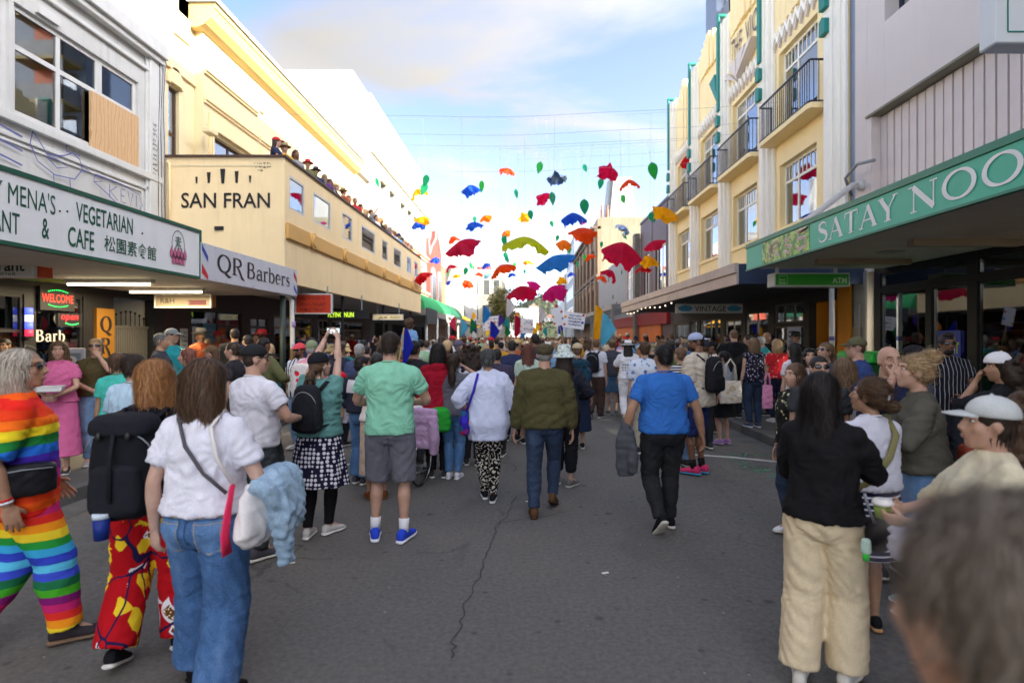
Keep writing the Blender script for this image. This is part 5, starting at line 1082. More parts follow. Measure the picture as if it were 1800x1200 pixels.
def hand_vf(curl):
 """left hand, fingers along +z, palm towards +y, thumb on +x"""
 if curl in HAND:return HAND[curl]
 pr=[ell((0,0,.045),(.040,.0155,.056),None,14,9),ell((.012,.004,.03),(.028,.016,.034),None,10,7),tube([(0,0,-.03),(0,0,.02)],[(.027,.019),(.031,.017)],12)]
 for x,z0,L,sp in ((.029,.085,.072,.10),(.0105,.092,.081,.02),(-.0095,.089,.075,-.05),(-.0275,.08,.058,-.13)):
  p=np.array([x,0,z0-.03]);pts=[p];ang=0;seg=(.03,L*.46,L*.30,L*.24)
  for i,l in enumerate(seg):
   if i:ang+=curl*(1.0,.9,.65)[i-1]
   p=p+np.array([sp*l*(i>0),l*math.sin(ang),l*math.cos(ang)]);pts.append(p)
  pr.append(tube(pts,[.0095,.0095,.0085,.0078,.0055],10))
 p=np.array([.022,.002,.012]);d=np.array([.62,.35,.68]);pts=[p,p+d*.028,p+d*.052,p+d*.052+np.array([.1,.5*curl+.25,.8])*.026]
 pr.append(tube(pts,[.014,.0125,.0105,.007],10))
 me=remesh(pr,.0042,2,'hand');HAND[curl]=mesh_vf(me);bpy.data.meshes.remove(me);return HAND[curl]
def ik(a,t,l1,l2,hint):
 a,t,h=np.array(a,float),np.array(t,float),np.array(hint,float);d=t-a;D=np.linalg.norm(d)+1e-9
 if D>(l1+l2)*.999:t=a+d/D*(l1+l2)*.999;d=t-a;D=np.linalg.norm(d)
 u=d/D;x=(l1*l1-l2*l2+D*D)/(2*D);hgt=math.sqrt(max(0,l1*l1-x*x));h=h-u*h.dot(u);h/=np.linalg.norm(h)+1e-9
 return a+u*x+h*hgt,t
ARMS={'hang':((.235,.02,.86),(.3,-1,0),.3,(-1,0,0)),'hang_fwd':((.22,.14,.92),(.4,-1,0),.35,(-1,0,0)),'hang_back':((.25,-.12,.89),(.5,-1,0),.3,(-1,0,0)),'out':((.32,.06,.90),(.6,-1,0),.3,(-1,0,0)),'bent':((.17,.30,1.12),(.8,-.6,-.5),.8,(-1,0,.3)),'fold':((.02,.24,1.14),(1,-.3,-.5),.7,(0,-1,0)),'belly':((.05,.27,1.05),(1,-.4,-.3),.8,(-.6,-.6,0)),'hip':((.19,.06,1.0),(1,-.5,0),.5,(-1,0,0)),'mouth':((.03,.17,1.50),(.6,.3,-1),.9,(0,-1,.2)),'ear':((.12,.06,1.6),(1,.3,-1),.8,(-1,0,0)),'phone_up':((.10,.30,1.86),(1,.2,-.3),.6,(-.8,.2,0)),'up':((.25,.1,2.02),(1,-.2,0),.3,(0,1,0)),'chest':((.08,.26,1.26),(1,-.3,-.7),.8,(-.7,-.5,0)),'face_side':((.11,.2,1.56),(1,0,-.8),.7,(-1,-.2,0)),'carry':((.20,.22,1.02),(.7,-.8,-.3),1.0,(-1,0,.3))}
LEGS={'stand':((.10,.0,0,8),(.10,.02,0,8)),'close':((.075,.0,0,5),(.075,.01,0,5)),'walkL':((.085,-.26,38,3),(.08,.24,0,3)),'walkR':((.08,.24,0,3),(.085,-.26,38,3)),'wide':((.17,.0,0,14),(.17,.03,0,14)),'stepL':((.09,-.15,22,6),(.09,.12,0,6)),'stepR':((.09,.12,0,6),(.09,-.15,22,6)),'cross':((.05,.05,0,10),(.06,-.05,0,5))}
def shoe_protos():
 def ring(y,hw,z0,z1,n=16):
  a=np.arange(n)*2*np.pi/n;c,s_=np.cos(a),np.sin(a);r=(np.abs(c)**2.6+np.abs(s_)**2.6)**(-1/2.6);return np.stack([hw*r*c,np.full(n,y),(z0+z1)/2+(z1-z0)/2*r*s_],1)
 up=loft([ring(-.095,.018,.03,.075),ring(-.085,.031,.018,.10),ring(-.05,.036,.015,.108),ring(.0,.038,.015,.105),ring(.05,.042,.015,.085),ring(.10,.047,.015,.066),ring(.14,.045,.015,.056),ring(.17,.034,.015,.045),ring(.183,.018,.018,.034)])
 so=loft([ring(-.102,.02,.004,.026),ring(-.09,.035,0,.03),ring(-.03,.039,.0,.028),ring(.03,.041,.001,.026),ring(.10,.051,.0,.026),ring(.15,.047,.003,.028),ring(.178,.036,.008,.03),ring(.192,.018,.014,.03)])
 return join_mesh([up],'shoe'),join_mesh([so],'sole')
SHOE,SOLE=shoe_protos()
SHOE.materials.append(M_INK);SOLE.materials.append(M_INK)
_hairdef={}
def hair_prims(st):
 cap=[ell((0,-.018,.034),(.0815,.096,.090),None,20,14),ell((0,-.046,-.006),(.073,.066,.082),None,16,12)]
 cap2=[ell((0,-.016,.036),(.0805,.096,.087),None,20,14),ell((0,-.046,-.002),(.0715,.063,.068),None,16,12)]
 if st=='short':return [ell((0,-.016,.035),(.0795,.094,.086),None,20,14),ell((0,-.044,-.008),(.071,.062,.072),None,16,12)]
 if st=='crop':return [ell((0,-.012,.033),(.0765,.0925,.083),None,20,14),ell((0,-.04,-.002),(.069,.060,.07),None,16,12)]
 if st=='quiff':return cap+[ell((0,.03,.105),(.055,.06,.03),None,14,8)]
 def sheet(zs,hws,ys,ds):
  return loft([sup(hw,d,0,y,z,22,2.2)for z,hw,y,d in zip(zs,hws,ys,ds)])
 if st=='bob':return [ell((0,-.018,.036),(.088,.102,.092),None,20,14),sheet((.06,0,-.06,-.11,-.15,-.168),(.087,.098,.104,.106,.098,.085),(-.028,-.034,-.04,-.044,-.046,-.046),(.085,.082,.076,.066,.056,.045))]
 if st=='long':return cap+[sheet((.05,-.02,-.1,-.18,-.27,-.36,-.42),(.084,.092,.1,.106,.1,.085,.05),(-.035,-.045,-.06,-.085,-.105,-.115,-.118),(.07,.066,.055,.05,.045,.036,.02))]
 if st=='midlong':return cap+[sheet((.05,-.02,-.1,-.18,-.25,-.29),(.084,.092,.1,.104,.095,.06),(-.035,-.045,-.06,-.08,-.092,-.096),(.072,.068,.058,.048,.04,.025))]
 if st=='pony':return cap2+[tube([(0,-.1,.02),(0,-.135,.02),(.005,-.155,-.05),(.0,-.145,-.15),(.01,-.135,-.26),(.01,-.13,-.33)],[.022,.03,.036,.034,.026,.008],12)]
 if st=='lowpony':return cap2+[tube([(0,-.09,-.04),(0,-.12,-.07),(.005,-.14,-.15),(.01,-.135,-.27),(.0,-.13,-.38),(.0,-.13,-.44)],[.03,.035,.042,.045,.034,.01],12)]
 if st=='stub':return cap2+[tube([(0,-.09,-.02),(.0,-.125,-.03),(.01,-.16,-.045)],[.022,.036,.022],12)]
 if st=='bun':return cap2+[ell((0,-.082,.118),(.062,.056,.048),None,14,10),ell((.03,-.1,.13),(.03,.03,.03)),ell((-.035,-.07,.14),(.03,.03,.025))]
 if st=='bigcurl':
  g=random.Random(4);L=cap+[sheet((.06,-.02,-.1,-.2,-.28),(.1,.125,.15,.15,.1),(-.04,-.05,-.065,-.085,-.09),(.085,.085,.075,.06,.03))]
  for k in range(46):
   z=g.uniform(-.27,.1);a=g.uniform(math.pi*.95,math.pi*2.05);r=.12 if z>0 else .14;L.append(ell((r*math.cos(a),-.05+r*.6*math.sin(a),z),g.uniform(.02,.035),None,8,6))
  return L
 if st=='curl':
  g=random.Random(7);L=list(cap)
  for k in range(60):
   u,v=g.uniform(-.25,1),g.uniform(0,6.28);r=math.sqrt(max(0,1-u*u));y=r*math.sin(v)
   if y>.55 and u<.55:continue
   L.append(ell((.083*r*math.cos(v),-.02+.096*y,.034+.09*u),g.uniform(.016,.026),None,7,5))
  return L
 if st=='wisp':return [ell((0,-.03,.03),(.09,.098,.088),None,20,14),ell((0,-.06,-.04),(.088,.068,.10),None,16,12),ell((.05,-.03,-.04),(.045,.05,.08)),ell((-.05,-.03,-.04),(.045,.05,.08))]
 return cap
def comb(me,n,L,width,seed=1,spread=.006,down=1.0,back=.25,jitter=.18,region=None,updo=False):
 """strands laid over a hair mass: each follows the surface downwards. returns ribbon mesh"""
 P,F=mesh_vf(me);bvh=BVHTree.FromPolygons([Vector(p)for p in P],F);g=np.random.default_rng(seed)
 idx=g.integers(0,len(P),n);V=[];FF=[];steps=7
 for i in idx:
  p=Vector(P[i]);l=L*g.uniform(.45,1.2)/steps;off=spread*g.uniform(.2,1.3);j=Vector(g.normal(size=3))*jitter;w=width*g.uniform(.6,1.4)
  if region and not region(p)or (abs(p.x)>.055 and p.z<.0 and p.y>-.045 and L<.08):continue
  path=[];d0=None;fall=False
  if g.random()<.06:off*=3
  for k in range(steps+1):
   co,no,_,_=bvh.find_nearest(p)
   if co is None:break
   if co.y>.05 and co.z<.05:break
   if k>1 and not updo and (fall or no.z<-.45):fall=True;p=path[-1][0]+(Vector((0,0,-1))+j*.5).normalized()*l*.7;path.append((p,path[-1][1]));continue
   q=co+no*off*(1+.25*k);path.append((q,no))
   d=(Vector((-p.x*3,-1,.15))if updo else Vector((0,-back if p.z>.03 else 0,-down)))+j;d-=no*d.dot(no)
   if d.length<1e-4:d=Vector((j.x,-1,-.2));d-=no*d.dot(no)
   d.normalize();d0=d if d0 is None else (d0*.5+d*.5).normalized();p=co+d0*l
  if len(path)<4:continue
  b=len(V)
  for k,(q,no)in enumerate(path):
   t=(path[min(k+1,len(path)-1)][0]-path[max(k-1,0)][0]);sd_=t.cross(no);sd_=sd_.normalized()if sd_.length>1e-9 else Vector((1,0,0));ww=w*(1-.75*(k/steps)**2)
   V.append(tuple(q+sd_*ww));V.append(tuple(q-sd_*ww))
  FF+=[(b+2*k,b+2*k+1,b+2*k+3,b+2*k+2)for k in range(len(path)-1)]
 return np.array(V),FF
def rotm(yaw,pitch=0,roll=0):
 return np.array(Matrix.Rotation(yaw,3,'Z')@Matrix.Rotation(pitch,3,'X')@Matrix.Rotation(roll,3,'Y'))
EYEW=paint('eye_white',(.7,.68,.65),.25,.05,5,0);IRIS=paint('iris',(.03,.018,.012),.15,.1,5,0);LENS=paint('dark_lens',(.008,.008,.01),.08,.1,5,0,spec=.8)
LIPM=paint('lip',(.40,.19,.155),.45,.1,20,.05);LIPD=paint('lip_dark',(.16,.06,.05),.45,.1,20,.05)
SK={k:skin('skin_'+k,c)for k,c in dict(pale=(.56,.37,.29),fair=(.50,.31,.225),tan=(.40,.235,.15),olive=(.36,.21,.13),brown=(.19,.095,.055),dark=(.085,.042,.026)).items()}
HM={k:hairm('hair_'+k,*c)for k,c in dict(black=((.012,.010,.010),(.035,.03,.028)),dark=((.028,.018,.013),(.07,.045,.03)),brown=((.075,.042,.024),(.17,.10,.06)),lightbrown=((.15,.092,.05),(.3,.2,.12)),blond=((.34,.22,.11),(.6,.44,.25)),ginger=((.3,.13,.045),(.52,.27,.11)),grey=((.16,.155,.15),(.36,.35,.34)),darkgrey=((.06,.06,.062),(.2,.2,.2)),ash=((.13,.10,.075),(.34,.29,.24)),white=((.48,.42,.34),(.75,.7,.6)),pink=((.5,.14,.25),(.7,.3,.4)),auburn=((.13,.045,.03),(.25,.1,.07))).items()}
_fabn={}
def cloth(c,kind='fabric',**k):
 """material from a display colour (r,g,b 0-255) or an existing material"""
 if not isinstance(c,(tuple,list)):return c
 key=(kind,)+tuple(c)
 if key not in _fabn:
  nm=kind+'_%d_%d_%d'%tuple(c);_fabn[key]=denim(nm,srgb(*c))if kind=='denim' else fabric(nm,srgb(*c),**k)
 return _fabn[key]
class Fig:pass
def person(label,at,H=1.72,sex='m',yaw=0,skinc='fair',hair='short',hairc='brown',top=(200,200,200),sleeve=.55,hem=.90,loose=.02,straight=.4,bottom=(40,42,48),bstyle='straight',blen=2.0,shoes=(60,60,60),sole=(210,208,200),armR='hang',armL='hang',legs='stand',w=1.0,head=(0,0),lean=0,side=0,hat=None,hatc=(30,30,32),glasses=None,lod=1,collar=None,group=None,strands=0,name='person',face=True,beard=None,skirt=None,topname=None,build=True,socks=None,neck=None,z=0,tilt=0,mouth=True,fold=1.0,parts_only=None,bald=False,strand_len=.12,waist=1.0,denimb=True,strandw=.0022):
 s=H/1.75;root=thing(name,label,'person',(at[0],at[1],z),R(yaw),group);F=Fig();F.root=root;F.s=s
 vb={2:.0105,1:.014,0:.022}[lod];vc={2:.0115,1:.0155,0:.024}[lod];hipz=.93
 cs,sn=math.cos(lean),math.sin(lean)
 def T(p):
  p=np.array(p,float).reshape(-1,3).copy();d=np.maximum(p[:,2]-hipz,0);up=p[:,2]>hipz
  y=np.where(up,p[:,1]*cs+d*sn,p[:,1]);zz=np.where(up,hipz+d*cs-p[:,1]*sn,p[:,2]);x=p[:,0]+np.where(up,d*side,0)
  return np.stack([x,y,zz],1)
 T1=lambda p:T(p)[0]
 fem=sex=='f';aw=.88 if fem else 1.0
 shx=(.158 if fem else .182)*(1+(w-1)*.55);SH={sd_:T1((sd_*shx,-.012,1.395))for sd_ in (1,-1)}
 hx=.088*(1+(w-1)*.5)
 arms={}
 for sd_,a in ((1,armR),(-1,armL)):
  tg,hint,curl,palm=ARMS[a]if isinstance(a,str)else a
  tg=np.array(tg)*np.array([sd_,1,1]);hint=np.array(hint)*np.array([sd_,1,1]);palm=np.array(palm)*np.array([sd_,1,1])
  if tg[2]>.98:tg=T1(tg)
  if w>1 and tg[2]<.98:tg=tg+np.array([sd_*(w-1)*.14,0,0])
  el,wr=ik(SH[sd_],tg,.285,.255,hint);arms[sd_]=(SH[sd_],el,wr,curl,palm)
 lg=LEGS[legs]if isinstance(legs,str)else legs;legd={}
 for sd_,(x,y,lift,toe)in ((1,lg[0]),(-1,lg[1])):
  ball=np.array([sd_*(x*(1+(w-1)*.4)),y+.11,.0]);q=rotm(R(-toe*sd_));off=q@(rotm(0,R(-lift))@np.array([0,-.125,.088]));an=ball+off;hp=np.array([sd_*hx,0,.915])
  kk=max(.838,np.linalg.norm(an-hp)*1.006)/.88;kn,an2=ik(hp,an,.45*kk,.43*kk,(sd_*.12,1,0));ball=ball+(an2-an);legd[sd_]=(hp,kn,an2,ball,lift,toe*sd_)
 F.arms,F.legs=arms,legd
 hs=(.62+.38*s)/s;HC=T1((0,.012,1.625));M=rotm(R(head[0]),R(head[1]),R(tilt));F.HC,F.HM,F.hs=HC,M,hs
 def Hd(vf):v,f=vf;return (np.array(v)*hs)@M.T+HC,f
 k=.95 if fem else 1.0
 prims=[Hd(ell((0,-.012,.026),(.0745*k,.091,.086),None,20,14)),Hd(ell((0,.022,-.035),(.058*k,.068,.078),None,18,12)),Hd(ell((0,.055,-.086),(.030,.030,.028),None,12,8)),Hd(tube([(0,.076,.028),(0,.098,-.004),(0,.108,-.026),(0,.092,-.038)],[(.009,.009),(.012,.011),(.0165,.013),(.012,.008)],10)),Hd(ell((.038,.058,-.02),(.024,.022,.024))),Hd(ell((-.038,.058,-.02),(.024,.022,.024))),Hd(tube([(-.045,.062,.034),(-.02,.078,.037),(0,.08,.033),(.02,.078,.037),(.045,.062,.034)],.0125,8)),Hd(ell((0,.083,-.058),(.023,.014,.013))),Hd(ell((.0745*k,-.006,-.006),(.010,.022,.031),rotm(R(-18)))),Hd(ell((-.0745*k,-.006,-.006),(.010,.022,.031),rotm(R(18))))]
 nk=(.056 if not fem else .048)*(1+(w-1)*.5);hb=(np.array([0,-.018,-.05])*hs)@M.T+HC
 prims.append(tube([T1((0,-.012,1.40)),T1((0,-.016,1.48)),hb*.5+T1((0,-.012,1.50))*.5,hb],[nk*1.25,nk*1.08,nk,nk],14))
 zs=[.80,.86,.92,1.0,1.1,1.2,1.3,1.37,1.41,1.44,1.465,1.49]
 prims.append(loft([T(sup(*(lambda h:(h[0]-(.05 if z<1.08 else .008),h[1]-(.058 if z<1.08 else .008),0,h[2]*.4))(tor_at(z,sex,0,w)),z))for z in zs]))
 wa=aw*(1+(w-1)*.8)
 for sd_,(S,E,Wr,curl,palm)in arms.items():
  inn=np.array(T1((sd_*shx*.45,-.012,1.385)))
  u=E-S;v=Wr-E
  prims.append(tube([inn*.35+S*.65,T1((sd_*shx*.2,-.014,1.445))],[.045*wa,.05],12));prims.append(ell(S,.05*wa,None,14,10));prims.append(tube([S,S+u*.12,S+u*.3,S+u*.65,E-u*.04,E+v*.04,E+v*.28,E+v*.62,Wr-v*.02,Wr+v*.03],np.array([.048,.051,.0495,.044,.0375,.0375,.041,.034,.0265,.024])*wa,14))
 pleg=bstyle in ('shorts',)or blen<1.6 or skirt
 wl=(1.04 if fem else 1.0)*(1+(w-1)*.7)
 for sd_,(hp,kn,an,ball,lift,toe)in legd.items():
  u=kn-hp;v=an-kn;b=np.array([0,-.012,0])
  prims.append(tube([hp+np.array([0,0,.04]),hp+u*.15,hp+u*.5,hp+u*.85,kn,kn+v*.1,kn+v*.3+b,kn+v*.6+b*.5,an-v*.08,an+v*.02],np.array([.052,.064,.064,.055,.051,.048,.054,.041,.03,.032])*wl,14))
  fw_=rotm(R(-toe))@np.array([0,1,0]);prims.append(tube([an+np.array([0,0,-.03])-fw_*.02,an*.5+ball*.5+np.array([0,0,.02]),ball+np.array([0,0,.035])],[.03,.032,.026],10))
 bm_=remesh([(np.array(v)*s,f)for v,f in prims],vb,2 if lod else 3,'body')
 if lod:
  hv=[]
  for sd_,(S,E,Wr,curl,palm)in arms.items():
   d=Wr-E;d/=np.linalg.norm(d);p=palm-d*palm.dot(d);p/=np.linalg.norm(p)+1e-9;t_=np.cross(p,d)*sd_*-1
   v,f=hand_vf(curl);hk=.93 if fem else 1.02;B=np.stack([t_,p,d],1);vv=(v*hk)@B.T+Wr+d*.012
   if np.linalg.det(B)<0:f=[q[::-1]for q in f]
   hv.append((vv*s,f));arms[sd_]=(S,E,Wr,curl,palm,B)
  bv=mesh_vf(bm_);bpy.data.meshes.remove(bm_);bm_=join_mesh([bv]+hv,'body')
 body=mobj('body',bm_,SK[skinc],root);F.body=body
 sc=lambda L:[(np.array(v)*s,f)for v,f in L]
 hash_=(sum(ord(c)*(i+3)for i,c in enumerate(label))%9973)
 waistz=max(.96,min(1.04,hem+.06))
 if skirt:
  z1,hw1,wave,kk=skirt;L=[]
  for i in range(9):
   t=i/8;z=waistz-(waistz-z1)*t;h=tor_at(max(z,.9),sex,.012,w);e=t**1.1
   hw=h[0]*(1-e)+hw1*e;hd=h[1]*(1-e)+hw1*.86*e
   if z>.9:hw=max(hw,h[0]);hd=max(hd,h[1])
   L.append(sup(hw,hd,0,h[2]*(1-e),z,48,2.1,wave*t,kk,.7*t))
  me=remesh(sc([loft(L)]),vc,2,'skirt',.003*fold,hash_+1,.2);F.bottom=mobj('skirt',me,cloth(bottom),root)
 if not skirt or blen>5:
  kind='denim' if bstyle in ('jeans','widejeans')else 'fabric'
  prof={'slim':(.012,.010,.008),'straight':(.018,.022,.026),'jeans':(.014,.016,.018),'baggy':(.03,.04,.045),'wide':(.024,.034,.062),'widejeans':(.018,.03,.06),'leggings':(.004,.004,.004),'shorts':(.024,.045,.05)}[bstyle]
  bl=blen if blen<=2 else 2.0
  P=[]
  for sd_,(hp,kn,an,ball,lift,toe)in legd.items():
   u=kn-hp;v=an-kn;ts=[0,.25,.5,.8,1.0]+[1+q for q in (.12,.3,.5,.7,.85,.97)];pts=[];rr=[]
   if bstyle in ('wide','widejeans'):ts.append(2.17)
   base=[.088,.085,.074,.06,.055,.052,.056,.05,.043,.039,.038,.038]
   if bstyle in ('wide','widejeans'):base=[.088,.084,.079,.073,.069,.066,.062,.057,.052,.047,.043,.041]
   for t,b0 in zip(ts,base):
    if t>bl+1e-6:break
    p=hp+u*t if t<=1 else kn+v*(t-1);add=np.interp(t,[0,1,2],prof)
    if bstyle in ('jeans','straight','baggy')and t>1.6:add+=.004*math.sin(t*40)
    r=b0*wl+add;pts.append(p+(np.array([0,-.008,0])if t>1 else 0));rr.append((r,r*1.04))
   if len(pts)<2:continue
   if bl<2 and bl not in ts:
    t=bl;p=hp+u*t if t<=1 else kn+v*(t-1);r=np.interp(t,ts,base[:len(ts)])*wl+np.interp(t,[0,1,2],prof);pts.append(p);rr.append((r,r*1.04))
   pts[0]=pts[0]+np.array([0,0,.03]);P.append(tube(pts,rr,16))
  P.append(loft([T(sup(*(lambda h:(h[0]+.008,h[1]+.009,0,h[2]))(tor_at(z,sex,0,w)),z))for z in (.82,.86,.9,.94,waistz-.012,waistz)]))
  me=remesh(sc(P),vc,3,'trousers',(.0055 if bstyle not in ('leggings','slim')else .0012)*fold,hash_+2,.17,[(0,-.1*s,.83*s,.1*s,1.2)]+[(legd[q][1][0]*s,(legd[q][1][1]-.05)*s,legd[q][1][2]*s,.09*s,1.0)for q in (1,-1)]);F.bottom2=mobj('leggings' if bstyle=='leggings' else 'shorts' if bl<1.3 else 'jeans' if kind=='denim' else 'trousers',me,cloth(bottom if not skirt else socks,kind),root)
 P=[];zl=[z for z in (.80,.85,.9,.95,1.0,1.06,1.12,1.2,1.28,1.34,1.38,1.41,1.44,1.465,1.485)if z>hem+.01]
 zl=[hem]+zl
 rings=[]
 for z in zl:
  top_k=np.interp(z,[1.36,1.48],[1,.4]);h=tor_at(z,sex,loose*top_k*(1 if z<1.38 else .7)+(.014 if z<1.07 else .005 if z<1.2 else 0),w,straight)
  rings.append(T(sup(h[0],h[1],0,h[2],z,26)))
 P.append(loft(rings))
 for sd_ in (1,-1):
  S,E,Wr=arms[sd_][:3];u=E-S;v=Wr-E;inn=T1((sd_*shx*.45,-.012,1.375));lo=loose*.8
  ts=[0,.25,.5,.75,1.0,1.2,1.45,1.7,1.97];base=[.052,.053,.049,.044,.042,.043,.041,.035,.03];pts=[];rr=[]
  b0=.05*wa+lo*.7;P.append(ell(S,b0,None,16,12));P.append(tube([S+(inn-S)*-.1,S*.5+T1((sd_*shx*.2,-.016,1.452))*.5+np.array([0,0,.004]),T1((sd_*shx*.12,-.016,1.455))],[b0*.8,.042+lo*.5,.04+lo*.4],14));P.append(tube([S,inn+np.array([0,0,-.05])],[b0,.07],14))
  if sleeve>0:
   for t,b0 in zip(ts,base):
    if t<sleeve:pts.append(S+u*t if t<=1 else E+v*(t-1));rr.append(b0*wa+lo*(.6+.4*min(1,t*2)))
   t=sleeve;pts.append(S+u*t if t<=1 else E+v*(t-1));rr.append(np.interp(t,ts,base)*wa+lo*(1.15 if sleeve<1.5 else .6))
   P.append(tube(pts,rr,16))
  else:P.append(tube([inn,S*.7+inn*.3,S],[.05*wa,.05*wa,.03],12))
 if collar=='hood':P.append(ell(T1((0,-.085,1.44)),(.11,.05,.06)))
 if collar=='shirt':P.append(tube([T1((.055*math.cos(a),-.012+.06*math.sin(a),1.487))for a in np.linspace(-1.1,2*math.pi-2.1+.1,16)],.014,8))
 if collar=='polo':P.append(tube([T1((.06*math.cos(a),-.012+.062*math.sin(a),1.48))for a in np.linspace(-1.2,2*math.pi-2.0,16)],.013,8))
 me=remesh(sc(P),vc,4,'top',.0075*fold,hash_+3,.2,[(q*s,-.05*s,zz*s,.13*s,1.0)for q in (shx*.95,-shx*.95)for zz in (1.27,)]+[(q*s,-.1*s,(hem+.08)*s,.1*s,.8)for q in (.1,-.13)])
 nm=topname or ('jacket' if sleeve>1.6 and loose>.028 else 'tshirt' if 0<sleeve<1 else 'shirt' if sleeve>0 else 'sleeveless_top')
 F.top=mobj(nm,me,cloth(top),root)
 if lod and 0<sleeve<1.6:
  for sd_ in (1,-1):
   S,E,Wr=arms[sd_][:3];at_=lambda t:S+(E-S)*t if t<=1 else E+(Wr-E)*(t-1);r0=np.interp(sleeve,ts,base)*wa+lo*1.15-.0005;r1=np.interp(sleeve-.07,ts,base)*wa+lo*(.6+.4*min(1,sleeve*2))+.0012
   mobj('sleeve_hem',join_mesh(sc([tube([at_(sleeve-.075),at_(sleeve-.015)],[r1,r0],18,False)]),'sleeve_hem'),cloth(top),F.top)
 if lod and not collar:mobj('neckband',join_mesh(sc([tube([T1((nk*1.16*math.cos(a),-.012+nk*1.2*math.sin(a),1.487+.012*math.cos(a+1.57)))for a in np.linspace(0,2*math.pi,20)],(.0065),8)]),'neckband'),cloth(top),F.top)
 if shoes is not None:
  for sd_,(hp,kn,an,ball,lift,toe)in legd.items():
   for mesh,nm2,mt in ((SHOE,'shoe',cloth(shoes)),):
    o=mobj('shoe',mesh,mt,root);sl=mobj('sole',SOLE,cloth(sole),o);k2=s*(.93 if fem else 1.03)
    q=Matrix.Rotation(R(-toe),4,'Z')@Matrix.Rotation(R(-lift),4,'X');b=Vector(ball*s);o.matrix_local=Matrix.Translation(b)@q@Matrix.Translation((0,-.115*k2,0))@Matrix.Scale(k2,4)
  if socks and not skirt:
   tb=[]
   for sd_,(hp,kn,an,ball,lift,toe)in legd.items():
    v=an-kn;tb=tube([kn+v*.76,kn+v*.88,an+v*.03],np.array([.044,.041,.04])*wl,14);mobj('sock',join_mesh(sc([tb]),'sock'),cloth(socks),root)
 HL=lambda vf:((np.array(vf[0])*hs@M.T+HC)*s,vf[1])
 if hair and not bald:
  hv={2:.0075,1:.010,0:.016}[lod];hm=remesh(hair_prims(hair),hv,2,'hair',.0015 if hair in ('short','crop')else .003,hash_+5,.05);prim=[HL(mesh_vf(hm))]
  if strands:prim.append(HL(comb(hm,strands,strand_len,strandw,hash_,.006,updo=hair in ('bun','stub'),region=(lambda p:p.z<-.01)if hat in ('cap','capback','flatcap','bucket','beanie','brim')else None)))
  bpy.data.meshes.remove(hm);ho=mobj('hair',join_mesh(prim,'hair'),HM[hairc],root);F.hair=ho
 if beard:mobj('beard',remesh([HL(ell((0,.045,-.082),(.05,.05,.044),None,14,10)),HL(ell((0,.088,-.047),(.028,.014,.008)))],.009,2,'beard'),HM[beard],root)
 if face and lod:
  for sd_ in (1,-1):
   if glasses!='sun':
    e=mobj('eye',join_mesh([HL(ell((sd_*.030,.0735,.011),(.0105,.0085,.0048),None,12,8))],'eye'),EYEW,root);mobj('iris',join_mesh([HL(ell((sd_*.030,.0795,.0112),(.0052,.0036,.0048),None,10,6))],'iris'),IRIS,e)
   mobj('eyebrow',join_mesh([HL(tube([(sd_*.014,.086,.028),(sd_*.03,.084,.033),(sd_*.046,.072,.029)],[.0028,.0034,.002],6))],'eyebrow'),HM['dark' if hairc in ('black','dark')else 'brown'],root)
  if mouth and not (beard and False):mobj('mouth',join_mesh([HL(ell((0,.0925,-.0545),(.020,.0062,.0045),None,12,6)),HL(ell((0,.0905,-.0625),(.017,.0066,.0052),None,12,6))],'mouth'),LIPD if skinc in ('dark','brown')else LIPM,root)
 if glasses:
  L=[]
  for sd_ in (1,-1):
   L.append(HL(ell((sd_*.033,.088,.010),(.027,.006,.019),rotm(R(-12*sd_)),14,8)))if glasses=='sun' else L.append(HL(tube([(sd_*(.033)+.025*math.cos(a),.089-.012*abs(math.cos(a)),.008+.018*math.sin(a))for a in np.linspace(0,6.28,14)],.0022,5)))
   L.append(HL(tube([(sd_*.058,.078,.014),(sd_*.078,.05,.016),(sd_*.08,-.01,.012)],.003,6)))
  L.append(HL(tube([(-.01,.094,.014),(.01,.094,.014)],.0028,6)))
  if glasses=='up':L=[(v,f)for v,f in [HL(ell((sd_*.033,.062,.098),(.027,.019,.008),rotm(0,R(-25)),14,8))for sd_ in (1,-1)]]
  mobj('sunglasses' if glasses in ('sun','up')else 'glasses',join_mesh(L,'glasses'),LENS,root)
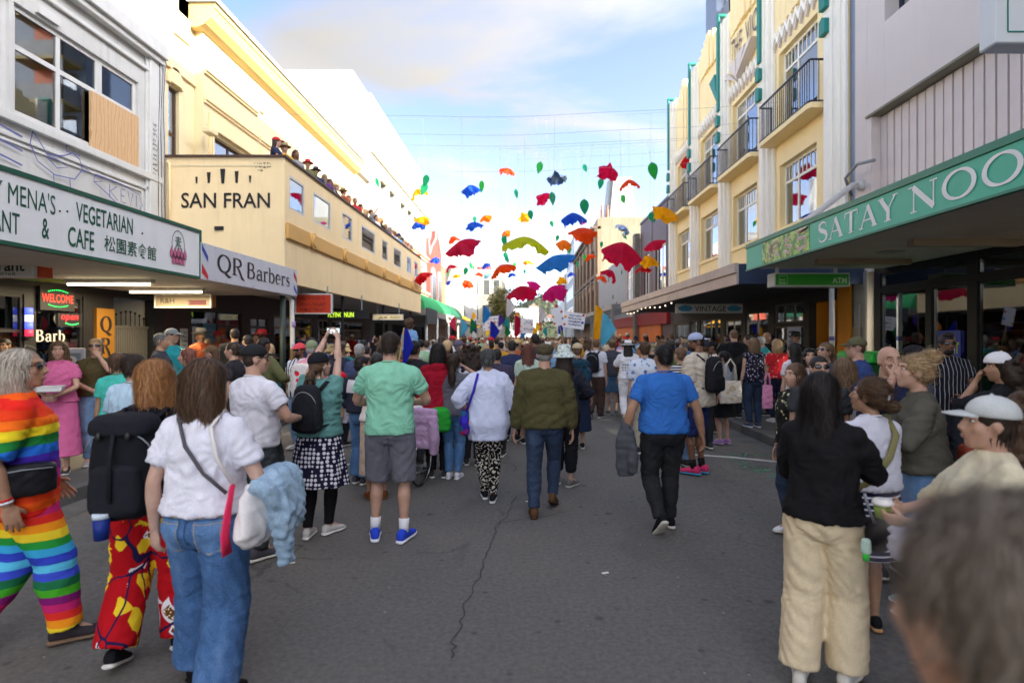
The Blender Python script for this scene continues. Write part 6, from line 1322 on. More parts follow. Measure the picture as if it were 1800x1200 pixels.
 if hat:
  hm_=cloth(hatc)
  if hat in ('cap','capback'):
   fl=1 if hat=='cap' else -1;cr=ell((0,-.012*fl-.004,.046),(.0875,.103,.083),None,22,14);v=np.array(cr[0]);v[:,2]=np.maximum(v[:,2],.035);cr=(v,cr[1]);L=[cr]
   br=[];a=np.linspace(0,math.pi,14);n=14
   inner=[(.083*math.cos(t),fl*(.075+.02*math.sin(t)),.04+.012*math.sin(t))for t in a];outer=[(.08*math.cos(t)*1.0,fl*(.09+.085*math.sin(t)),.036+.0*math.sin(t))for t in a]
   V=inner+outer+[(x,y,zz-.006)for x,y,zz in outer]+[(x,y,zz-.006)for x,y,zz in inner]
   Fq=[(r*n+i,r*n+i+1,((r+1)%4)*n+i+1,((r+1)%4)*n+i)for r in range(4)for i in range(n-1)]+[(0,n,2*n,3*n),(n-1,2*n-1,3*n-1,4*n-1)]
   L.append((np.array(V),Fq));L.append(ell((0,-.005,.128),.008,None,8,6))
   co=mobj('cap',join_mesh([HL(q)for q in L],'cap'),hm_,root)
  elif hat=='bucket':
   rg=[sup(.05,.058,0,-.012,.135,24,2.1),sup(.078,.09,0,-.012,.13,24,2.1),sup(.088,.102,0,-.012,.05,24,2.1),sup(.135,.15,0,-.012,.0,24,2.05),sup(.15,.168,0,-.012,-.022,24,2.05),sup(.146,.164,0,-.012,-.026,24,2.05),sup(.085,.1,0,-.012,.035,24,2.1)];mobj('bucket_hat',join_mesh([HL(loft(rg))],'bucket_hat'),hm_,root)
  elif hat=='brim':
   rg=[sup(.035,.06,0,-.01,.125,24,2.1),sup(.07,.088,0,-.01,.14,24,2.1),sup(.083,.1,0,-.01,.05,24,2.1),sup(.15,.165,0,-.01,.04,24,2.05),sup(.158,.175,0,-.01,.046,24,2.05),sup(.155,.17,0,-.01,.035,24,2.05),sup(.08,.095,0,-.01,.036,24,2.1)];ho=mobj('brimmed_hat',join_mesh([HL(loft(rg))],'hat'),hm_,root)
   mobj('hat_band',join_mesh([HL(loft([sup(.0855,.1035,0,-.01,.075,24,2.1),sup(.088,.106,0,-.01,.052,24,2.1)],False))],'hat_band'),M_INK,ho)
  elif hat=='flatcap':mobj('flat_cap',remesh([HL(ell((0,.0,.068),(.098,.125,.05),rotm(0,R(-8)),22,12)),HL(ell((0,-.035,.05),(.09,.09,.055),None,18,12)),HL(ell((0,.1,.04),(.06,.04,.008),rotm(0,R(-20)),14,6))],.009,3,'flat_cap',.004,3,.06),hm_,root)
  elif hat=='beanie':mobj('beanie',join_mesh([HL(ell((0,-.016,.05),(.086,.1,.088),None,20,12))],'beanie'),hm_,root)
  elif hat=='band':mobj('hair_tie',join_mesh([HL(tube([(.03*math.cos(a),-.118,.02+.03*math.sin(a))for a in np.linspace(0,6.28,12)],.008,6))],'hair_tie'),hm_,root)
 return F
 # ============================================================ hanging flowers and leaves on wires across the street
def cloth_translucent(name,c):
 if name in MATS:return MATS[name]
 m=bpy.data.materials.new(name);m.use_nodes=True;nt=m.node_tree;b=nt.nodes['Principled BSDF'];out=nt.nodes['Material Output']
 n=_noise(nt,_coord(nt),3.5,3);col=_ramp(nt,n,[(.3,mul(c,.92)),(.7,mul(c,1.2))])
 nt.links.new(col,b.inputs['Base Color']);b.inputs['Roughness'].default_value=.6;b.inputs['Specular IOR Level'].default_value=.2
 t=nt.nodes.new('ShaderNodeBsdfTranslucent');nt.links.new(col,t.inputs[0]);mx=nt.nodes.new('ShaderNodeMixShader');mx.inputs[0].default_value=.6
 nt.links.new(b.outputs[0],mx.inputs[1]);nt.links.new(t.outputs[0],mx.inputs[2]);nt.links.new(mx.outputs[0],out.inputs[0]);MATS[name]=m;return m
FC={k:cloth_translucent('petal_'+k.replace(' ','_'),srgb(*c))for k,c in {'crimson':(206,22,70),'red':(214,26,36),'orange red':(236,78,26),'orange':(244,130,24),'yellow orange':(250,172,22),'yellow green':(196,206,24),'blue':(30,84,200),'bright blue':(44,132,214),'pale blue':(150,200,216),'magenta':(214,24,130),'purple':(110,40,150)}.items()}
def irid():
 m,nt,b=_new('petal_iridescent');n=_noise(nt,_coord(nt),1.4,2,.5,1)
 nt.links.new(_ramp(nt,n,[(.32,srgb(120,90,210)),(.45,srgb(110,170,225)),(.55,srgb(170,205,220)),(.68,srgb(200,120,200))]),b.inputs['Base Color']);b.inputs['Roughness'].default_value=.25;b.inputs['Metallic'].default_value=.35;return m
FC['shimmering lilac']=irid()
LEAF=cloth_translucent('leaf_teal',srgb(24,138,92));LEAF2=cloth_translucent('leaf_green',srgb(40,158,62));WIRE=paint('wire',(.34,.36,.38),.5)
def petal_proto(seed):
 g=random.Random(seed);nr,nt_=7,60;k=g.choice((5,5,6));ph=g.uniform(0,6);ph2=g.uniform(0,6);V=[(0,0,.16)];dome=g.uniform(.5,.85);ruff=g.uniform(.08,.15);lift=g.uniform(-.25,.3);lob=g.uniform(.12,.2)
 for i in range(1,nr+1):
  r=i/nr
  for j in range(nt_):
   a=2*math.pi*j/nt_;R_=.5*r*(1+lob*r*math.cos(k*a+ph)+.05*r*math.sin(2*a+ph2));fold=abs(math.sin(k*a/2+ph/2))
   z=.16-dome*(r**2.0)*(.75+.25*math.cos(2*a+ph2))+ruff*r*r*math.cos(k*a+ph+.6)+.045*r*r*r*math.sin(3*k*a+ph2)+lift*.25*r*r*math.cos(a+ph2)-.05*r*(1-fold)
   V.append((R_*math.cos(a),R_*math.sin(a),z))
 F=[(0,1+j,1+(j+1)%nt_)for j in range(nt_)]+[(1+(i-1)*nt_+j,1+i*nt_+j,1+i*nt_+(j+1)%nt_,1+(i-1)*nt_+(j+1)%nt_)for i in range(1,nr)for j in range(nt_)]
 me=bpy.data.meshes.new('petals');me.from_pydata(V,[],F);me.polygons.foreach_set('use_smooth',[True]*len(F));me.materials.append(WIRE);me.update();return me
PET=[petal_proto(i)for i in range(9)]
def leaf_proto():
 V=[];F=[];n=9
 for i in range(n):
  t=i/(n-1);w=.24*math.sin(math.pi*min(1,t**.7*1.0))**.9*(1 if 0<t<1 else 0);V+=[(-w,.05*math.sin(3*t)+.03,-t),(0,.05*math.sin(3*t),-t),(w,.05*math.sin(3*t)+.03,-t)]
 for i in range(n-1):F+=[(3*i,3*i+1,3*i+4,3*i+3),(3*i+1,3*i+2,3*i+5,3*i+4)]
 me=bpy.data.meshes.new('blade');me.from_pydata(V,[],F);me.polygons.foreach_set('use_smooth',[True]*len(F));me.materials.append(WIRE);me.update();return me
LEAFM=leaf_proto()
FL="""812 429 54 crimson|923 424 74 yellow green|974 457 60 bright blue|1093 434 60 crimson|914 509 48 crimson|972 508 42 magenta|1024 406 44 orange red|1171 372 42 yellow orange|881 471 40 orange red|1007 380 36 blue|1149 428 35 crimson|1373 244 34 orange|600 355 34 yellow orange|1211 277 33 red|1070 298 32 crimson|1106 320 31 orange red|978 312 29 shimmering lilac|1143 456 29 yellow orange|828 330 28 blue|955 345 28 crimson|1073 479 28 crimson|1192 352 28 red|742 483 28 red|658 393 26 orange red|734 336 26 yellow orange|893 299 25 orange red|742 384 25 yellow orange|586 324 25 blue|834 394 27 blue|735 392 24 blue|991 425 24 orange|1252 296 24 yellow orange|1279 312 24 blue|1130 471 24 red|1096 400 24 shimmering lilac|940 499 23 magenta|852 382 20 orange|920 381 20 yellow orange|668 337 19 magenta|724 446 19 red|791 468 19 crimson|824 496 19 orange red|797 418 18 orange red|859 483 18 pale blue|1199 343 18 magenta|929 460 17 yellow orange|1037 450 17 orange red|1060 488 17 orange red|988 490 17 yellow orange|888 408 16 orange|764 455 15 blue|854 465 15 blue|724 473 14 blue|899 482 14 blue|1001 452 14 blue|841 481 13 orange red|801 484 12 yellow orange|1004 480 12 blue|1109 453 11 purple|788 495 10 blue|1024 391 10 magenta"""
LF="""751 318 22|750 334 26|848 328 22|905 341 18|930 379 20|952 296 24|1025 297 16|1058 323 20|1145 301 32|969 349 24|1027 364 30|1092 353 20|1095 416 14|1142 384 22|968 394 12|659 323 20|886 424 22|786 480 12|820 477 16|827 467 14|832 471 10|886 451 15|889 457 14|906 469 16|922 478 10|981 419 12|999 441 16|987 467 14|1016 466 14|1028 454 14|1058 430 12|834 386 12"""
def hang():
 rows={}
 def rowY(w,i):
  for lim,ys in ((50,(16.5,18)),(39,(20,22)),(29,(24,26)),(23,(28,30)),(15.5,(34,37)),(0,(43,47))):
   if w>=lim:return ys[i%2]
 items=[]
 for i,l in enumerate(FL.split('|')):
  q=l.split(' ',3);items.append(('flower',float(q[0]),float(q[1]),float(q[2]),q[3],i))
 for i,l in enumerate(LF.split('|')):
  q=l.split();items.append(('leaf',float(q[0]),float(q[1]),float(q[2]),'',i))
 LM=[(923,424,'the yellow green flower'),(812,429,'the largest crimson flower'),(974,457,'the largest blue flower'),(1093,434,'the wide crimson flower'),(914,509,'the lowest crimson flower'),(972,508,'the large magenta flower'),(1024,406,'the ruffled orange flower'),(1171,372,'the widest yellow flower'),(1211,277,'the highest red flower'),(660,340,'the balcony crowd'),(1070,298,'the highest crimson flower'),(893,299,'the highest orange flower'),(734,380,'the balcony end')]
 used=set();maxz={}
 recs=[]
 for kind,x,y,w,c,i in items:
  Y=rowY(w*(1.0 if kind=='flower' else 1.35),i);recs.append((kind,x,y,w,c,i,Y));maxz[Y]=max(maxz.get(Y,0),PZ(y,Y))
 cable_z={Y:max(z+.9,8.2)for Y,z in maxz.items()}
 for k,Y in enumerate(sorted(cable_z)):
  t=thing('street_cable','thin wire strung across the street, %s from the front'%['first','second','third','fourth','fifth','sixth','seventh','eighth','ninth','tenth','eleventh','twelfth','thirteenth'][k],'wire',(0,0,0),group='wires across the street')
  cz=cable_z[Y];MB().tube([(-8.0+15.3*u/16,Y+.06*math.sin(u),cz-.25*math.sin(math.pi*u/16)+.25+.3*(u/16-.5))for u in range(17)],.0045,5).build('strand',WIRE,t)
 g=random.Random(9)
 for kind,x,y,w,c,i,Y in recs:
  X,Z=PX(x,Y),PZ(y,Y);size=w/1000*Y;u=(X+8)/15.3;cz=cable_z[Y]-.25*math.sin(math.pi*u)+.25+.3*(u-.5)
  near=sorted(LM,key=lambda q:(q[0]-x)**2+(q[1]-y)**2);near=[q for q in near if (q[0]-x)**2+(q[1]-y)**2>16]
  def rel(q):
   dx,dy=x-q[0],y-q[1]
   a='above' if dy<-abs(dx)*.5 else 'below' if dy>abs(dx)*.5 else '';b_='left of' if dx<-abs(dy)*.5 else 'right of' if dx>abs(dy)*.5 else ''
   d=math.hypot(dx,dy);far='just ' if d<30 else 'well ' if d>70 else ''
   return (far+(a+' '+b_ if a and b_ else a or b_)+' '+q[2]).replace('  ',' ')
  if kind=='flower':
   big={812:'largest crimson fabric flower hanging on the left over the street',923:'largest yellow green fabric flower hanging over the middle of the street',974:'largest bright blue fabric flower hanging right of centre',1093:'wide crimson fabric flower with drooping petals hanging before the concrete wall',914:'large crimson fabric flower hanging low over the far tree',972:'large magenta fabric flower hanging low before the hill',1024:'large ruffled orange red fabric flower before the brown cornice',1171:'wide yellow orange fabric flower by the plum building',1211:'red fabric flower hanging highest before the cream hotel'}
   lab=big.get(int(x))if w>30 else None
   for q in near[:4]:
    if lab:break
    l2='%s %s fabric flower hanging %s'%('small' if w<17 else 'medium' if w<27 else 'large',c,rel(q))
    if l2 not in used:lab=l2
  else:
   lab=None
   for q in near[:5]:
    l2='%s green fabric leaf hanging %s'%('tiny' if w<13 else 'small' if w<19 else 'long',rel(q))
    if l2 not in used:lab=l2;break
  lab=lab or '%s fabric %s hanging above the street crowd'%(c or 'green',kind);used.add(lab)
  t=thing('fabric_flower' if kind=='flower' else 'fabric_leaf',lab,'flower' if kind=='flower' else 'leaf',(X,Y,Z),g.uniform(0,6.28),'fabric flowers over the street' if kind=='flower' else 'fabric leaves over the street')
  if kind=='flower':
   o=mobj('petals',PET[i%9],FC[c],t);o.scale=(size*1.08,size*1.08,size*g.uniform(.8,1.05)*(.85 if w>45 else 1));o.rotation_euler=(R(g.uniform(-34,34)),R(g.uniform(-30,30)),g.uniform(0,6));top=size*.16
  else:
   t.rotation_euler[2]=g.uniform(-.9,.9);o=mobj('blade',LEAFM,(LEAF,LEAF,LEAF2)[i%3],t);k=size;o.scale=(k*1.15,k,k);o.location=(0,0,k/2);o.rotation_euler=(R(g.uniform(-18,18)),R(g.uniform(-35,20)),0);top=k/2
  L=max(.2,cz-Z);dx=(g.uniform(-.12,.12)if kind=='flower' else g.uniform(-.35,.35))*min(1,L)
  MB().tube([(0,0,top-.02),(dx*.6,dx*.2,top+(L-top)*.6),(dx,0,L)],.003,5).build('hanger',WIRE,t)
hang()
# ============================================================ patterned cloth
def pat(name,build,rough=.85):
 if name in MATS:return MATS[name]
 m,nt,b=_new(name);v=_coord(nt);col=build(nt,v);nt.links.new(col,b.inputs['Base Color']);b.inputs['Roughness'].default_value=rough;b.inputs['Specular IOR Level'].default_value=.15
 _bump(nt,b,_noise(nt,_coord(nt,(1,1,.6)),9,3,.5,1.5),.2,.03);MATS[name]=m;return m
def _axis(nt,v,k):
 s=nt.nodes.new('ShaderNodeSeparateXYZ');nt.links.new(v,s.inputs[0]);return s.outputs[k]
def _frac(nt,x,period,off=0.):
 a=nt.nodes.new('ShaderNodeMath');a.operation='MULTIPLY_ADD';a.inputs[1].default_value=1/period;a.inputs[2].default_value=off;nt.links.new(x,a.inputs[0])
 f=nt.nodes.new('ShaderNodeMath');f.operation='FRACT';nt.links.new(a.outputs[0],f.inputs[0]);return f.outputs[0]
def stripes(name,c1,c2,period,duty=.5,axis=2):
 return pat(name,lambda nt,v:_ramp(nt,_frac(nt,_axis(nt,v,axis),period),[(0,srgb(*c1)),(duty,srgb(*c2))],'CONSTANT'))
def rainbow(name,cols,period,off=0.,wob=.03):
 def f(nt,v):
  z=_axis(nt,v,2);n=_noise(nt,v,5,2);a=nt.nodes.new('ShaderNodeMath');a.operation='MULTIPLY_ADD';a.inputs[1].default_value=wob;nt.links.new(n,a.inputs[0]);nt.links.new(z,a.inputs[2])
  return _ramp(nt,_frac(nt,a.outputs[0],period,off),[(i/len(cols),srgb(*c))for i,c in enumerate(cols)],'CONSTANT')
 return pat(name,f)
def voro(nt,v,scale,out='Distance',metric='EUCLIDEAN',feature='F1',rnd=1.0):
 n=nt.nodes.new('ShaderNodeTexVoronoi');n.feature=feature;n.inputs['Scale'].default_value=scale;n.inputs['Randomness'].default_value=rnd
 if feature=='F1':n.distance=metric
 nt.links.new(v,n.inputs['Vector']);return n.outputs[out]
def dots(name,bg,fg,scale,r,rnd=1.0):
 return pat(name,lambda nt,v:_ramp(nt,voro(nt,v,scale,rnd=rnd),[(0,srgb(*fg)),(r,srgb(*bg))],'CONSTANT'))
def flor(name,bg,cols,scale,r=.33):
 def f(nt,v):
  c=voro(nt,v,scale,'Color');s=nt.nodes.new('ShaderNodeSeparateColor');nt.links.new(c,s.inputs[0])
  fl=_ramp(nt,s.outputs[0],[(i/len(cols),srgb(*q))for i,q in enumerate(cols)],'CONSTANT');d=voro(nt,v,scale)
  return _mix(nt,_ramp(nt,d,[(r*.9,(1,1,1)),(r,(0,0,0))]),srgb(*bg),fl)
 return pat(name,f)
def leopard():
 def f(nt,v):
  n=nt.nodes.new('ShaderNodeTexNoise');n.inputs['Scale'].default_value=22;nt.links.new(v,n.inputs[0]);mx=nt.nodes.new('ShaderNodeMixRGB');mx.inputs[0].default_value=.05;nt.links.new(v,mx.inputs[1]);nt.links.new(n.outputs['Color'],mx.inputs[2])
  d=voro(nt,mx.outputs[0],17);return _ramp(nt,d,[(0,srgb(196,186,172)),(.32,srgb(16,15,17)),(.62,srgb(205,196,184)),(.72,srgb(18,17,19))],'CONSTANT')
 return pat('leopard_print',f)
def wax_print():
 def f(nt,v0):
  v=_coord(nt,(1,1,.62));n=nt.nodes.new('ShaderNodeTexNoise');n.inputs['Scale'].default_value=3;nt.links.new(v,n.inputs[0]);mx=nt.nodes.new('ShaderNodeMixRGB');mx.inputs[0].default_value=.12;nt.links.new(v,mx.inputs[1]);nt.links.new(n.outputs['Color'],mx.inputs[2])
  c=voro(nt,mx.outputs[0],12,'Color','MANHATTAN');s=nt.nodes.new('ShaderNodeSeparateColor');nt.links.new(c,s.inputs[0]);d=voro(nt,mx.outputs[0],12,'Distance','MANHATTAN')
  red,yel,wh,br,nv=srgb(176,16,26),srgb(232,196,40),srgb(226,222,226),srgb(110,66,24),srgb(34,26,66)
  sp=_ramp(nt,voro(nt,v0,75),[(0,srgb(236,226,190)),(.35,br)],'CONSTANT');inner=_mix(nt,_ramp(nt,s.outputs[0],[(0,(0,0,0)),(.24,(1,1,1)),(.62,(0,0,0))],'CONSTANT'),red,yel)
  inner=_mix(nt,_ramp(nt,s.outputs[0],[(0,(0,0,0)),(.62,(1,1,1))],'CONSTANT'),inner,sp)
  ringc=_mix(nt,_ramp(nt,s.outputs[0],[(0,(0,0,0)),(.62,(1,1,1))],'CONSTANT'),inner,wh);out=_mix(nt,_ramp(nt,d,[(0,(0,0,0)),(.5,(1,1,1))],'CONSTANT'),inner,ringc)
  out=_mix(nt,_ramp(nt,d,[(0,(0,0,0)),(.66,(1,1,1))],'CONSTANT'),out,red);e=voro(nt,mx.outputs[0],5.2,'Distance',feature='DISTANCE_TO_EDGE')
  return _mix(nt,_ramp(nt,e,[(0,(1,1,1)),(.018,(0,0,0))],'CONSTANT'),out,nv)
 return pat('wax_print',f)
RB1=[(226,40,30),(240,92,24),(236,70,28),(210,24,40),(206,40,150),(120,30,130),(66,40,160),(40,110,210),(36,130,60),(240,214,40),(240,110,26),(222,60,24)]
RB2=[(50,70,190),(60,170,220),(40,150,60),(244,214,50),(244,150,30),(226,50,40),(200,40,110),(130,30,110),(70,170,40),(30,110,70),(60,80,200),(90,190,225)]
# ============================================================ things people carry
def carried(name,label,cat,F,group=None):
 t=thing(name,label,cat,tuple(F.root.location),F.root.rotation_euler[2],group);return t
def rbox(cx,cy,z0,z1,hw,hd,e=3.2,taper=.75,n=28,lean=0):
 L=[]
 for t in (0,.04,.12,.3,.55,.75,.9,.97,1.0):
  k={0:.55,.04:.85,.12:.97,.97:taper*.82,1.0:taper*.5}.get(t,1-(1-taper)*max(0,(t-.5)/.5)**1.6);L.append(sup(hw*k,hd*(k if t in (0,.04,.97,1.0)else min(1,k*1.05)),cx,cy+lean*t,z0+(z1-z0)*t,n,e))
 return loft(L)
def backpack(F,label,c,c2=None,big=1.0,logo=False,group=None,straps=True,strapc=None):
 s=F.s;t=carried('backpack',label,'backpack',F,group);m=cloth(c);m2=cloth(c2 or tuple(int(x*.8)for x in c));S=lambda vf:(np.array(vf[0])*s,vf[1]);yb=-.215*(.6+.4*big)-.02
 mobj('pack_body',remesh([S(rbox(0,yb,1.02-.34*(big-1)*(big>1.1),1.44+.02*big,.145*(1+(big-1)*.45),.088*big,2.6))],.012,3,'pack_body',.004,5,.14),m,t)
 mobj('front_pocket',remesh([S(rbox(0,yb-.075*big,1.04-.3*(big-1)*(big>1.1),1.22,.115*(1+(big-1)*.45),.04*big,taper=.85))],.011,2,'front_pocket',.003,6,.1),m2,t)
 if big>1.1:
  mobj('lid',remesh([S(rbox(0,yb-.01,1.36,1.48,.14*(1+(big-1)*.45),.092*big,taper=.7))],.011,2,'lid',.003,8,.1),m2,t)
  mobj('strap',join_mesh([S(tube([(x,yb-.09*big,1.42),(x,yb-.125*big,1.25),(x,yb-.125*big,1.03)],[(.012,.004)]*3,6))for x in (0,)],'strap'),m2,t)
  for x in (-.07,.07):mobj('buckle',join_mesh([S(ell((x,yb-.1*big,1.37),(.014,.008,.022)))],'buckle'),M_INK,t)
 mobj('handle',join_mesh([S(tube([(-.03,yb+.06,1.45),(-.025,yb+.04,1.5),(.025,yb+.04,1.5),(.03,yb+.06,1.45)],.007,8))],'handle'),m2,t)
 mobj('zip',join_mesh([S(tube([(.125*big*math.cos(a),yb-.088*big*abs(math.sin(a))*.4-.05*big,1.26+.14*math.sin(a))for a in np.linspace(.2,math.pi-.2,12)],.004,6))],'zip'),M_STEEL,t)
 if straps:
  for sx in (-1,1):mobj('shoulder_strap',join_mesh([S(tube([(sx*.07,yb+.08,1.40),(sx*.105,-.06,1.478),(sx*.12,.04,1.455),(sx*.13,.13,1.36),(sx*.15,.10,1.2),(sx*.155,-.04,1.1),(sx*.12,yb+.06,1.07)],[(.022,.009)]*7,8))],'shoulder_strap'),cloth(strapc)if strapc else m2,t)
 return t
def strap_path(F,pts,r=(.012,.004),name='strap',mat=None,t=None):
 return mobj(name,join_mesh([(np.array(tube(pts,[r]*len(pts),8)[0])*F.s,tube(pts,[r]*len(pts),8)[1])],name),mat,t)
def proj_patch(F,mesh_o,x0,x1,z0,z1,ydir,mat,name,parent,off=.004,n=8,shape=None,ext=None):
 """patch of cloth sewn onto a garment: grid dropped onto its surface along y (person space)"""
 P,Fc=mesh_vf(mesh_o.data);bvh=BVHTree.FromPolygons([Vector(p)for p in P],Fc);V=[];s=F.s;nx=n;nz=n
 for j in range(nz+1):
  for i in range(nx+1):
   x=x0+(x1-x0)*i/nx;z=z0+(z1-z0)*j/nz
   if shape:x,z=shape(i/nx,j/nz)
   h=bvh.ray_cast(Vector((x*s,-2*ydir,z*s)),Vector((0,ydir,0)))
   V.append(tuple(h[0]+h[1]*off)if h[0]else None)
 ok=[k for k,p in enumerate(V)if p];mp={k:i for i,k in enumerate(ok)}
 Fq=[q for q in ((j*(nx+1)+i,j*(nx+1)+i+1,(j+1)*(nx+1)+i+1,(j+1)*(nx+1)+i)for j in range(nz)for i in range(nx))if all(k in mp for k in q)]
 if not Fq:return None
 me=bpy.data.meshes.new(name);me.from_pydata([V[k]for k in ok],[],[tuple(mp[k]for k in q)for q in Fq]);me.polygons.foreach_set('use_smooth',[True]*len(Fq));me.update();return mobj(name,me,mat,parent)
def tote(label,at_,rz,z,w,h,d,c,name='tote_bag',handle=.25,inner=None,mark=None,cat='bag'):
 t=thing(name,label,cat,(at_[0],at_[1],z),R(rz));m=cloth(c)
 mobj('bag_body',remesh([loft([sup(w*.46,d*.5,0,0,0,24,3.5),sup(w*.5,d*.62,0,0,h*.3,24,3),sup(w*.5,d*.5,0,0,h*.7,24,3),sup(w*.49,d*.3,0,0,h,24,4)])],.009,2,'bag_body',.007,4,.16),m,t)
 if handle:
  for sy in (-1,1):mobj('handle',join_mesh([tube([(-w*.28,sy*d*.25,h*.9),(-w*.2,sy*d*.15,h+handle*.7),(0,sy*.01,h+handle),(w*.2,sy*d*.15,h+handle*.7),(w*.28,sy*d*.25,h*.9)],[(.011,.004)]*5,8)],'handle'),m,t)
 return t
def pockets(F,o,mat,stitch,w=.115,z1=.962,h=.155):
 for sx in (-1,1):
  cx=sx*.098
  def sh(u,v):return (cx+(u-.5)*w*(1-.1*(1-v)),z1-h*(1-v)-(.022*(1-abs(u-.5)*2)if v<.01 else 0))
  proj_patch(F,o,0,0,0,0,1,mat,'pocket',F.root,.0055,8,sh)
  if stitch:
   for e in (0,1):proj_patch(F,o,0,0,0,0,1,stitch,'stitching',F.root,.0068,8,lambda u,v,e=e:(sh(.06+.88*e,v)[0]+(u-.5)*.003,sh(.06+.88*e,v)[1]-.004))
   proj_patch(F,o,0,0,0,0,1,stitch,'stitching',F.root,.0068,8,lambda u,v:(sh(u,1)[0]*.98+cx*.02,z1-.016+(v-.5)*.003));proj_patch(F,o,0,0,0,0,1,stitch,'stitching',F.root,.0068,8,lambda u,v:(sh(u,0)[0],sh(u,0)[1]+.008+(v-.5)*.003))
def AT(px,Y):return (PX(px,Y),Y)
JEAN,JEAN_L,JEAN_D=(72,112,160),(120,155,195),(38,56,84)
# ============================================================ the people nearest the camera
def near_people():
 F=person('woman in white tee and wide blue jeans, brown bob seen from behind, in front',AT(362,2.83),1.69,'f',-6,'pale','bob','brown',(228,228,240),.66,.985,.026,.55,(66,106,156),'widejeans',shoes=(20,18,20),sole=(16,15,16),armR='carry',armL=((.25,-.03,.875),(.5,-1,0),.55,(-.3,1,0)),legs=((.11,-.04,0,8),(.2,.2,0,10)),w=1.07,head=(-4,0),lod=2,strands=3400,strandw=.0016,strand_len=.15,face=False)
 pockets(F,F.bottom2,denim('jean_pocket',srgb(88,128,176)),paint('jean_stitch',srgb(170,150,110),.8),.125)
 j2=denim('jean_pocket',srgb(100,140,186));st=paint('jean_stitch',srgb(170,150,110),.8)
 proj_patch(F,F.bottom2,-.004,.004,.76,.985,1,paint('jean_seam',srgb(46,78,120),.9),'seam',F.root,.004,8)
 proj_patch(F,F.bottom2,-.24,.24,.972,.978,1,st,'waistband_stitch',F.root,.005,26);proj_patch(F,F.bottom2,.05,.12,.985,1.015,1,paint('leather_label',srgb(150,92,50),.6),'leather_label',F.root,.008,4)
 t=carried('shoulder_bag','white tote bag with pink edge hanging on the right arm of the woman in white','bag',F);s=F.s
 wm=fabric('tote_white',srgb(222,218,216),.8,.06);pk=fabric('tote_pink',srgb(236,50,96),.7,.08)
 mobj('bag_body',remesh([(np.array(v)*s,f)for v,f in [loft([sup(.03,.12,.30,-.02,.83,22,3),sup(.052,.19,.31,-.02,.90,22,3),sup(.045,.17,.30,-.0,1.02,22,3),sup(.012,.10,.27,.02,1.12,22,3)])]],.01,2,'bag_body',.008,3,.14),wm,t)
 mobj('pink_edge',join_mesh([(np.array(v)*s,f)for v,f in [loft([sup(.007,.036,.25,-.20,.83,12,3),sup(.007,.03,.245,-.21,.92,12,3),sup(.006,.026,.235,-.17,1.03,12,3),sup(.006,.018,.225,-.12,1.14,12,3)])]],'pink_edge'),pk,t)
 strap_path(F,[(.225,-.10,1.12),(.16,-.155,1.28),(.115,-.13,1.42),(.11,-.02,1.49),(.12,.08,1.43)],(.013,.005),'strap',wm,t)
 t2=carried('shoulder_bag_strap','thin dark grey bag strap across the back of the woman in white','strap',F);strap_path(F,[(-.10,.02,1.49),(-.075,-.10,1.46),(0,-.155,1.33),(.1,-.16,1.2),(.2,-.13,1.1)],(.009,.004),'strap',cloth((84,82,88)),t2)
 t3=carried('denim_jacket','light blue denim jacket draped over the forearm of the woman in white','jacket',F);dj=denim('pale_denim',srgb(150,178,200))
 mobj('jacket_body',remesh([(np.array(v)*s,f)for v,f in [ell((.31,.13,1.13),(.085,.17,.05)),loft([sup(.05,.15,.35,.12,1.12,22,3),sup(.055,.15,.385,.1,1.0,22,3,.05,5),sup(.05,.13,.40,.09,.93,22,3,.1,5),sup(.03,.11,.405,.09,.87,22,3,.14,6)]),tube([(.38,.0,1.08),(.45,-.05,.95),(.45,-.05,.84),(.46,-.05,.74)],[(.05,.06),(.045,.06),(.035,.05),(.03,.045)],14),tube([(.30,-.06,1.12),(.40,-.09,1.10),(.46,-.04,1.0),(.44,.02,.92)],[.035,.045,.045,.03],14)]],.0085,1,'jacket_body',.009,8,.095),dj,t3)
 mobj('button',join_mesh([(np.array(ell((.485,-.085,.93),.012)[0])*s,ell((0,0,0),.012)[1])],'button'),M_STEEL,t3)
 F=person('ginger haired woman in red and yellow print trousers wearing a big black backpack',AT(266,3.2),1.665,'f',8,'pale','bob','ginger',(22,22,26),1.95,.98,.03,.5,wax_print(),'wide',shoes=(24,24,28),legs=((.12,.14,0,6),(.14,-.14,18,6)),w=1.05,head=(52,-6),glasses='sun',lod=2,strands=2200,strandw=.0016,collar='hood')
 P2=backpack(F,'big black lidded backpack on the ginger haired woman',(24,25,31),(30,31,38),1.32)
 proj_x=carried('water_bottle','blue and white reusable cup in the side net of the big black backpack','cup',F);mobj('cup_body',join_mesh([(np.array(v)*F.s,f)for v,f in [tube([(-.05,-.40,.84),(-.05,-.40,.95)],[.034,.040],16)]],'cup_body'),cloth((30,52,130),rough=.4),proj_x);mobj('cup_rim',join_mesh([(np.array(v)*F.s,f)for v,f in [tube([(-.05,-.40,.95),(-.05,-.40,.975)],[.042,.042],16)]],'cup_rim'),cloth((200,214,226)),proj_x)
 strokes_shape([([(i*.012,0),(i*.012+.006,.012),(i*.012+.01,0)],.003)for i in range(9)],'C',(F.root.location[0]+.03,F.root.location[1]-.455,1.19),cloth((210,196,160)),P2,'logo',.02)if False else None
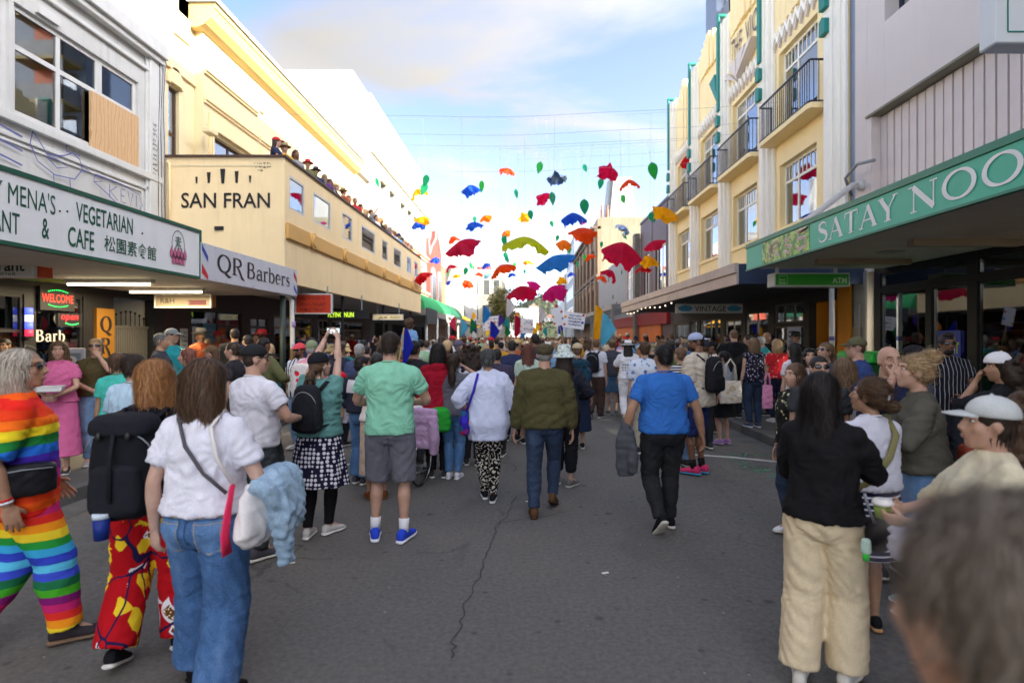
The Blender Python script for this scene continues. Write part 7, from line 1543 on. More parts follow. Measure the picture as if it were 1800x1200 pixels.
 F=person('older man with thin white hair in rainbow striped shirt and trousers walking right',AT(38,3.3),1.74,'m',-48,'tan','wisp','white',rainbow('rainbow_shirt',RB1,.62,.72),.95,.80,.04,.7,rainbow('rainbow_trousers',RB2,.58,.12,.015),'baggy',shoes=(52,46,50),sole=(120,96,78),armR=((.27,-.06,.9),(.6,-1,0),.4,(-1,0,0)),armL='hang_fwd',legs=((.10,.22,0,8),(.10,-.28,34,8)),w=1.08,head=(-22,4),glasses='sun',lod=2,strands=2600,strandw=.0016,collar='shirt')
 for dz,c in ((.0,(226,226,236)),(.03,(210,40,40))):
  el,wr=F.arms[1][1],F.arms[1][2];p=wr+(el-wr)*(.08+dz*2);mobj('bracelet',join_mesh([(np.array(tube([p-(el-wr)*.02,p+(el-wr)*.02],.034,14)[0])*F.s,tube([p-(el-wr)*.02,p+(el-wr)*.02],.034,14)[1])],'bracelet'),cloth(c),F.root)
 t=carried('belt_bag','black leather belt bag on the hip of the man in rainbow stripes','bag',F);mobj('bag_body',remesh([(np.array(v)*F.s,f)for v,f in [rbox(.23,-.02,.93,1.11,.06,.17,taper=.9)]],.01,2,'bag_body',.003,2,.1),cloth((28,28,31),rough=.45),t);strap_path(F,[(.2,-.16,1.02),(0,-.24,1.06),(-.2,-.16,1.1)],(.018,.006),'strap',M_INK,t)
 mobj('zip',join_mesh([(np.array(tube([(.285,-.15,1.07),(.297,0,1.085),(.285,.13,1.08)],.004,6)[0])*F.s,tube([(0,0,0),(0,1,0),(0,2,0)],.004,6)[1])],'zip'),M_STEEL,t)
 F=person('woman in long pink dress holding a white takeaway box at the left kerb',AT(104,7.0),1.63,'f',-158,'fair','midlong','lightbrown',(206,104,150),.6,.95,.016,.2,(202,100,146),skirt=(.24,.25,.02,7),blen=2,armR='belly',armL='belly',head=(8,0),lod=2,strands=900,shoes=(60,58,60),collar='polo',z=.12)
 x,y=F.root.location[0],F.root.location[1];t=thing('takeaway_box','white takeaway box held by the woman in the long pink dress','box',(x+.12,y-.30,1.16),R(-150));MB().prism([(-.13,0),(.13,0),(.145,.045),(-.145,.045)],'y',-.1,.1).build('tray',paint('foam_white',(.7,.7,.69),.6),t,bevel=.006);MB().box(-.15,.15,-.105,.105,.046,.062).build('lid',paint('foam_lid',(.66,.66,.65),.6),t,bevel=.006)
 F=person('blonde woman in olive tee and sunglasses with ponytail leaning by the barber window',AT(168,7.5),1.66,'f',-140,'fair','pony','blond',(82,72,46),.62,.96,.03,.5,JEAN_L,'jeans',shoes=(150,150,150),armR='belly',armL='mouth',head=(-14,8),glasses='sun',lod=1,strands=500,z=.12,w=1.08,tilt=4)
 t=thing('menu_board','white menu board with a photo of food behind the women at the left kerb','sign',(PX(128,8.2),8.2,1.28),R(-8));MB().box(-.2,.2,-.02,.02,0,.36).build('panel',paint('menu_white',(.62,.62,.68),.5),t,bevel=.02);MB().box(-.13,.15,-.03,-.021,.1,.29).build('photo',paint('menu_grey',(.25,.3,.32),.5),t);MB().ell((.01,-.033,.19),(.09,.006,.055)).build('plate',paint('plate_white',(.7,.7,.68),.4),t,smooth=True);MB().ell((0,-.04,.19),(.04,.006,.03)).build('food',paint('food_red',srgb(210,80,50),.5),t,smooth=True);MB().box(-.02,.02,0,.04,-1.16,0).build('stand',M_STEEL,t)
 person('dark haired woman in turquoise top with glasses on her head, left kerb',AT(208,6.3),1.63,'f',18,'olive','short','brown',(70,180,165),.6,.95,.02,.4,(60,64,70),'straight',lod=1,head=(-20,0),strands=400,glasses='up')
 person('dark haired man in pale blue tee seen from behind beside the big black backpack',AT(238,4.85),1.66,'m',-10,'fair','short','dark',(176,204,222),.6,.88,.028,.5,(92,96,84),'straight',lod=2,head=(-25,4),strands=700,strand_len=.05,shoes=(120,190,170),sole=(150,210,190),w=1.05)
 F=person('man in black cap and white tee with dark jacket tied round his waist',AT(448,4.65),1.74,'m',-28,'fair','crop','dark',(222,222,232),.58,.93,.026,.5,(66,70,74),'straight',shoes=(80,80,86),hat='cap',hatc=(34,36,38),armR='bent',armL='bent',head=(-30,0),glasses='clear',lod=2,w=1.04)
 t=carried('tied_jacket','dark grey jacket tied round the waist of the man in black cap','jacket',F);mobj('jacket_body',remesh([(np.array(v)*F.s,f)for v,f in [loft([sup(.2,.15,0,-.0,.98,26,2.3),sup(.205,.155,0,-.01,.92,26,2.3,.03,7),sup(.21,.16,0,-.02,.72,26,2.2,.05,7),sup(.2,.15,0,-.02,.6,26,2.2,.06,7)]),tube([(.06,.16,.96),(.08,.18,.8),(.07,.18,.66)],[.035,.03,.03]),tube([(-.02,.17,.96),(0,.19,.82),(-.02,.19,.7)],[.035,.03,.03])]],.012,2,'jacket_body',.008,8,.12),cloth((60,65,70)),t)
 person('laughing grey haired man by the gate on the left footpath',AT(283,8.2),1.74,'m',-70,'tan','short','darkgrey',(60,62,70),.6,.88,lod=1,head=(-10,0),z=.12,strands=300,strand_len=.04)
 person('man in grey and white cap and teal jacket on the left footpath',AT(302,9.0),1.82,'m',-95,'fair','crop','brown',(40,150,160),1.9,.88,.034,.5,lod=1,hat='cap',hatc=(130,138,142),z=.12)
 person('ginger woman smiling with sunglasses on her head by the dark posters',AT(330,7.6),1.6,'f',130,'fair','long','auburn',(44,40,44),.6,.95,lod=1,head=(-20,0),glasses='up',strands=500,z=.05)
 person('woman in brown peaked cap on the left footpath',AT(372,8.4),1.62,'f',160,'fair','bob','brown',(60,52,50),1.0,.95,lod=1,hat='cap',hatc=(98,76,54),z=.05)
 person('man with short brown hair smiling left in dark tee by the posters',AT(410,7.8),1.68,'m',95,'fair','short','dark',(42,42,46),.6,.88,lod=1,strands=300,strand_len=.04,z=.05)
 person('man in maroon shirt at the dark shop window',AT(435,10.5),1.72,'m',60,'fair','short','black',(90,34,40),1.0,.88,lod=1,z=.12)
 person('dark haired person standing in the shop doorway at the far left',AT(8,8.6),1.66,'m',-160,'olive','short','black',(54,52,50),.6,.88,lod=1,z=.12)
 dm=dots('scallop_print',(28,28,52),(214,212,222),27,.42,.18)
 F=person('woman in black cap and teal tee holding a phone up with both arms, dotted skirt',AT(562,5.15),1.66,'f',-8,'pale','lowpony','brown',(98,146,142),.42,.97,.03,.6,dm,skirt=(.50,.285,.05,9),blen=9,bstyle='leggings',socks=(24,24,28),shoes=(206,204,200),sole=(232,230,226),armR=((.075,.22,1.90),(1,.3,-.4),.7,(-.9,.3,0)),armL=((.04,.22,1.92),(1,.3,-.4),.7,(-.9,.3,0)),legs=((.10,.08,0,22),(.11,-.05,0,12)),head=(-24,8),hat='cap',hatc=(26,28,34),lod=2,strands=1600,strand_len=.3,strandw=.0017,w=1.06)
 backpack(F,'small black backpack on the woman holding a phone up',(34,35,40),(26,26,30),.92,strapc=(26,26,30))
 t=carried('phone','dark phone held up sideways by the woman in the black cap','phone',F);pz=1.92;mobj('phone_case',join_mesh([(np.array(rbox(.02,.24,pz-.0,pz+.075,.08,.006,6,.98)[0])*F.s,rbox(0,0,0,1,1,1,6,.98)[1])],'phone_case'),M_INK,t);mobj('screen',join_mesh([(np.array([(-.045,.231,pz+.012),(.085,.231,pz+.012),(.085,.231,pz+.063),(-.045,.231,pz+.063)])*F.s,[(0,1,2,3)])],'screen'),glow('phone_screen',(.22,.3,.33),.6),t)
 F=person('tall man in mint green tee and grey shorts with bright blue trainers',AT(686,5.05),1.855,'m',4,'fair','short','dark',(138,204,174),.62,.90,.018,.15,(112,112,122),'shorts',1.02,(44,76,206),(226,226,236),'bent','bent',((.15,-.02,0,16),(.15,.04,0,10)),1.03,(-6,0),lod=2,socks=(230,230,232),strands=900,strand_len=.045,strandw=.0014)
 pockets(F,F.bottom2,cloth((104,104,114)),None,.12,.9,.13);proj_patch(F,F.bottom2,-.003,.003,.7,.93,1,cloth((84,84,92)),'seam',F.root,.004,8)
 person('person in patterned cream skirt hidden behind the man in mint tee',AT(662,6.35),1.62,'f',20,'tan','short','black',(236,226,220),.6,.95,.02,.4,flor('cream_print',(206,186,164),[(220,190,150),(190,160,170),(232,214,190)],16),skirt=(.3,.2,.03,6),lod=1,shoes=(120,70,40),sole=(120,80,50),armR='fold',armL='fold')
 F=person('boy in navy and white jacket with hand on hip beside the man in mint tee',AT(636,7.0),1.57,'m',-22,'tan','short','black',(40,44,58),1.9,.98,.034,.5,JEAN,'widejeans',lod=1,armL='hip',armR='belly',head=(-30,0),strands=400,strand_len=.05,shoes=(70,70,78))
 proj_patch(F,F.top,-.16,.16,1.25,1.42,1,cloth((214,210,216)),'white_yoke',F.root,.006,10)
 person('man in pink red cap and blue striped football shirt by the downpipe',AT(527,9.2),1.70,'m',165,'brown','crop','black',stripes('football_stripes',(210,216,230),(36,46,80),.075,.6,0),.6,.86,.025,.5,JEAN_L,'jeans',hat='cap',hatc=(214,74,84),beard='black',lod=1,glasses='sun',shoes=(180,180,180))
 F=person('person in sage green bucket hat wearing a spotted white cloak',AT(548,8.6),1.74,'m',-10,'fair','short','grey',(224,160,176),.9,.88,hat='beanie',hatc=(128,140,108),lod=1)
 t=carried('spotted_bag','white shoulder bag with lime yellow spots on the person in sage hat','bag',F);mobj('bag_body',remesh([(np.array(v)*F.s,f)for v,f in [rbox(-.02,-.24,.95,1.42,.17,.07,taper=.8)]],.014,2,'bag_body',.006,3,.15),flor('lime_spots',(214,206,204),[(206,224,40),(60,60,66),(206,30,50),(214,206,204)],9,.36),t)
 person('man in dark hat and navy tee on the left of the road',AT(658,9.6),1.74,'m',-15,'fair','short','brown',(40,48,70),.6,.88,hat='brim',hatc=(86,70,62),lod=1,armL='ear')if False else None
 person('man in brown brimmed hat and navy tee beyond the raised phone',AT(598,9.4),1.72,'m',-20,'fair','short','brown',(38,46,68),.6,.88,hat='brim',hatc=(92,78,70),lod=1,armL='ear')
 person('grey haired man in blue shirt with a yellow flower by his ear',AT(632,9.0),1.70,'m',-12,'fair','short','grey',(62,76,112),.6,.88,lod=1)
 person('child in bright red cap low beyond the raised phone',AT(596,7.6),1.32,'m',120,'tan','crop','black',(214,214,222),.6,.88,hat='cap',hatc=(206,26,54),lod=1)
 person('man in black shirt beside the blue pennant',AT(728,7.6),1.76,'m',-14,'tan','short','black',(34,34,38),.7,.88,.026,.5,(40,42,50),'jeans',lod=1,strands=400,strand_len=.045,armR='hang')
 person('man in black jacket left of the man in mint tee',AT(672,8.2),1.70,'m',10,'tan','short','black',(36,36,40),1.95,.86,.034,.5,lod=1)
 person('woman with black bob in a deep red coat and black trousers',AT(770,7.3),1.72,'f',6,'fair','bob','black',(150,16,40),1.95,.80,.04,.5,(24,24,28),'straight',lod=2,strands=900,collar='hood',topname='coat')
 F=person('girl with dark ponytail in grey tee and jeans, hands at her face',AT(797,7.25),1.585,'f',-6,'fair','lowpony','dark',(92,92,102),.7,.90,.03,.6,(78,122,170),'jeans',shoes=(224,224,230),sole=(232,232,236),armR='face_side',armL='face_side',lod=2,strands=900,strand_len=.22,head=(0,8),legs='close')
 F=person('woman with short grey hair in long white shirt and leopard print trousers holding hands',AT(858,6.2),1.68,'f',4,'tan','short','darkgrey',(206,212,236),1.25,.72,.05,.75,leopard(),'slim',shoes=(26,26,30),sole=(220,216,210),armR=((.385,.04,.80),(.4,-1,0),.5,(-1,0,0)),armL='hip',legs=((.06,.02,0,5),(.045,.18,0,5)),w=1.1,head=(-12,4),lod=2,strands=900,strand_len=.05,collar='shirt',topname='long_shirt',tilt=4)
 t=carried('shoulder_bag','purple and red patterned bag on the woman in the long white shirt','bag',F);mobj('bag_body',remesh([(np.array(v)*F.s,f)for v,f in [rbox(-.26,-.02,.78,1.06,.06,.15,taper=.7)]],.011,2,'bag_body',.005,3,.1),flor('bag_pattern',(50,40,150),[(200,50,50),(30,90,120),(60,50,190),(120,40,120)],13,.5),t);strap_path(F,[(-.24,-.12,1.05),(-.16,-.16,1.28),(-.115,-.1,1.46),(-.11,.04,1.47)],(.014,.006),'strap',cloth((64,48,170)),t)
 F=person('man in olive green jacket brown flat cap and dark jeans holding hands',AT(957,5.8),1.735,'m',-2,'fair','crop','grey',(78,74,46),1.97,.90,.04,.5,(38,56,82),'jeans',shoes=(92,64,40),sole=(70,50,34),armR=((.27,.03,.87),(.5,-1,0),.4,(-1,0,0)),armL=((.29,.04,.86),(.5,-1,0),.4,(-1,0,0)),legs=((.10,.2,22,10),(.11,-.1,0,4)),w=1.1,hat='flatcap',hatc=(84,76,56),lod=2,collar='shirt',topname='jacket')
 pockets(F,F.bottom2,denim('dark_pocket',srgb(46,64,94)),None,.12,.88,.14)
 wr=F.arms[1][2];mobj('wristwatch',join_mesh([(np.array(tube([wr+np.array([0,0,.045]),wr+np.array([0,0,.075])],.046,12)[0])*F.s,tube([(0,0,0),(0,0,1)],.046,12)[1])],'wristwatch'),M_STEEL,F.root)
 F=person('woman in patterned bucket hat and black trousers beside the man in olive jacket',AT(992,6.9),1.70,'f',-6,'fair','long','dark',(40,42,54),1.95,.9,.03,.5,(26,26,30),'straight',1.75,(110,104,100),(190,190,180),((.19,.2,1.08),(.8,-.6,-.5),.9,(-1,0,.3)),'hang',((.14,-.06,0,30),(.09,.1,0,5)),hat='bucket',hatc=(30,30,32),lod=2,strands=700,strand_len=.25)
 for c in F.root.children:
  if c.name.startswith('bucket_hat'):c.data.materials.clear();c.data.materials.append(flor('hat_print',(196,206,200),[(120,140,140),(220,226,220),(90,120,110)],26,.4))
 t=carried('drink_cup','dark green cup with straw held beside the man in olive jacket','cup',F);mobj('cup_body',join_mesh([(np.array(v)*F.s,f)for v,f in [tube([(.20,.27,1.06),(.20,.27,1.2)],[.032,.042],14)]],'cup_body'),cloth((30,52,44),rough=.4),t);mobj('straw',join_mesh([(np.array(v)*F.s,f)for v,f in [tube([(.20,.27,1.2),(.22,.25,1.29)],.005,6)]],'straw'),M_WHT2,t)
 F=person('broad dark haired man in royal blue tee and black jeans walking away',AT(1166,5.3),1.735,'m',6,'tan','short','black',(52,110,190),.66,.93,.014,.25,(27,28,33),'jeans',shoes=(24,24,28),sole=(210,204,190),armR=((.35,.0,.89),(.7,-1,0),.5,(-1,.2,0)),armL=((.33,.03,.9),(.7,-1,0),.7,(-1,0,0)),legs=((.10,.12,0,4),(.07,-.2,42,3)),w=1.2,head=(14,4),lod=2,strands=900,strand_len=.05,strandw=.0014)
 pockets(F,F.bottom2,cloth((34,35,41)),None,.12,.9,.14)
 t=carried('grey_jacket','grey jacket hanging from the left hand of the man in royal blue tee','jacket',F);mobj('jacket_body',remesh([(np.array(v)*F.s,f)for v,f in [tube([(-.36,.0,1.02),(-.37,.0,.86),(-.35,.02,.62),(-.35,.02,.52)],[(.04,.05),(.085,.06),(.1,.06),(.08,.05)],16),tube([(-.33,-.03,.95),(-.31,-.05,.7),(-.31,-.05,.56)],[.04,.05,.045],12)]],.011,2,'jacket_body',.007,8,.2),cloth((78,80,86)),t)
 F=person('tall dark skinned man with pale cap worn backwards and beige tee facing left',AT(1226,7.5),1.86,'m',42,'brown','crop','black',(204,192,174),.85,.85,.045,.6,(36,48,98),'shorts',1.0,(214,60,110),(70,150,190),'hang','hang','stand',1.0,(46,-4),hat='capback',hatc=(168,178,206),beard='black',glasses='clear',lod=2,socks=(28,28,30))
 backpack(F,'small black backpack on the tall man in beige tee',(34,34,38),None,.9)
 person('person in navy and white striped tee behind the man in blue',AT(1196,7.9),1.66,'m',20,'fair','short','brown',stripes('breton_stripes',(30,34,60),(216,216,220),.036,.55),.8,.88,.03,.5,JEAN_L,'jeans',lod=1)
 F=person('person all in white with a white black banded hat and long dark hair',AT(1104,12.2),1.72,'f',-8,'brown','midlong','black',(226,226,232),.8,.92,.026,.4,(232,232,236),'straight',shoes=(190,180,150),hat='brim',hatc=(232,230,230),lod=1,legs='walkR',w=1.1,armL='bent')
 scribble('C',(F.root.location[0]-.13,F.root.location[1]-.165,1.12),.27,.2,3,cloth((40,44,90)),F.root,'print',4,.012,0)if False else None
 for k in range(3):
  for q in range(5):proj_patch(F,F.top,-.13+q*.052,-.13+q*.052+.036,1.22-k*.06,1.238-k*.06,1,cloth((40,44,96)),'print',F.root,.006,2)
 t=carried('rainbow_belt','rainbow sash round the waist of the person all in white','belt',F);mobj('sash',join_mesh([(np.array(v)*F.s,f)for v,f in [loft([sup(.205,.155,0,0,.985,26,2.3),sup(.21,.16,0,0,1.03,26,2.3)],False)]],'sash'),pat('sash_rainbow',lambda nt,v:_ramp(nt,_frac(nt,_axis(nt,v,0),.26),[(i/6,srgb(*c))for i,c in enumerate([(220,40,40),(240,140,30),(240,220,60),(40,150,70),(40,90,190),(60,160,200)])],'CONSTANT')),t)
 person('curly brown haired man in blue and white floral shirt',AT(1133,8.8),1.72,'m',-6,'fair','curl','brown',flor('blue_floral',(206,214,226),[(70,100,160),(120,150,200),(206,214,226),(90,120,170)],14,.42),.8,.84,.035,.6,(180,170,150),'straight',lod=1)
 F=person('man in white tee and brown trousers wearing a black backpack',AT(1047,12.6),1.76,'m',-24,'fair','short','brown',(210,212,222),.62,.92,.024,.4,(72,56,50),'baggy',shoes=(50,50,54),lod=1,legs='stepR',beard='brown',head=(30,0),armL='bent');backpack(F,'black backpack on the man in brown trousers',(30,31,38),None,1.02)
 person('man in charcoal tee denim shorts and khaki cap',AT(1076,13.2),1.74,'m',0,'fair','short','brown',(70,74,84),.62,.9,.024,.4,(92,132,168),'shorts',.9,(110,110,100),(180,180,170),hat='cap',hatc=(120,108,84),lod=1)
 person('man in plain white shirt beyond the charcoal tee man',AT(1096,15.2),1.72,'m',0,'fair','crop','brown',(214,210,214),.7,.88,lod=1)
 F=person('person in a beige cap and long navy skirt carrying a teal hiking pack',AT(1015,9.2),1.70,'f',5,'fair','short','brown',(40,52,78),.9,.92,.03,.5,(30,42,66),skirt=(.3,.24,.03,7),lod=1,shoes=(30,30,30),hat='cap',hatc=(190,172,142));backpack(F,'tall teal hiking backpack in the middle of the road',(30,72,90),(24,58,76),1.25)
 person('woman with wavy auburn hair in pale mint top and long teal skirt',AT(928,9.6),1.69,'f',0,'fair','midlong','auburn',(186,206,190),.75,1.0,.03,.6,(70,130,150),skirt=(.36,.26,.03,8),lod=1,strands=600,shoes=(40,40,44),strand_len=.16)
 person('tall dark haired man in dark purple tee in the centre of the crowd',AT(940,10.8),1.88,'m',-8,'brown','short','black',(58,54,72),.7,.86,.028,.5,lod=1,head=(26,0))
 person('man with black hair in navy shirt left of the auburn haired woman',AT(900,9.9),1.75,'m',0,'tan','short','black',(44,52,84),.9,.86,.03,.5,lod=1,w=1.15)
 person('woman with huge dark curly hair in white and blue top',AT(830,8.0),1.70,'f',0,'tan','bigcurl','dark',flor('white_blue_top',(206,210,224),[(70,100,180),(206,210,224),(206,210,224)],18,.36),.8,.9,.03,.5,lod=1)
 person('older man in purple grey cap and grey jacket behind the red coat',AT(807,10.4),1.74,'m',-36,'fair','crop','grey',(112,116,126),1.9,.88,.034,.5,hat='cap',hatc=(92,88,108),lod=1,head=(-20,10))
 person('person in dark plum tee between the grey haired woman and the curly woman',AT(873,8.6),1.63,'m',0,'tan','short','black',(66,60,82),.7,.88,.03,.5,lod=1,w=1.15)
 F=person('woman with dark ponytail in grey tee and black skirt with canvas tote',AT(1272,9.6),1.56,'f',28,'fair','pony','black',(150,156,166),.6,.93,.028,.5,(24,24,28),skirt=(.52,.24,.04,8),shoes=(170,130,190),sole=(200,170,210),lod=1,strands=400,armL='bent',head=(30,6),w=1.06)
 t=tote('cream canvas tote bag with a small printed arch on the woman in black skirt',(F.root.location[0]+.02,F.root.location[1]-.26),12,.72,.40,.36,.09,(214,204,190),handle=.36)
 strokes_shape([(arc(.0,.2,.05,.08,0,180,12),.014),([(-.09,.15),(-.07,.19),(-.11,.17)],.02),([(-.01,.06),(.01,.08)],.02)],'C',(0,-.062,0),paint('print_gold',srgb(206,160,40),.6),t,'print',.004,axes=((1,0,0),(0,0,1),(0,-1,0)))
 person('woman with grey blond hair in sleeveless black floral top and jeans',AT(1325,10.6),1.66,'f',6,'fair','bob','lightbrown',flor('black_floral',(26,26,40),[(190,180,200),(26,26,40),(150,140,170)],30,.36),0,.90,.03,.6,JEAN_D,'jeans',shoes=(70,80,100),sole=(220,220,224),lod=1,strands=400,z=.12,w=1.1)
 person('blond woman in red floral top and navy trousers',AT(1365,11.2),1.64,'f',4,'fair','bob','blond',flor('red_floral',(206,40,50),[(226,190,170),(60,120,80),(206,40,50),(206,40,50)],22,.34),.7,.93,.03,.6,(34,40,66),'slim',shoes=(210,210,214),lod=1,strands=400,z=.12)
 tote('pink patterned shopping bag hanging by the woman in jeans on the right footpath',(PX(1349,10.4),10.4),10,.5,.2,.42,.06,(226,150,190),name='shopping_bag',handle=.22)
 person('man in dark cap with turquoise collar bending on the right footpath',AT(1352,12.2),1.72,'m',60,'fair','short','grey',(60,150,150),.6,.88,lean=.25,glasses='clear',lod=1,z=.12)
 person('tall person in black hoodie at the vintage shop window',AT(1290,11.8),1.84,'m',10,'fair','short','brown',(22,22,25),1.95,.84,.04,.5,lod=1,w=1.15,collar='hood',z=.12)
 person('man in black cap and white top looking left by the vintage sign',AT(1252,10.8),1.72,'m',80,'brown','crop','black',(214,210,206),.6,.88,hat='cap',hatc=(26,26,30),lod=1)
 person('man in navy cap and lettered black jacket behind the tall man',AT(1238,9.2),1.74,'m',10,'fair','crop','brown',(34,36,44),1.9,.86,.034,.5,hat='cap',hatc=(36,40,56),lod=1)
 person('man in olive green shirt and dark cap beyond the floral shirt',AT(1178,10.8),1.74,'m',30,'tan','crop','black',(104,122,74),.7,.86,.03,.5,hat='cap',hatc=(60,62,56),lod=1)
 person('bald man in black jacket at the right shop window',AT(1348,13.4),1.80,'m',-150,'tan',None,'black',(30,30,34),1.95,.86,lod=1,z=.12)
 person('woman with dark hair in black top looking left at the right shop window',AT(1316,13.0),1.74,'f',80,'fair','midlong','dark',(30,30,34),.8,.9,lod=1,z=.12)
 F=person('woman with long straight black hair in black jumper and cream wide trousers',AT(1447,2.98),1.62,'f',-40,'dark','long','black',(24,24,27),1.95,.935,.026,.5,(222,204,170),'wide',shoes=(226,222,214),sole=(226,222,214),armR=((.04,.26,1.27),(1,-.3,-.8),.9,(-.7,-.5,0)),armL='belly',legs=((.125,.05,0,8),(.125,-.09,0,12)),w=1.0,head=(-26,10),lod=2,strands=3400,strand_len=.34,strandw=.0014,topname='jumper',tilt=3)
 el,wr=F.arms[1][1],F.arms[1][2];p=wr+(el-wr)*.10;q=tube([p,p+(el-wr)*.08],.036,14);mobj('bracelet',join_mesh([(q[0]*F.s,q[1])],'bracelet'),M_INK,F.root);q=tube([p+(el-wr)*.10,p+(el-wr)*.18],.037,14);mobj('wristwatch',join_mesh([(q[0]*F.s,q[1])],'wristwatch'),cloth((206,204,206),rough=.4),F.root)
 t=carried('leather_bag','small black leather bag with chain on the hip of the woman in cream trousers','bag',F);mobj('bag_body',remesh([(np.array(v)*F.s,f)for v,f in [rbox(.26,.06,.80,.97,.055,.13,taper=.8)]],.009,2,'bag_body',.003,3,.08),cloth((22,22,25),rough=.4),t);strap_path(F,[(.26,-.06,.96),(.235,-.1,1.06),(.22,-.1,1.12)],(.008,.005),'chain',M_STEEL,t)
 mobj('sanitiser',join_mesh([(np.array(rbox(.235,-.15,.82,.90,.024,.014)[0])*F.s,rbox(0,0,0,1,1,1)[1])],'sanitiser'),cloth((190,214,200),rough=.3),t);mobj('green_cap',join_mesh([(np.array(tube([(.235,-.15,.785),(.235,-.15,.82)],.016,10)[0])*F.s,tube([(0,0,0),(0,0,1)],.016,10)[1])],'green_cap'),cloth((40,200,60)),t)
 F=person('girl with low brown hair tail in white tee and navy striped skirt',AT(1530,3.5),1.545,'f',12,'olive','stub','brown',(214,214,224),.62,1.0,.03,.7,stripes('skirt_stripes',(28,34,66),(214,214,224),.034,.68),skirt=(.53,.20,.015,6),shoes=(26,26,30),sole=(196,150,100),armR='belly',armL='belly',head=(30,10),lod=2,strands=1800,strand_len=.1,strandw=.0016,hat='band',hatc=(190,190,200),legs=((.10,.02,0,24),(.07,.08,0,6)))
 t=carried('crossbody_strap','wide olive bag strap across the back of the girl in white tee','strap',F);strap_path(F,[(.12,.07,1.43),(.105,-.02,1.50),(.07,-.145,1.38),(-.01,-.175,1.24),(-.12,-.165,1.10),(-.2,-.08,1.0)],(.022,.006),'strap',cloth((132,126,84)),t)
 F=person('woman with blond bun in olive grey top and light jeans looking left',AT(1622,3.72),1.69,'f',66,'fair','bun','blond',(86,84,74),1.95,.97,.035,.5,(104,146,194),'jeans',shoes=(150,170,160),sole=(206,206,200),armR='chest',armL='chest',head=(12,10),lod=2,strands=1800,strand_len=.06,strandw=.0016,w=1.05,lean=.06)
 t=carried('rust_bag','rust red handbag behind the woman in olive grey top','bag',F);mobj('bag_body',remesh([(np.array(v)*F.s,f)for v,f in [rbox(-.08,-.24,.86,1.16,.13,.06,taper=.75)]],.011,2,'bag_body',.004,3,.1),cloth((142,58,34),rough=.55),t)
 F=person('woman in pale grey cap and cream shirt holding a lidded cup, nearest on the right',AT(1742,2.38),1.545,'f',72,'fair','short','dark',(222,212,182),1.2,.9,.05,.6,(206,204,214),'straight',armR=((.10,.33,1.17),(1,-.6,-.6),.8,(-.9,.1,.3)),armL=((.08,.36,1.15),(1,-.6,-.6),.8,(-.9,.1,.3)),head=(4,4),hat='cap',hatc=(196,200,198),lod=2,collar='shirt',strands=700,strand_len=.06,tilt=0,w=1.02)
 ear=(np.array([.078,.0,-.04])*F.hs)@F.HM.T+F.HC
 mobj('earring',join_mesh([(np.array(tube([ear+np.array([.0,.011*math.cos(a),.011*math.sin(a)])for a in np.linspace(0,6.28,12)],.0022,6)[0])*F.s,tube([(math.cos(a),0,math.sin(a))for a in np.linspace(0,6.28,12)],.0022,6)[1])],'earring'),M_STEEL,F.root)
 t=carried('drink_cup','clear cup of green drink with white lid held by the woman in cream shirt','cup',F);cx,cy,cz=.03,.44,1.13
 mobj('cup_body',join_mesh([(np.array(tube([(cx,cy,cz),(cx,cy,cz+.07)],[.033,.043],18)[0])*F.s,tube([(0,0,0),(0,0,1)],.04,18)[1])],'cup_body'),cloth((130,150,70),rough=.25),t);mobj('lid',join_mesh([(np.array(tube([(cx,cy,cz+.068),(cx,cy,cz+.08),(cx,cy,cz+.095)],[.05,.05,.04],18)[0])*F.s,tube([(0,0,0),(0,0,1),(0,0,2)],.04,18)[1])],'lid'),cloth((228,224,220),rough=.4),t)
 t=carried('sweater','white sweater bundled over the arm of the woman in cream shirt','jumper',F);mobj('sweater_body',remesh([(np.array(v)*F.s,f)for v,f in [ell((.16,.22,1.02),(.10,.16,.075)),ell((.1,.3,.98),(.09,.1,.08)),tube([(.2,.1,1.0),(.22,.12,.86),(.2,.16,.78)],[.06,.055,.04])]],.011,2,'sweater_body',.014,8,.1),cloth((206,202,218)),t)
 person('dark brown haired person cut off in the bottom right corner, right by the lens',(PX(1785,.50),.50),1.665,'m',6,'fair','short','ash',(70,70,76),.7,.88,lod=2,strands=5200,strand_len=.042,strandw=.0011,face=False)
 person('balding stubbled man in navy tee with his hand at his mouth',AT(1562,4.35),1.74,'m',172,'fair','crop','brown',(36,42,70),.62,.86,.028,.5,(60,60,66),'jeans',armR=((.05,.17,1.50),(.7,.3,-1),.9,(0,-1,.2)),armL='fold',head=(0,2),lod=2,w=1.1,bald=True)
 person('man with black undercut and mirrored sunglasses among the right crowd',AT(1440,4.9),1.645,'m',150,'fair','crop','black',(60,62,66),.6,.88,glasses='sun',lod=2,head=(20,6))
 person('woman with long straight blond hair seen from behind on the right',AT(1483,5.0),1.62,'f',0,'fair','midlong','lightbrown',(200,196,200),.7,.9,lod=2,strands=900,strand_len=.18)
 person('man in olive cap glasses and blue tee looking left by the magenta posters',AT(1506,6.4),1.80,'m',78,'fair','crop','brown',(52,70,122),.62,.86,.03,.5,hat='cap',hatc=(94,92,68),glasses='clear',lod=1,w=1.1)
 person('woman with brown hair tied back looking down in dark glasses on the right',AT(1452,7.0),1.74,'f',110,'fair','pony','lightbrown',(70,70,76),.6,.9,glasses='sun',head=(0,14),lod=1,strands=400)
 person('woman with sunglasses pushed up on black hair on the right',AT(1424,7.2),1.66,'f',150,'fair','midlong','black',(206,204,210),.6,.9,glasses='up',head=(10,10),lod=1,strands=400)
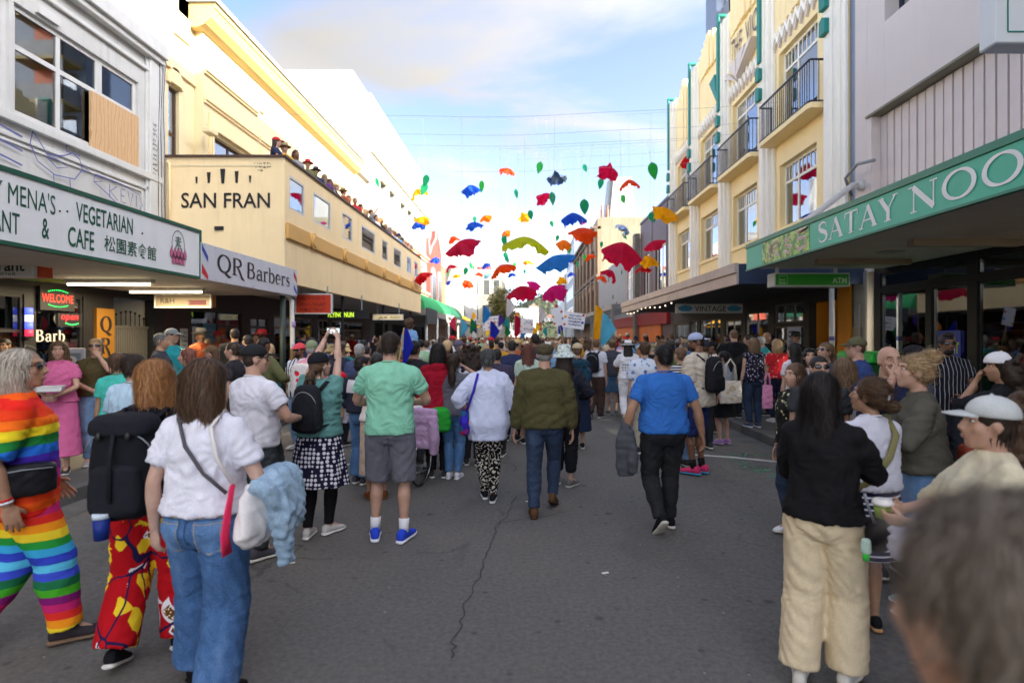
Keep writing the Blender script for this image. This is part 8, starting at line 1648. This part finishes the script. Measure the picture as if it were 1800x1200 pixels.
 person('woman in black and cream floral blouse half hidden behind the long black hair',AT(1398,5.2),1.56,'f',110,'fair','long','brown',flor('blouse_floral',(30,30,30),[(206,200,160),(30,30,30),(150,150,110)],24,.36),.62,.92,.03,.5,JEAN_D,'jeans',shoes=(224,224,226),lod=1,strands=600,strand_len=.25)
 person('person with black hair and white pink print tee beyond the floral blouse',AT(1395,8.2),1.60,'f',20,'fair','midlong','black',flor('pink_print_tee',(214,206,214),[(226,120,170),(214,206,214),(214,206,214)],9,.4),.6,.9,lod=1,z=.12)
 person('bearded man in black pinstriped shirt and sunglasses at the blue poster',AT(1664,6.4),1.72,'m',165,'brown','quiff','black',stripes('pinstripe',(28,28,34),(150,150,156),.04,.82,0),.62,.86,.03,.5,glasses='sun',beard='black',armL='belly',lod=1,z=.12)
 person('person with white cap on curly dark hair in a black top with striped sleeve',AT(1762,4.45),1.68,'f',40,'olive','bigcurl','dark',(26,26,30),1.2,.9,.04,.5,hat='capback',hatc=(220,218,220),lod=1,head=(30,0),armL='mouth')
 person('man in plain black cap behind the balding man',AT(1606,5.4),1.72,'m',40,'tan','crop','black',(88,96,110),.62,.86,hat='cap',hatc=(32,30,34),lod=1,w=1.1)
 person('woman with big brown curls and pink scrunchie at the right edge',AT(1800,3.1),1.50,'f',10,'fair','bigcurl','brown',(90,66,60),.7,.9,lod=1,hat='band',hatc=(214,160,180),head=(0,0))
 t=thing('wheelchair','wheelchair with big spoked wheels beside the man in mint tee','wheelchair',(*AT(700,6.95),0),R(-12));wr_=paint('chrome',(.55,.56,.58),.25,.1,3,.05,metallic=.9)
 for sx in (-1,1):
  c=np.array([sx*.29,0,.31]);ring=lambda r:[c+np.array([0,r*math.cos(a),r*math.sin(a)])for a in np.linspace(0,2*math.pi,40)]
  w_=mobj('wheel',join_mesh([tube(ring(.30),.014,8,False)],'wheel'),M_INK,t);mobj('hand_rim',join_mesh([tube([p+np.array([sx*.03,0,0])for p in ring(.265)],.008,6,False)],'hand_rim'),wr_,w_)
  sp=[]
  for k in range(24):a=k*math.pi/12;sp.append(tube([c+np.array([.02*(-1)**k,.02*math.cos(a+.5),.02*math.sin(a+.5)]),c+np.array([0,.295*math.cos(a),.295*math.sin(a)])],.002,4))
  mobj('spokes',join_mesh(sp,'spokes'),wr_,w_);mobj('hub',join_mesh([tube([c-np.array([.03,0,0]),c+np.array([.03,0,0])],.028,12)],'hub'),M_INK,w_)
  c2=np.array([sx*.24,.42,.09]);mobj('caster',join_mesh([tube([c2+np.array([0,.075*math.cos(a),.075*math.sin(a)])for a in np.linspace(0,2*math.pi,24)],.016,8,False),tube([c2,c2+np.array([0,-.02,.18])],.014,8)],'caster'),M_INK,t)
  mobj('push_handle',join_mesh([tube([(sx*.22,-.02,.5),(sx*.22,-.1,.9),(sx*.22,-.2,.93)],.014,8)],'push_handle'),M_INK,t);mobj('armrest',join_mesh([tube([(sx*.25,-.05,.68),(sx*.25,.3,.68)],.018,8),tube([(sx*.25,.3,.68),(sx*.25,.3,.45)],.012,8)],'armrest'),M_INK,t)
 MB().box(-.22,.22,-.05,.38,.45,.5).build('seat',M_INK,t,bevel=.01);MB().box(-.22,.22,-.1,-.06,.5,.9).build('backrest',M_INK,t,bevel=.01);MB().box(-.18,.18,.5,.7,.1,.12).build('footrest',M_STEEL,t)
 x,y=AT(746,6.93);j=thing('puffer_jacket','lilac quilted jacket hung over the back of the wheelchair','jacket',(x,y,0),R(-12));lil=fabric('lilac_quilt',srgb(176,146,178),.6,.08)
 L=[rbox(-.0,-.17,.93-.075*(k+1),.93-.075*k+.02,.23-.0*k,.06+.01*(k%2),taper=.95)for k in range(6)]+[tube([(.18,-.2,.86),(.22,-.22,.6),(.2,-.2,.42)],[.06,.06,.05],12)]
 mobj('jacket_body',remesh(L,.012,2,'jacket_body',.004,2,.15),lil,j)
 b=thing('shopping_bag','bright green bag on the wheelchair','bag',(x+.16,y+.16,.62),R(20));mobj('bag_body',remesh([rbox(0,0,0,.30,.14,.09)],.012,2,'bag_body',.004,2,.2),cloth((44,160,54)),b)
 s2=thing('striped_blanket','red and white striped blanket in the wheelchair seat','blanket',(x-.2,y+.15,.5),R(-12));mobj('blanket_body',remesh([ell((0,0,.2),(.2,.18,.24)),ell((.05,-.05,.38),(.15,.14,.1))],.013,2,'blanket_body',.01,2,.1),stripes('blanket_stripes',(206,206,212),(200,70,80),.07,.6,2),s2)
near_people()
# ============================================================ the crowd further up the street
def far_crowd():
 g=random.Random(21)
 HC={'black':'black haired','dark':'dark haired','brown':'brown haired','lightbrown':'light brown haired','blond':'blond','grey':'grey haired','auburn':'auburn haired','ginger':'ginger','white':'white haired'}
 TC={'black':(30,30,34),'navy':(40,48,78),'white':(214,212,216),'grey':(128,130,136),'red':(176,36,44),'sky blue':(130,168,206),'teal':(44,130,132),'mustard':(206,156,50),'pink':(214,140,166),'olive':(98,100,66),'purple':(98,62,122),'cream':(214,200,172),'rust':(164,84,52),'pale green':(160,196,160),'denim blue':(92,122,160)}
 HT={'black':(30,30,32),'white':(220,218,216),'red':(196,40,50),'khaki':(140,124,94),'navy':(38,44,70),'straw':(206,178,124)}
 specs=[('m','short',None,.6,.88,'hang'),('m','crop',None,1.95,.86,'bent'),('m','short',None,1.9,.86,'belly'),('m','crop','cap',.6,.88,'hang'),('m','curl',None,.7,.88,'phone_up'),('m','crop','brim',.8,.88,'bent'),('f','long',None,.6,.94,'bent'),('f','bob',None,1.9,.9,'hang'),('f','midlong',None,.6,.94,'belly'),('f','pony',None,.6,.94,'phone_up'),('f','bun',None,1.2,.92,'bent'),('f','short','bucket',.6,.94,'hang'),('f','long','cap',.6,.94,'bent'),('f','bigcurl',None,.8,.92,'hang')]
 style={'long':'long','bob':'bobbed','midlong':'shoulder length','pony':'ponytailed','bun':'bun','curl':'curly','bigcurl':'big curly','short':'short','crop':'cropped'}
 used=set();protos={}
 def label(sex,hair,hc,hat,hatn,tn,where):
  w='woman' if sex=='f' else 'man'
  return ('%s in %s %s and %s top %s'%(w,hatn,{'cap':'cap','brim':'brimmed hat','bucket':'bucket hat'}[hat],tn,where))if hat else ('%s with %s %s hair in %s top %s'%(w,style[hair],hc.replace('lightbrown','light brown'),tn,where))
 def place(x,y,z,yaw,where,H=None,grp='people in the crowd up the street'):
  for _ in range(60):
   k=g.randrange(len(specs));sex,hair,hat,sl,hem,arm=specs[k]
   if arm=='phone_up' and g.random()<.6:continue
   hc=g.choices(['black','dark','brown','lightbrown','blond','grey','auburn','ginger','white'],[6,6,6,4,4,3,2,1,1])[0];tn=g.choices(list(TC),[6,5,6,4,2,3,2,2,2,3,1,3,2,1,3])[0];hatn=g.choice(list(HT))if hat else None
   lb=label(sex,hair,hc,hat,hatn,tn,where)
   if lb not in used:break
  used.add(lb);sk=g.choices(['pale','fair','tan','olive','brown','dark'],[2,6,4,2,2,1])[0];H=H or g.gauss(1.76 if sex=='m' else 1.65,.06);bc=g.choice([(40,44,56),(60,84,120),(30,30,34),(150,136,110),(92,122,160)])
  if k not in protos:
   F=person(lb,(x,y),1.7,sex,yaw,sk,hair,hc,TC[tn],sl,hem,.03,.5,bc,'straight',armR=arm,armL='phone_up' if arm=='phone_up' else 'hang',hat=hat,hatc=HT[hatn]if hat else (0,0,0),lod=0,shoes=None,face=False,group=grp,z=z);protos[k]=F.root;r=F.root;r.scale=(H/1.7,)*3;return r
  src=protos[k];r=src.copy();COL.objects.link(r);r.location=(x,y,z);r.rotation_euler=(0,0,R(yaw));r.scale=(H/1.7*g.uniform(.95,1.06),H/1.7*g.uniform(.95,1.06),H/1.7);r['label']=lb;r['group']=grp
  for c in src.children:
   d=c.copy();COL.objects.link(d);d.parent=r;n=c.name.split('.')[0]
   mt=SK[sk]if n=='body' else HM[hc]if n=='hair' else cloth(TC[tn])if n in ('tshirt','shirt','jacket','top','sleeveless_top')else cloth(bc)if n in ('trousers','jeans')else cloth(HT[hatn])if hat and n in ('cap','brimmed_hat','bucket_hat')else None
   if mt:d.material_slots[0].link='OBJECT';d.material_slots[0].material=mt
   for e in c.children:
    f=e.copy();COL.objects.link(f);f.parent=d
  return r
 taken=[(o.location.x,o.location.y)for o in COL.objects if o.get('category')=='person']
 def free(x,y,d):return all((x-a)**2+(y-b)**2>d*d for a,b in taken)
 def where(x,y):
  side='on the left footpath' if x<-5.1 else 'on the right footpath' if x>4.2 else 'by the left kerb' if x<-3 else 'left of centre' if x<-.8 else 'in the middle' if x<1.2 else 'right of centre' if x<2.8 else 'by the right kerb'
  d='near rows' if y<15 else 'middle rows' if y<24 else 'far rows' if y<33 else 'farthest rows'
  return side+', '+d
 n=0;tries=0
 zones=[(-4.9,-1.0,8.6,13,16),(-4.9,-.3,11,17,24),(-1.0,2.6,12.5,18,12),(2.4,4.0,11.5,18,9),(-4.9,4.0,17,26,46),(-4.9,4.0,26,40,34),(-7.9,-5.3,9.6,30,24),(4.5,7.0,13,30,26)]
 for x0,x1,y0,y1,cnt in zones:
  k=0;t=0
  while k<cnt and t<3000:
   t+=1;x,y=g.uniform(x0,x1),g.uniform(y0,y1);
   if y<12.5 and -.5<x<2.5:continue
   if not free(x,y,.5 if y<20 else .6):continue
   taken.append((x,y));k+=1;side=x<-5.1 or x>4.2
   yaw=g.gauss(0,28)if not side else g.choice([g.gauss(-70 if x<0 else 70,35),g.gauss(0,30),g.gauss(180,40)])
   place(x,y,.12 if side else -.02,yaw,where(x,y))
 od=['first','second','third','fourth','fifth','sixth','seventh','eighth','ninth','tenth','eleventh','twelfth','thirteenth','fourteenth','fifteenth','sixteenth','seventeenth','eighteenth','nineteenth','twentieth','twenty first','twenty second','twenty third','twenty fourth']
 bal=list(zip((486,500,520,541,555,571,580,590,603,613,624,634,643,652,661,670,678,686,694,701,707,713,718,723),od))
 for px,o in bal:place(-5.84,5.84*1000/(925-px),4.84,-90+g.gauss(0,35),'%s along the balcony'%o,g.uniform(1.62,1.76),'spectators on the cream balcony')
 x,y=AT(721,9.4);place(x,y+.02,0,0,'carrying a child on the left',1.70)
 person('curly brown haired child in pale blue top sitting up on shoulders above the crowd',(x,y-.04),1.02,'f',-8,'fair','curl','brown',(120,160,206),.9,.88,lod=1,z=1.05,legs=((.13,.22,0,5),(.13,.22,0,5)))
 mats=[cloth(TC[k])for k in ('black','navy','white','grey','red','sky blue','olive','cream')]+[HM['black'],HM['brown'],HM['blond'],SK['fair'],SK['tan']];mb=MB()
 for k in range(420):
  y=40+48*g.random()**1.3;x=g.uniform(-5,4.1)if g.random()<.8 else g.choice([g.uniform(-7.8,-5.3),g.uniform(4.5,7)]);h=g.gauss(1.69,.08);mb.cur=g.randrange(8)
  v,f=loft([sup(.17,.12,x,y,z,8)for z in (.0,.9)]+[sup(.22,.13,x,y,h-.32,8),sup(.08,.07,x,y,h-.25,8)]);mb.add(v,f);mb.cur=g.choice((11,11,12));mb.add(*ell((x,y+.01,h-.12),(.072,.085,.115),None,8,6));mb.cur=g.choice((8,8,9,9,10));mb.add(*ell((x,y-.015,h-.09),(.08,.095,.10),None,8,6))
 tag(mb.build('distant_crowd',mats,smooth=True,fixn=False),kind='stuff')
far_crowd()
# ============================================================ flags and placards held up in the crowd
def flags():
 g=random.Random(5);cols={'royal blue':(32,44,170),'bright blue':(44,130,200),'green':(22,122,70),'crimson':(166,20,60),'gold':(244,168,24),'teal':(34,140,140),'purple':(74,52,150),'yellow':(240,196,50),'pale grey':(196,196,202),'orange':(240,138,40),'pink red':(214,60,90),'sky blue':(90,180,214)}
 def flag(px,y0,y1,Y,c,label,wpx=None,lean=.15,flip=1):
  top,bot=PZ(y0,Y),PZ(y1,Y);Hh=top-bot;w=(wpx or (y1-y0)*.42)/1000*Y;x=PX(px,Y);t=thing('flag',label,'flag',(x,Y,1.25),0,'pennants held up in the crowd')
  zb=bot-1.25;MB().tube([(-lean*flip*.4,0,.1),(0,0,zb+Hh*.5),(lean*flip*.2,0,zb+Hh)],.011,6).build('pole',paint('bamboo',srgb(176,150,100),.6),t)
  n,m=12,9;V=[];F=[]
  for i in range(n+1):
   u=i/n
   for j in range(m+1):
    v=j/m;ww=w*(1-abs(u-.42)/.62)**.8 if abs(u-.42)<.6 else .02*w;xx=lean*flip*.2*(1-u)+flip*ww*v;V.append((xx,.10*w*math.sin(5*v+3*u)+.02,zb+Hh-Hh*u-.25*w*v*v))
  F=[(i*(m+1)+j,i*(m+1)+j+1,(i+1)*(m+1)+j+1,(i+1)*(m+1)+j)for i in range(n)for j in range(m)]
  MB().add(V,F).build('cloth',cloth_translucent('flag_'+c.replace(' ','_'),srgb(*cols[c])),t,smooth=True,fixn=False)
 flag(706,576,642,7.4,'royal blue','royal blue pennant beside the head of the man in mint tee',18)
 flag(1044,536,596,13.5,'gold','tall gold pennant right of the white placard',26)
 flag(1056,550,604,12.6,'sky blue','long sky blue pennant leaning right of the gold pennant',26)
 L=[(802,556,580,'pink red'),(809,560,588,'sky blue'),(826,560,584,'green'),(838,563,584,'purple'),(848,536,566,'bright blue'),(861,564,598,'royal blue'),(871,564,586,'orange'),(876,552,572,'purple'),(887,572,594,'green'),(896,556,578,'teal'),(904,554,590,'crimson'),(915,562,592,'bright blue'),(912,548,562,'orange'),(890,522,554,'pale grey'),(942,566,582,'yellow'),(952,566,580,'pink red'),(948,540,566,'pale grey'),(981,568,586,'royal blue'),(990,572,590,'green'),(976,534,546,'crimson'),(936,574,592,'gold'),(962,574,590,'teal'),(854,572,590,'yellow'),(830,548,562,'gold')]
 seen={}
 for i,(px,a,b_,c)in enumerate(L):
  seen[c]=seen.get(c,0)+1;pos='left of the far tree' if px<868 else 'before the far tree' if px<912 else 'right of the far tree' if px<950 else 'left of the white placard' if px<975 else 'below the white placard'
  flag(px,a,b_,17+i*.9,c,'%s%s pennant in the far crowd %s'%('high ' if a<552 else 'low ' if a>568 else '',c,pos),max(7,(b_-a)*.5),.12,1 if i%3 else -1)
 pw=paint('placard_white',srgb(224,224,230),.6,.04);pb=paint('placard_blue',srgb(50,60,120),.6);pr=paint('placard_dots',srgb(214,90,60),.6)
 for px,a,b_,w,Y,lab,rot,rows in ((1007,549,577,38,15,'white placard with handwritten lines beside the gold pennant',8,4),(866,556,580,34,26,'white placard with blue scrawl left of the far tree',-6,3),(925,560,586,22,24,'small white placard with blue scrawl right of the far tree',4,2),(984,540,572,20,16.5,'plain pale placard tilted behind the white one',-12,0)):
  z0,z1=PZ(b_,Y),PZ(a,Y);wd=w/1000*Y;t=thing('placard',lab,'placard',(PX(px,Y),Y,z0),0,'placards held in the crowd');t.rotation_euler=(0,R(rot),0)
  MB().box(-wd/2,wd/2,-.008,.008,0,z1-z0).build('board',pw,t);MB().tube([(0,.02,-.7),(0,.02,z1-z0-.05)],.012,6).build('stick',paint('bamboo',srgb(176,150,100),.6),t)
  if rows:scribble('C',(-wd*.32,-.008,.06),wd*.68,z1-z0-.1,rows,pb,t,'lettering',int(px),.018,.004)
  for k in range(4):MB().ell((wd*(.4 if k%2 else -.42),-.012,.08+.1*k),(.035,.005,.035),8,6).build('painted_spot',(pr,FC['blue'],FC['yellow orange'],FC['crimson'])[k],t)
flags()
bpy.data.scenes.remove(TS)
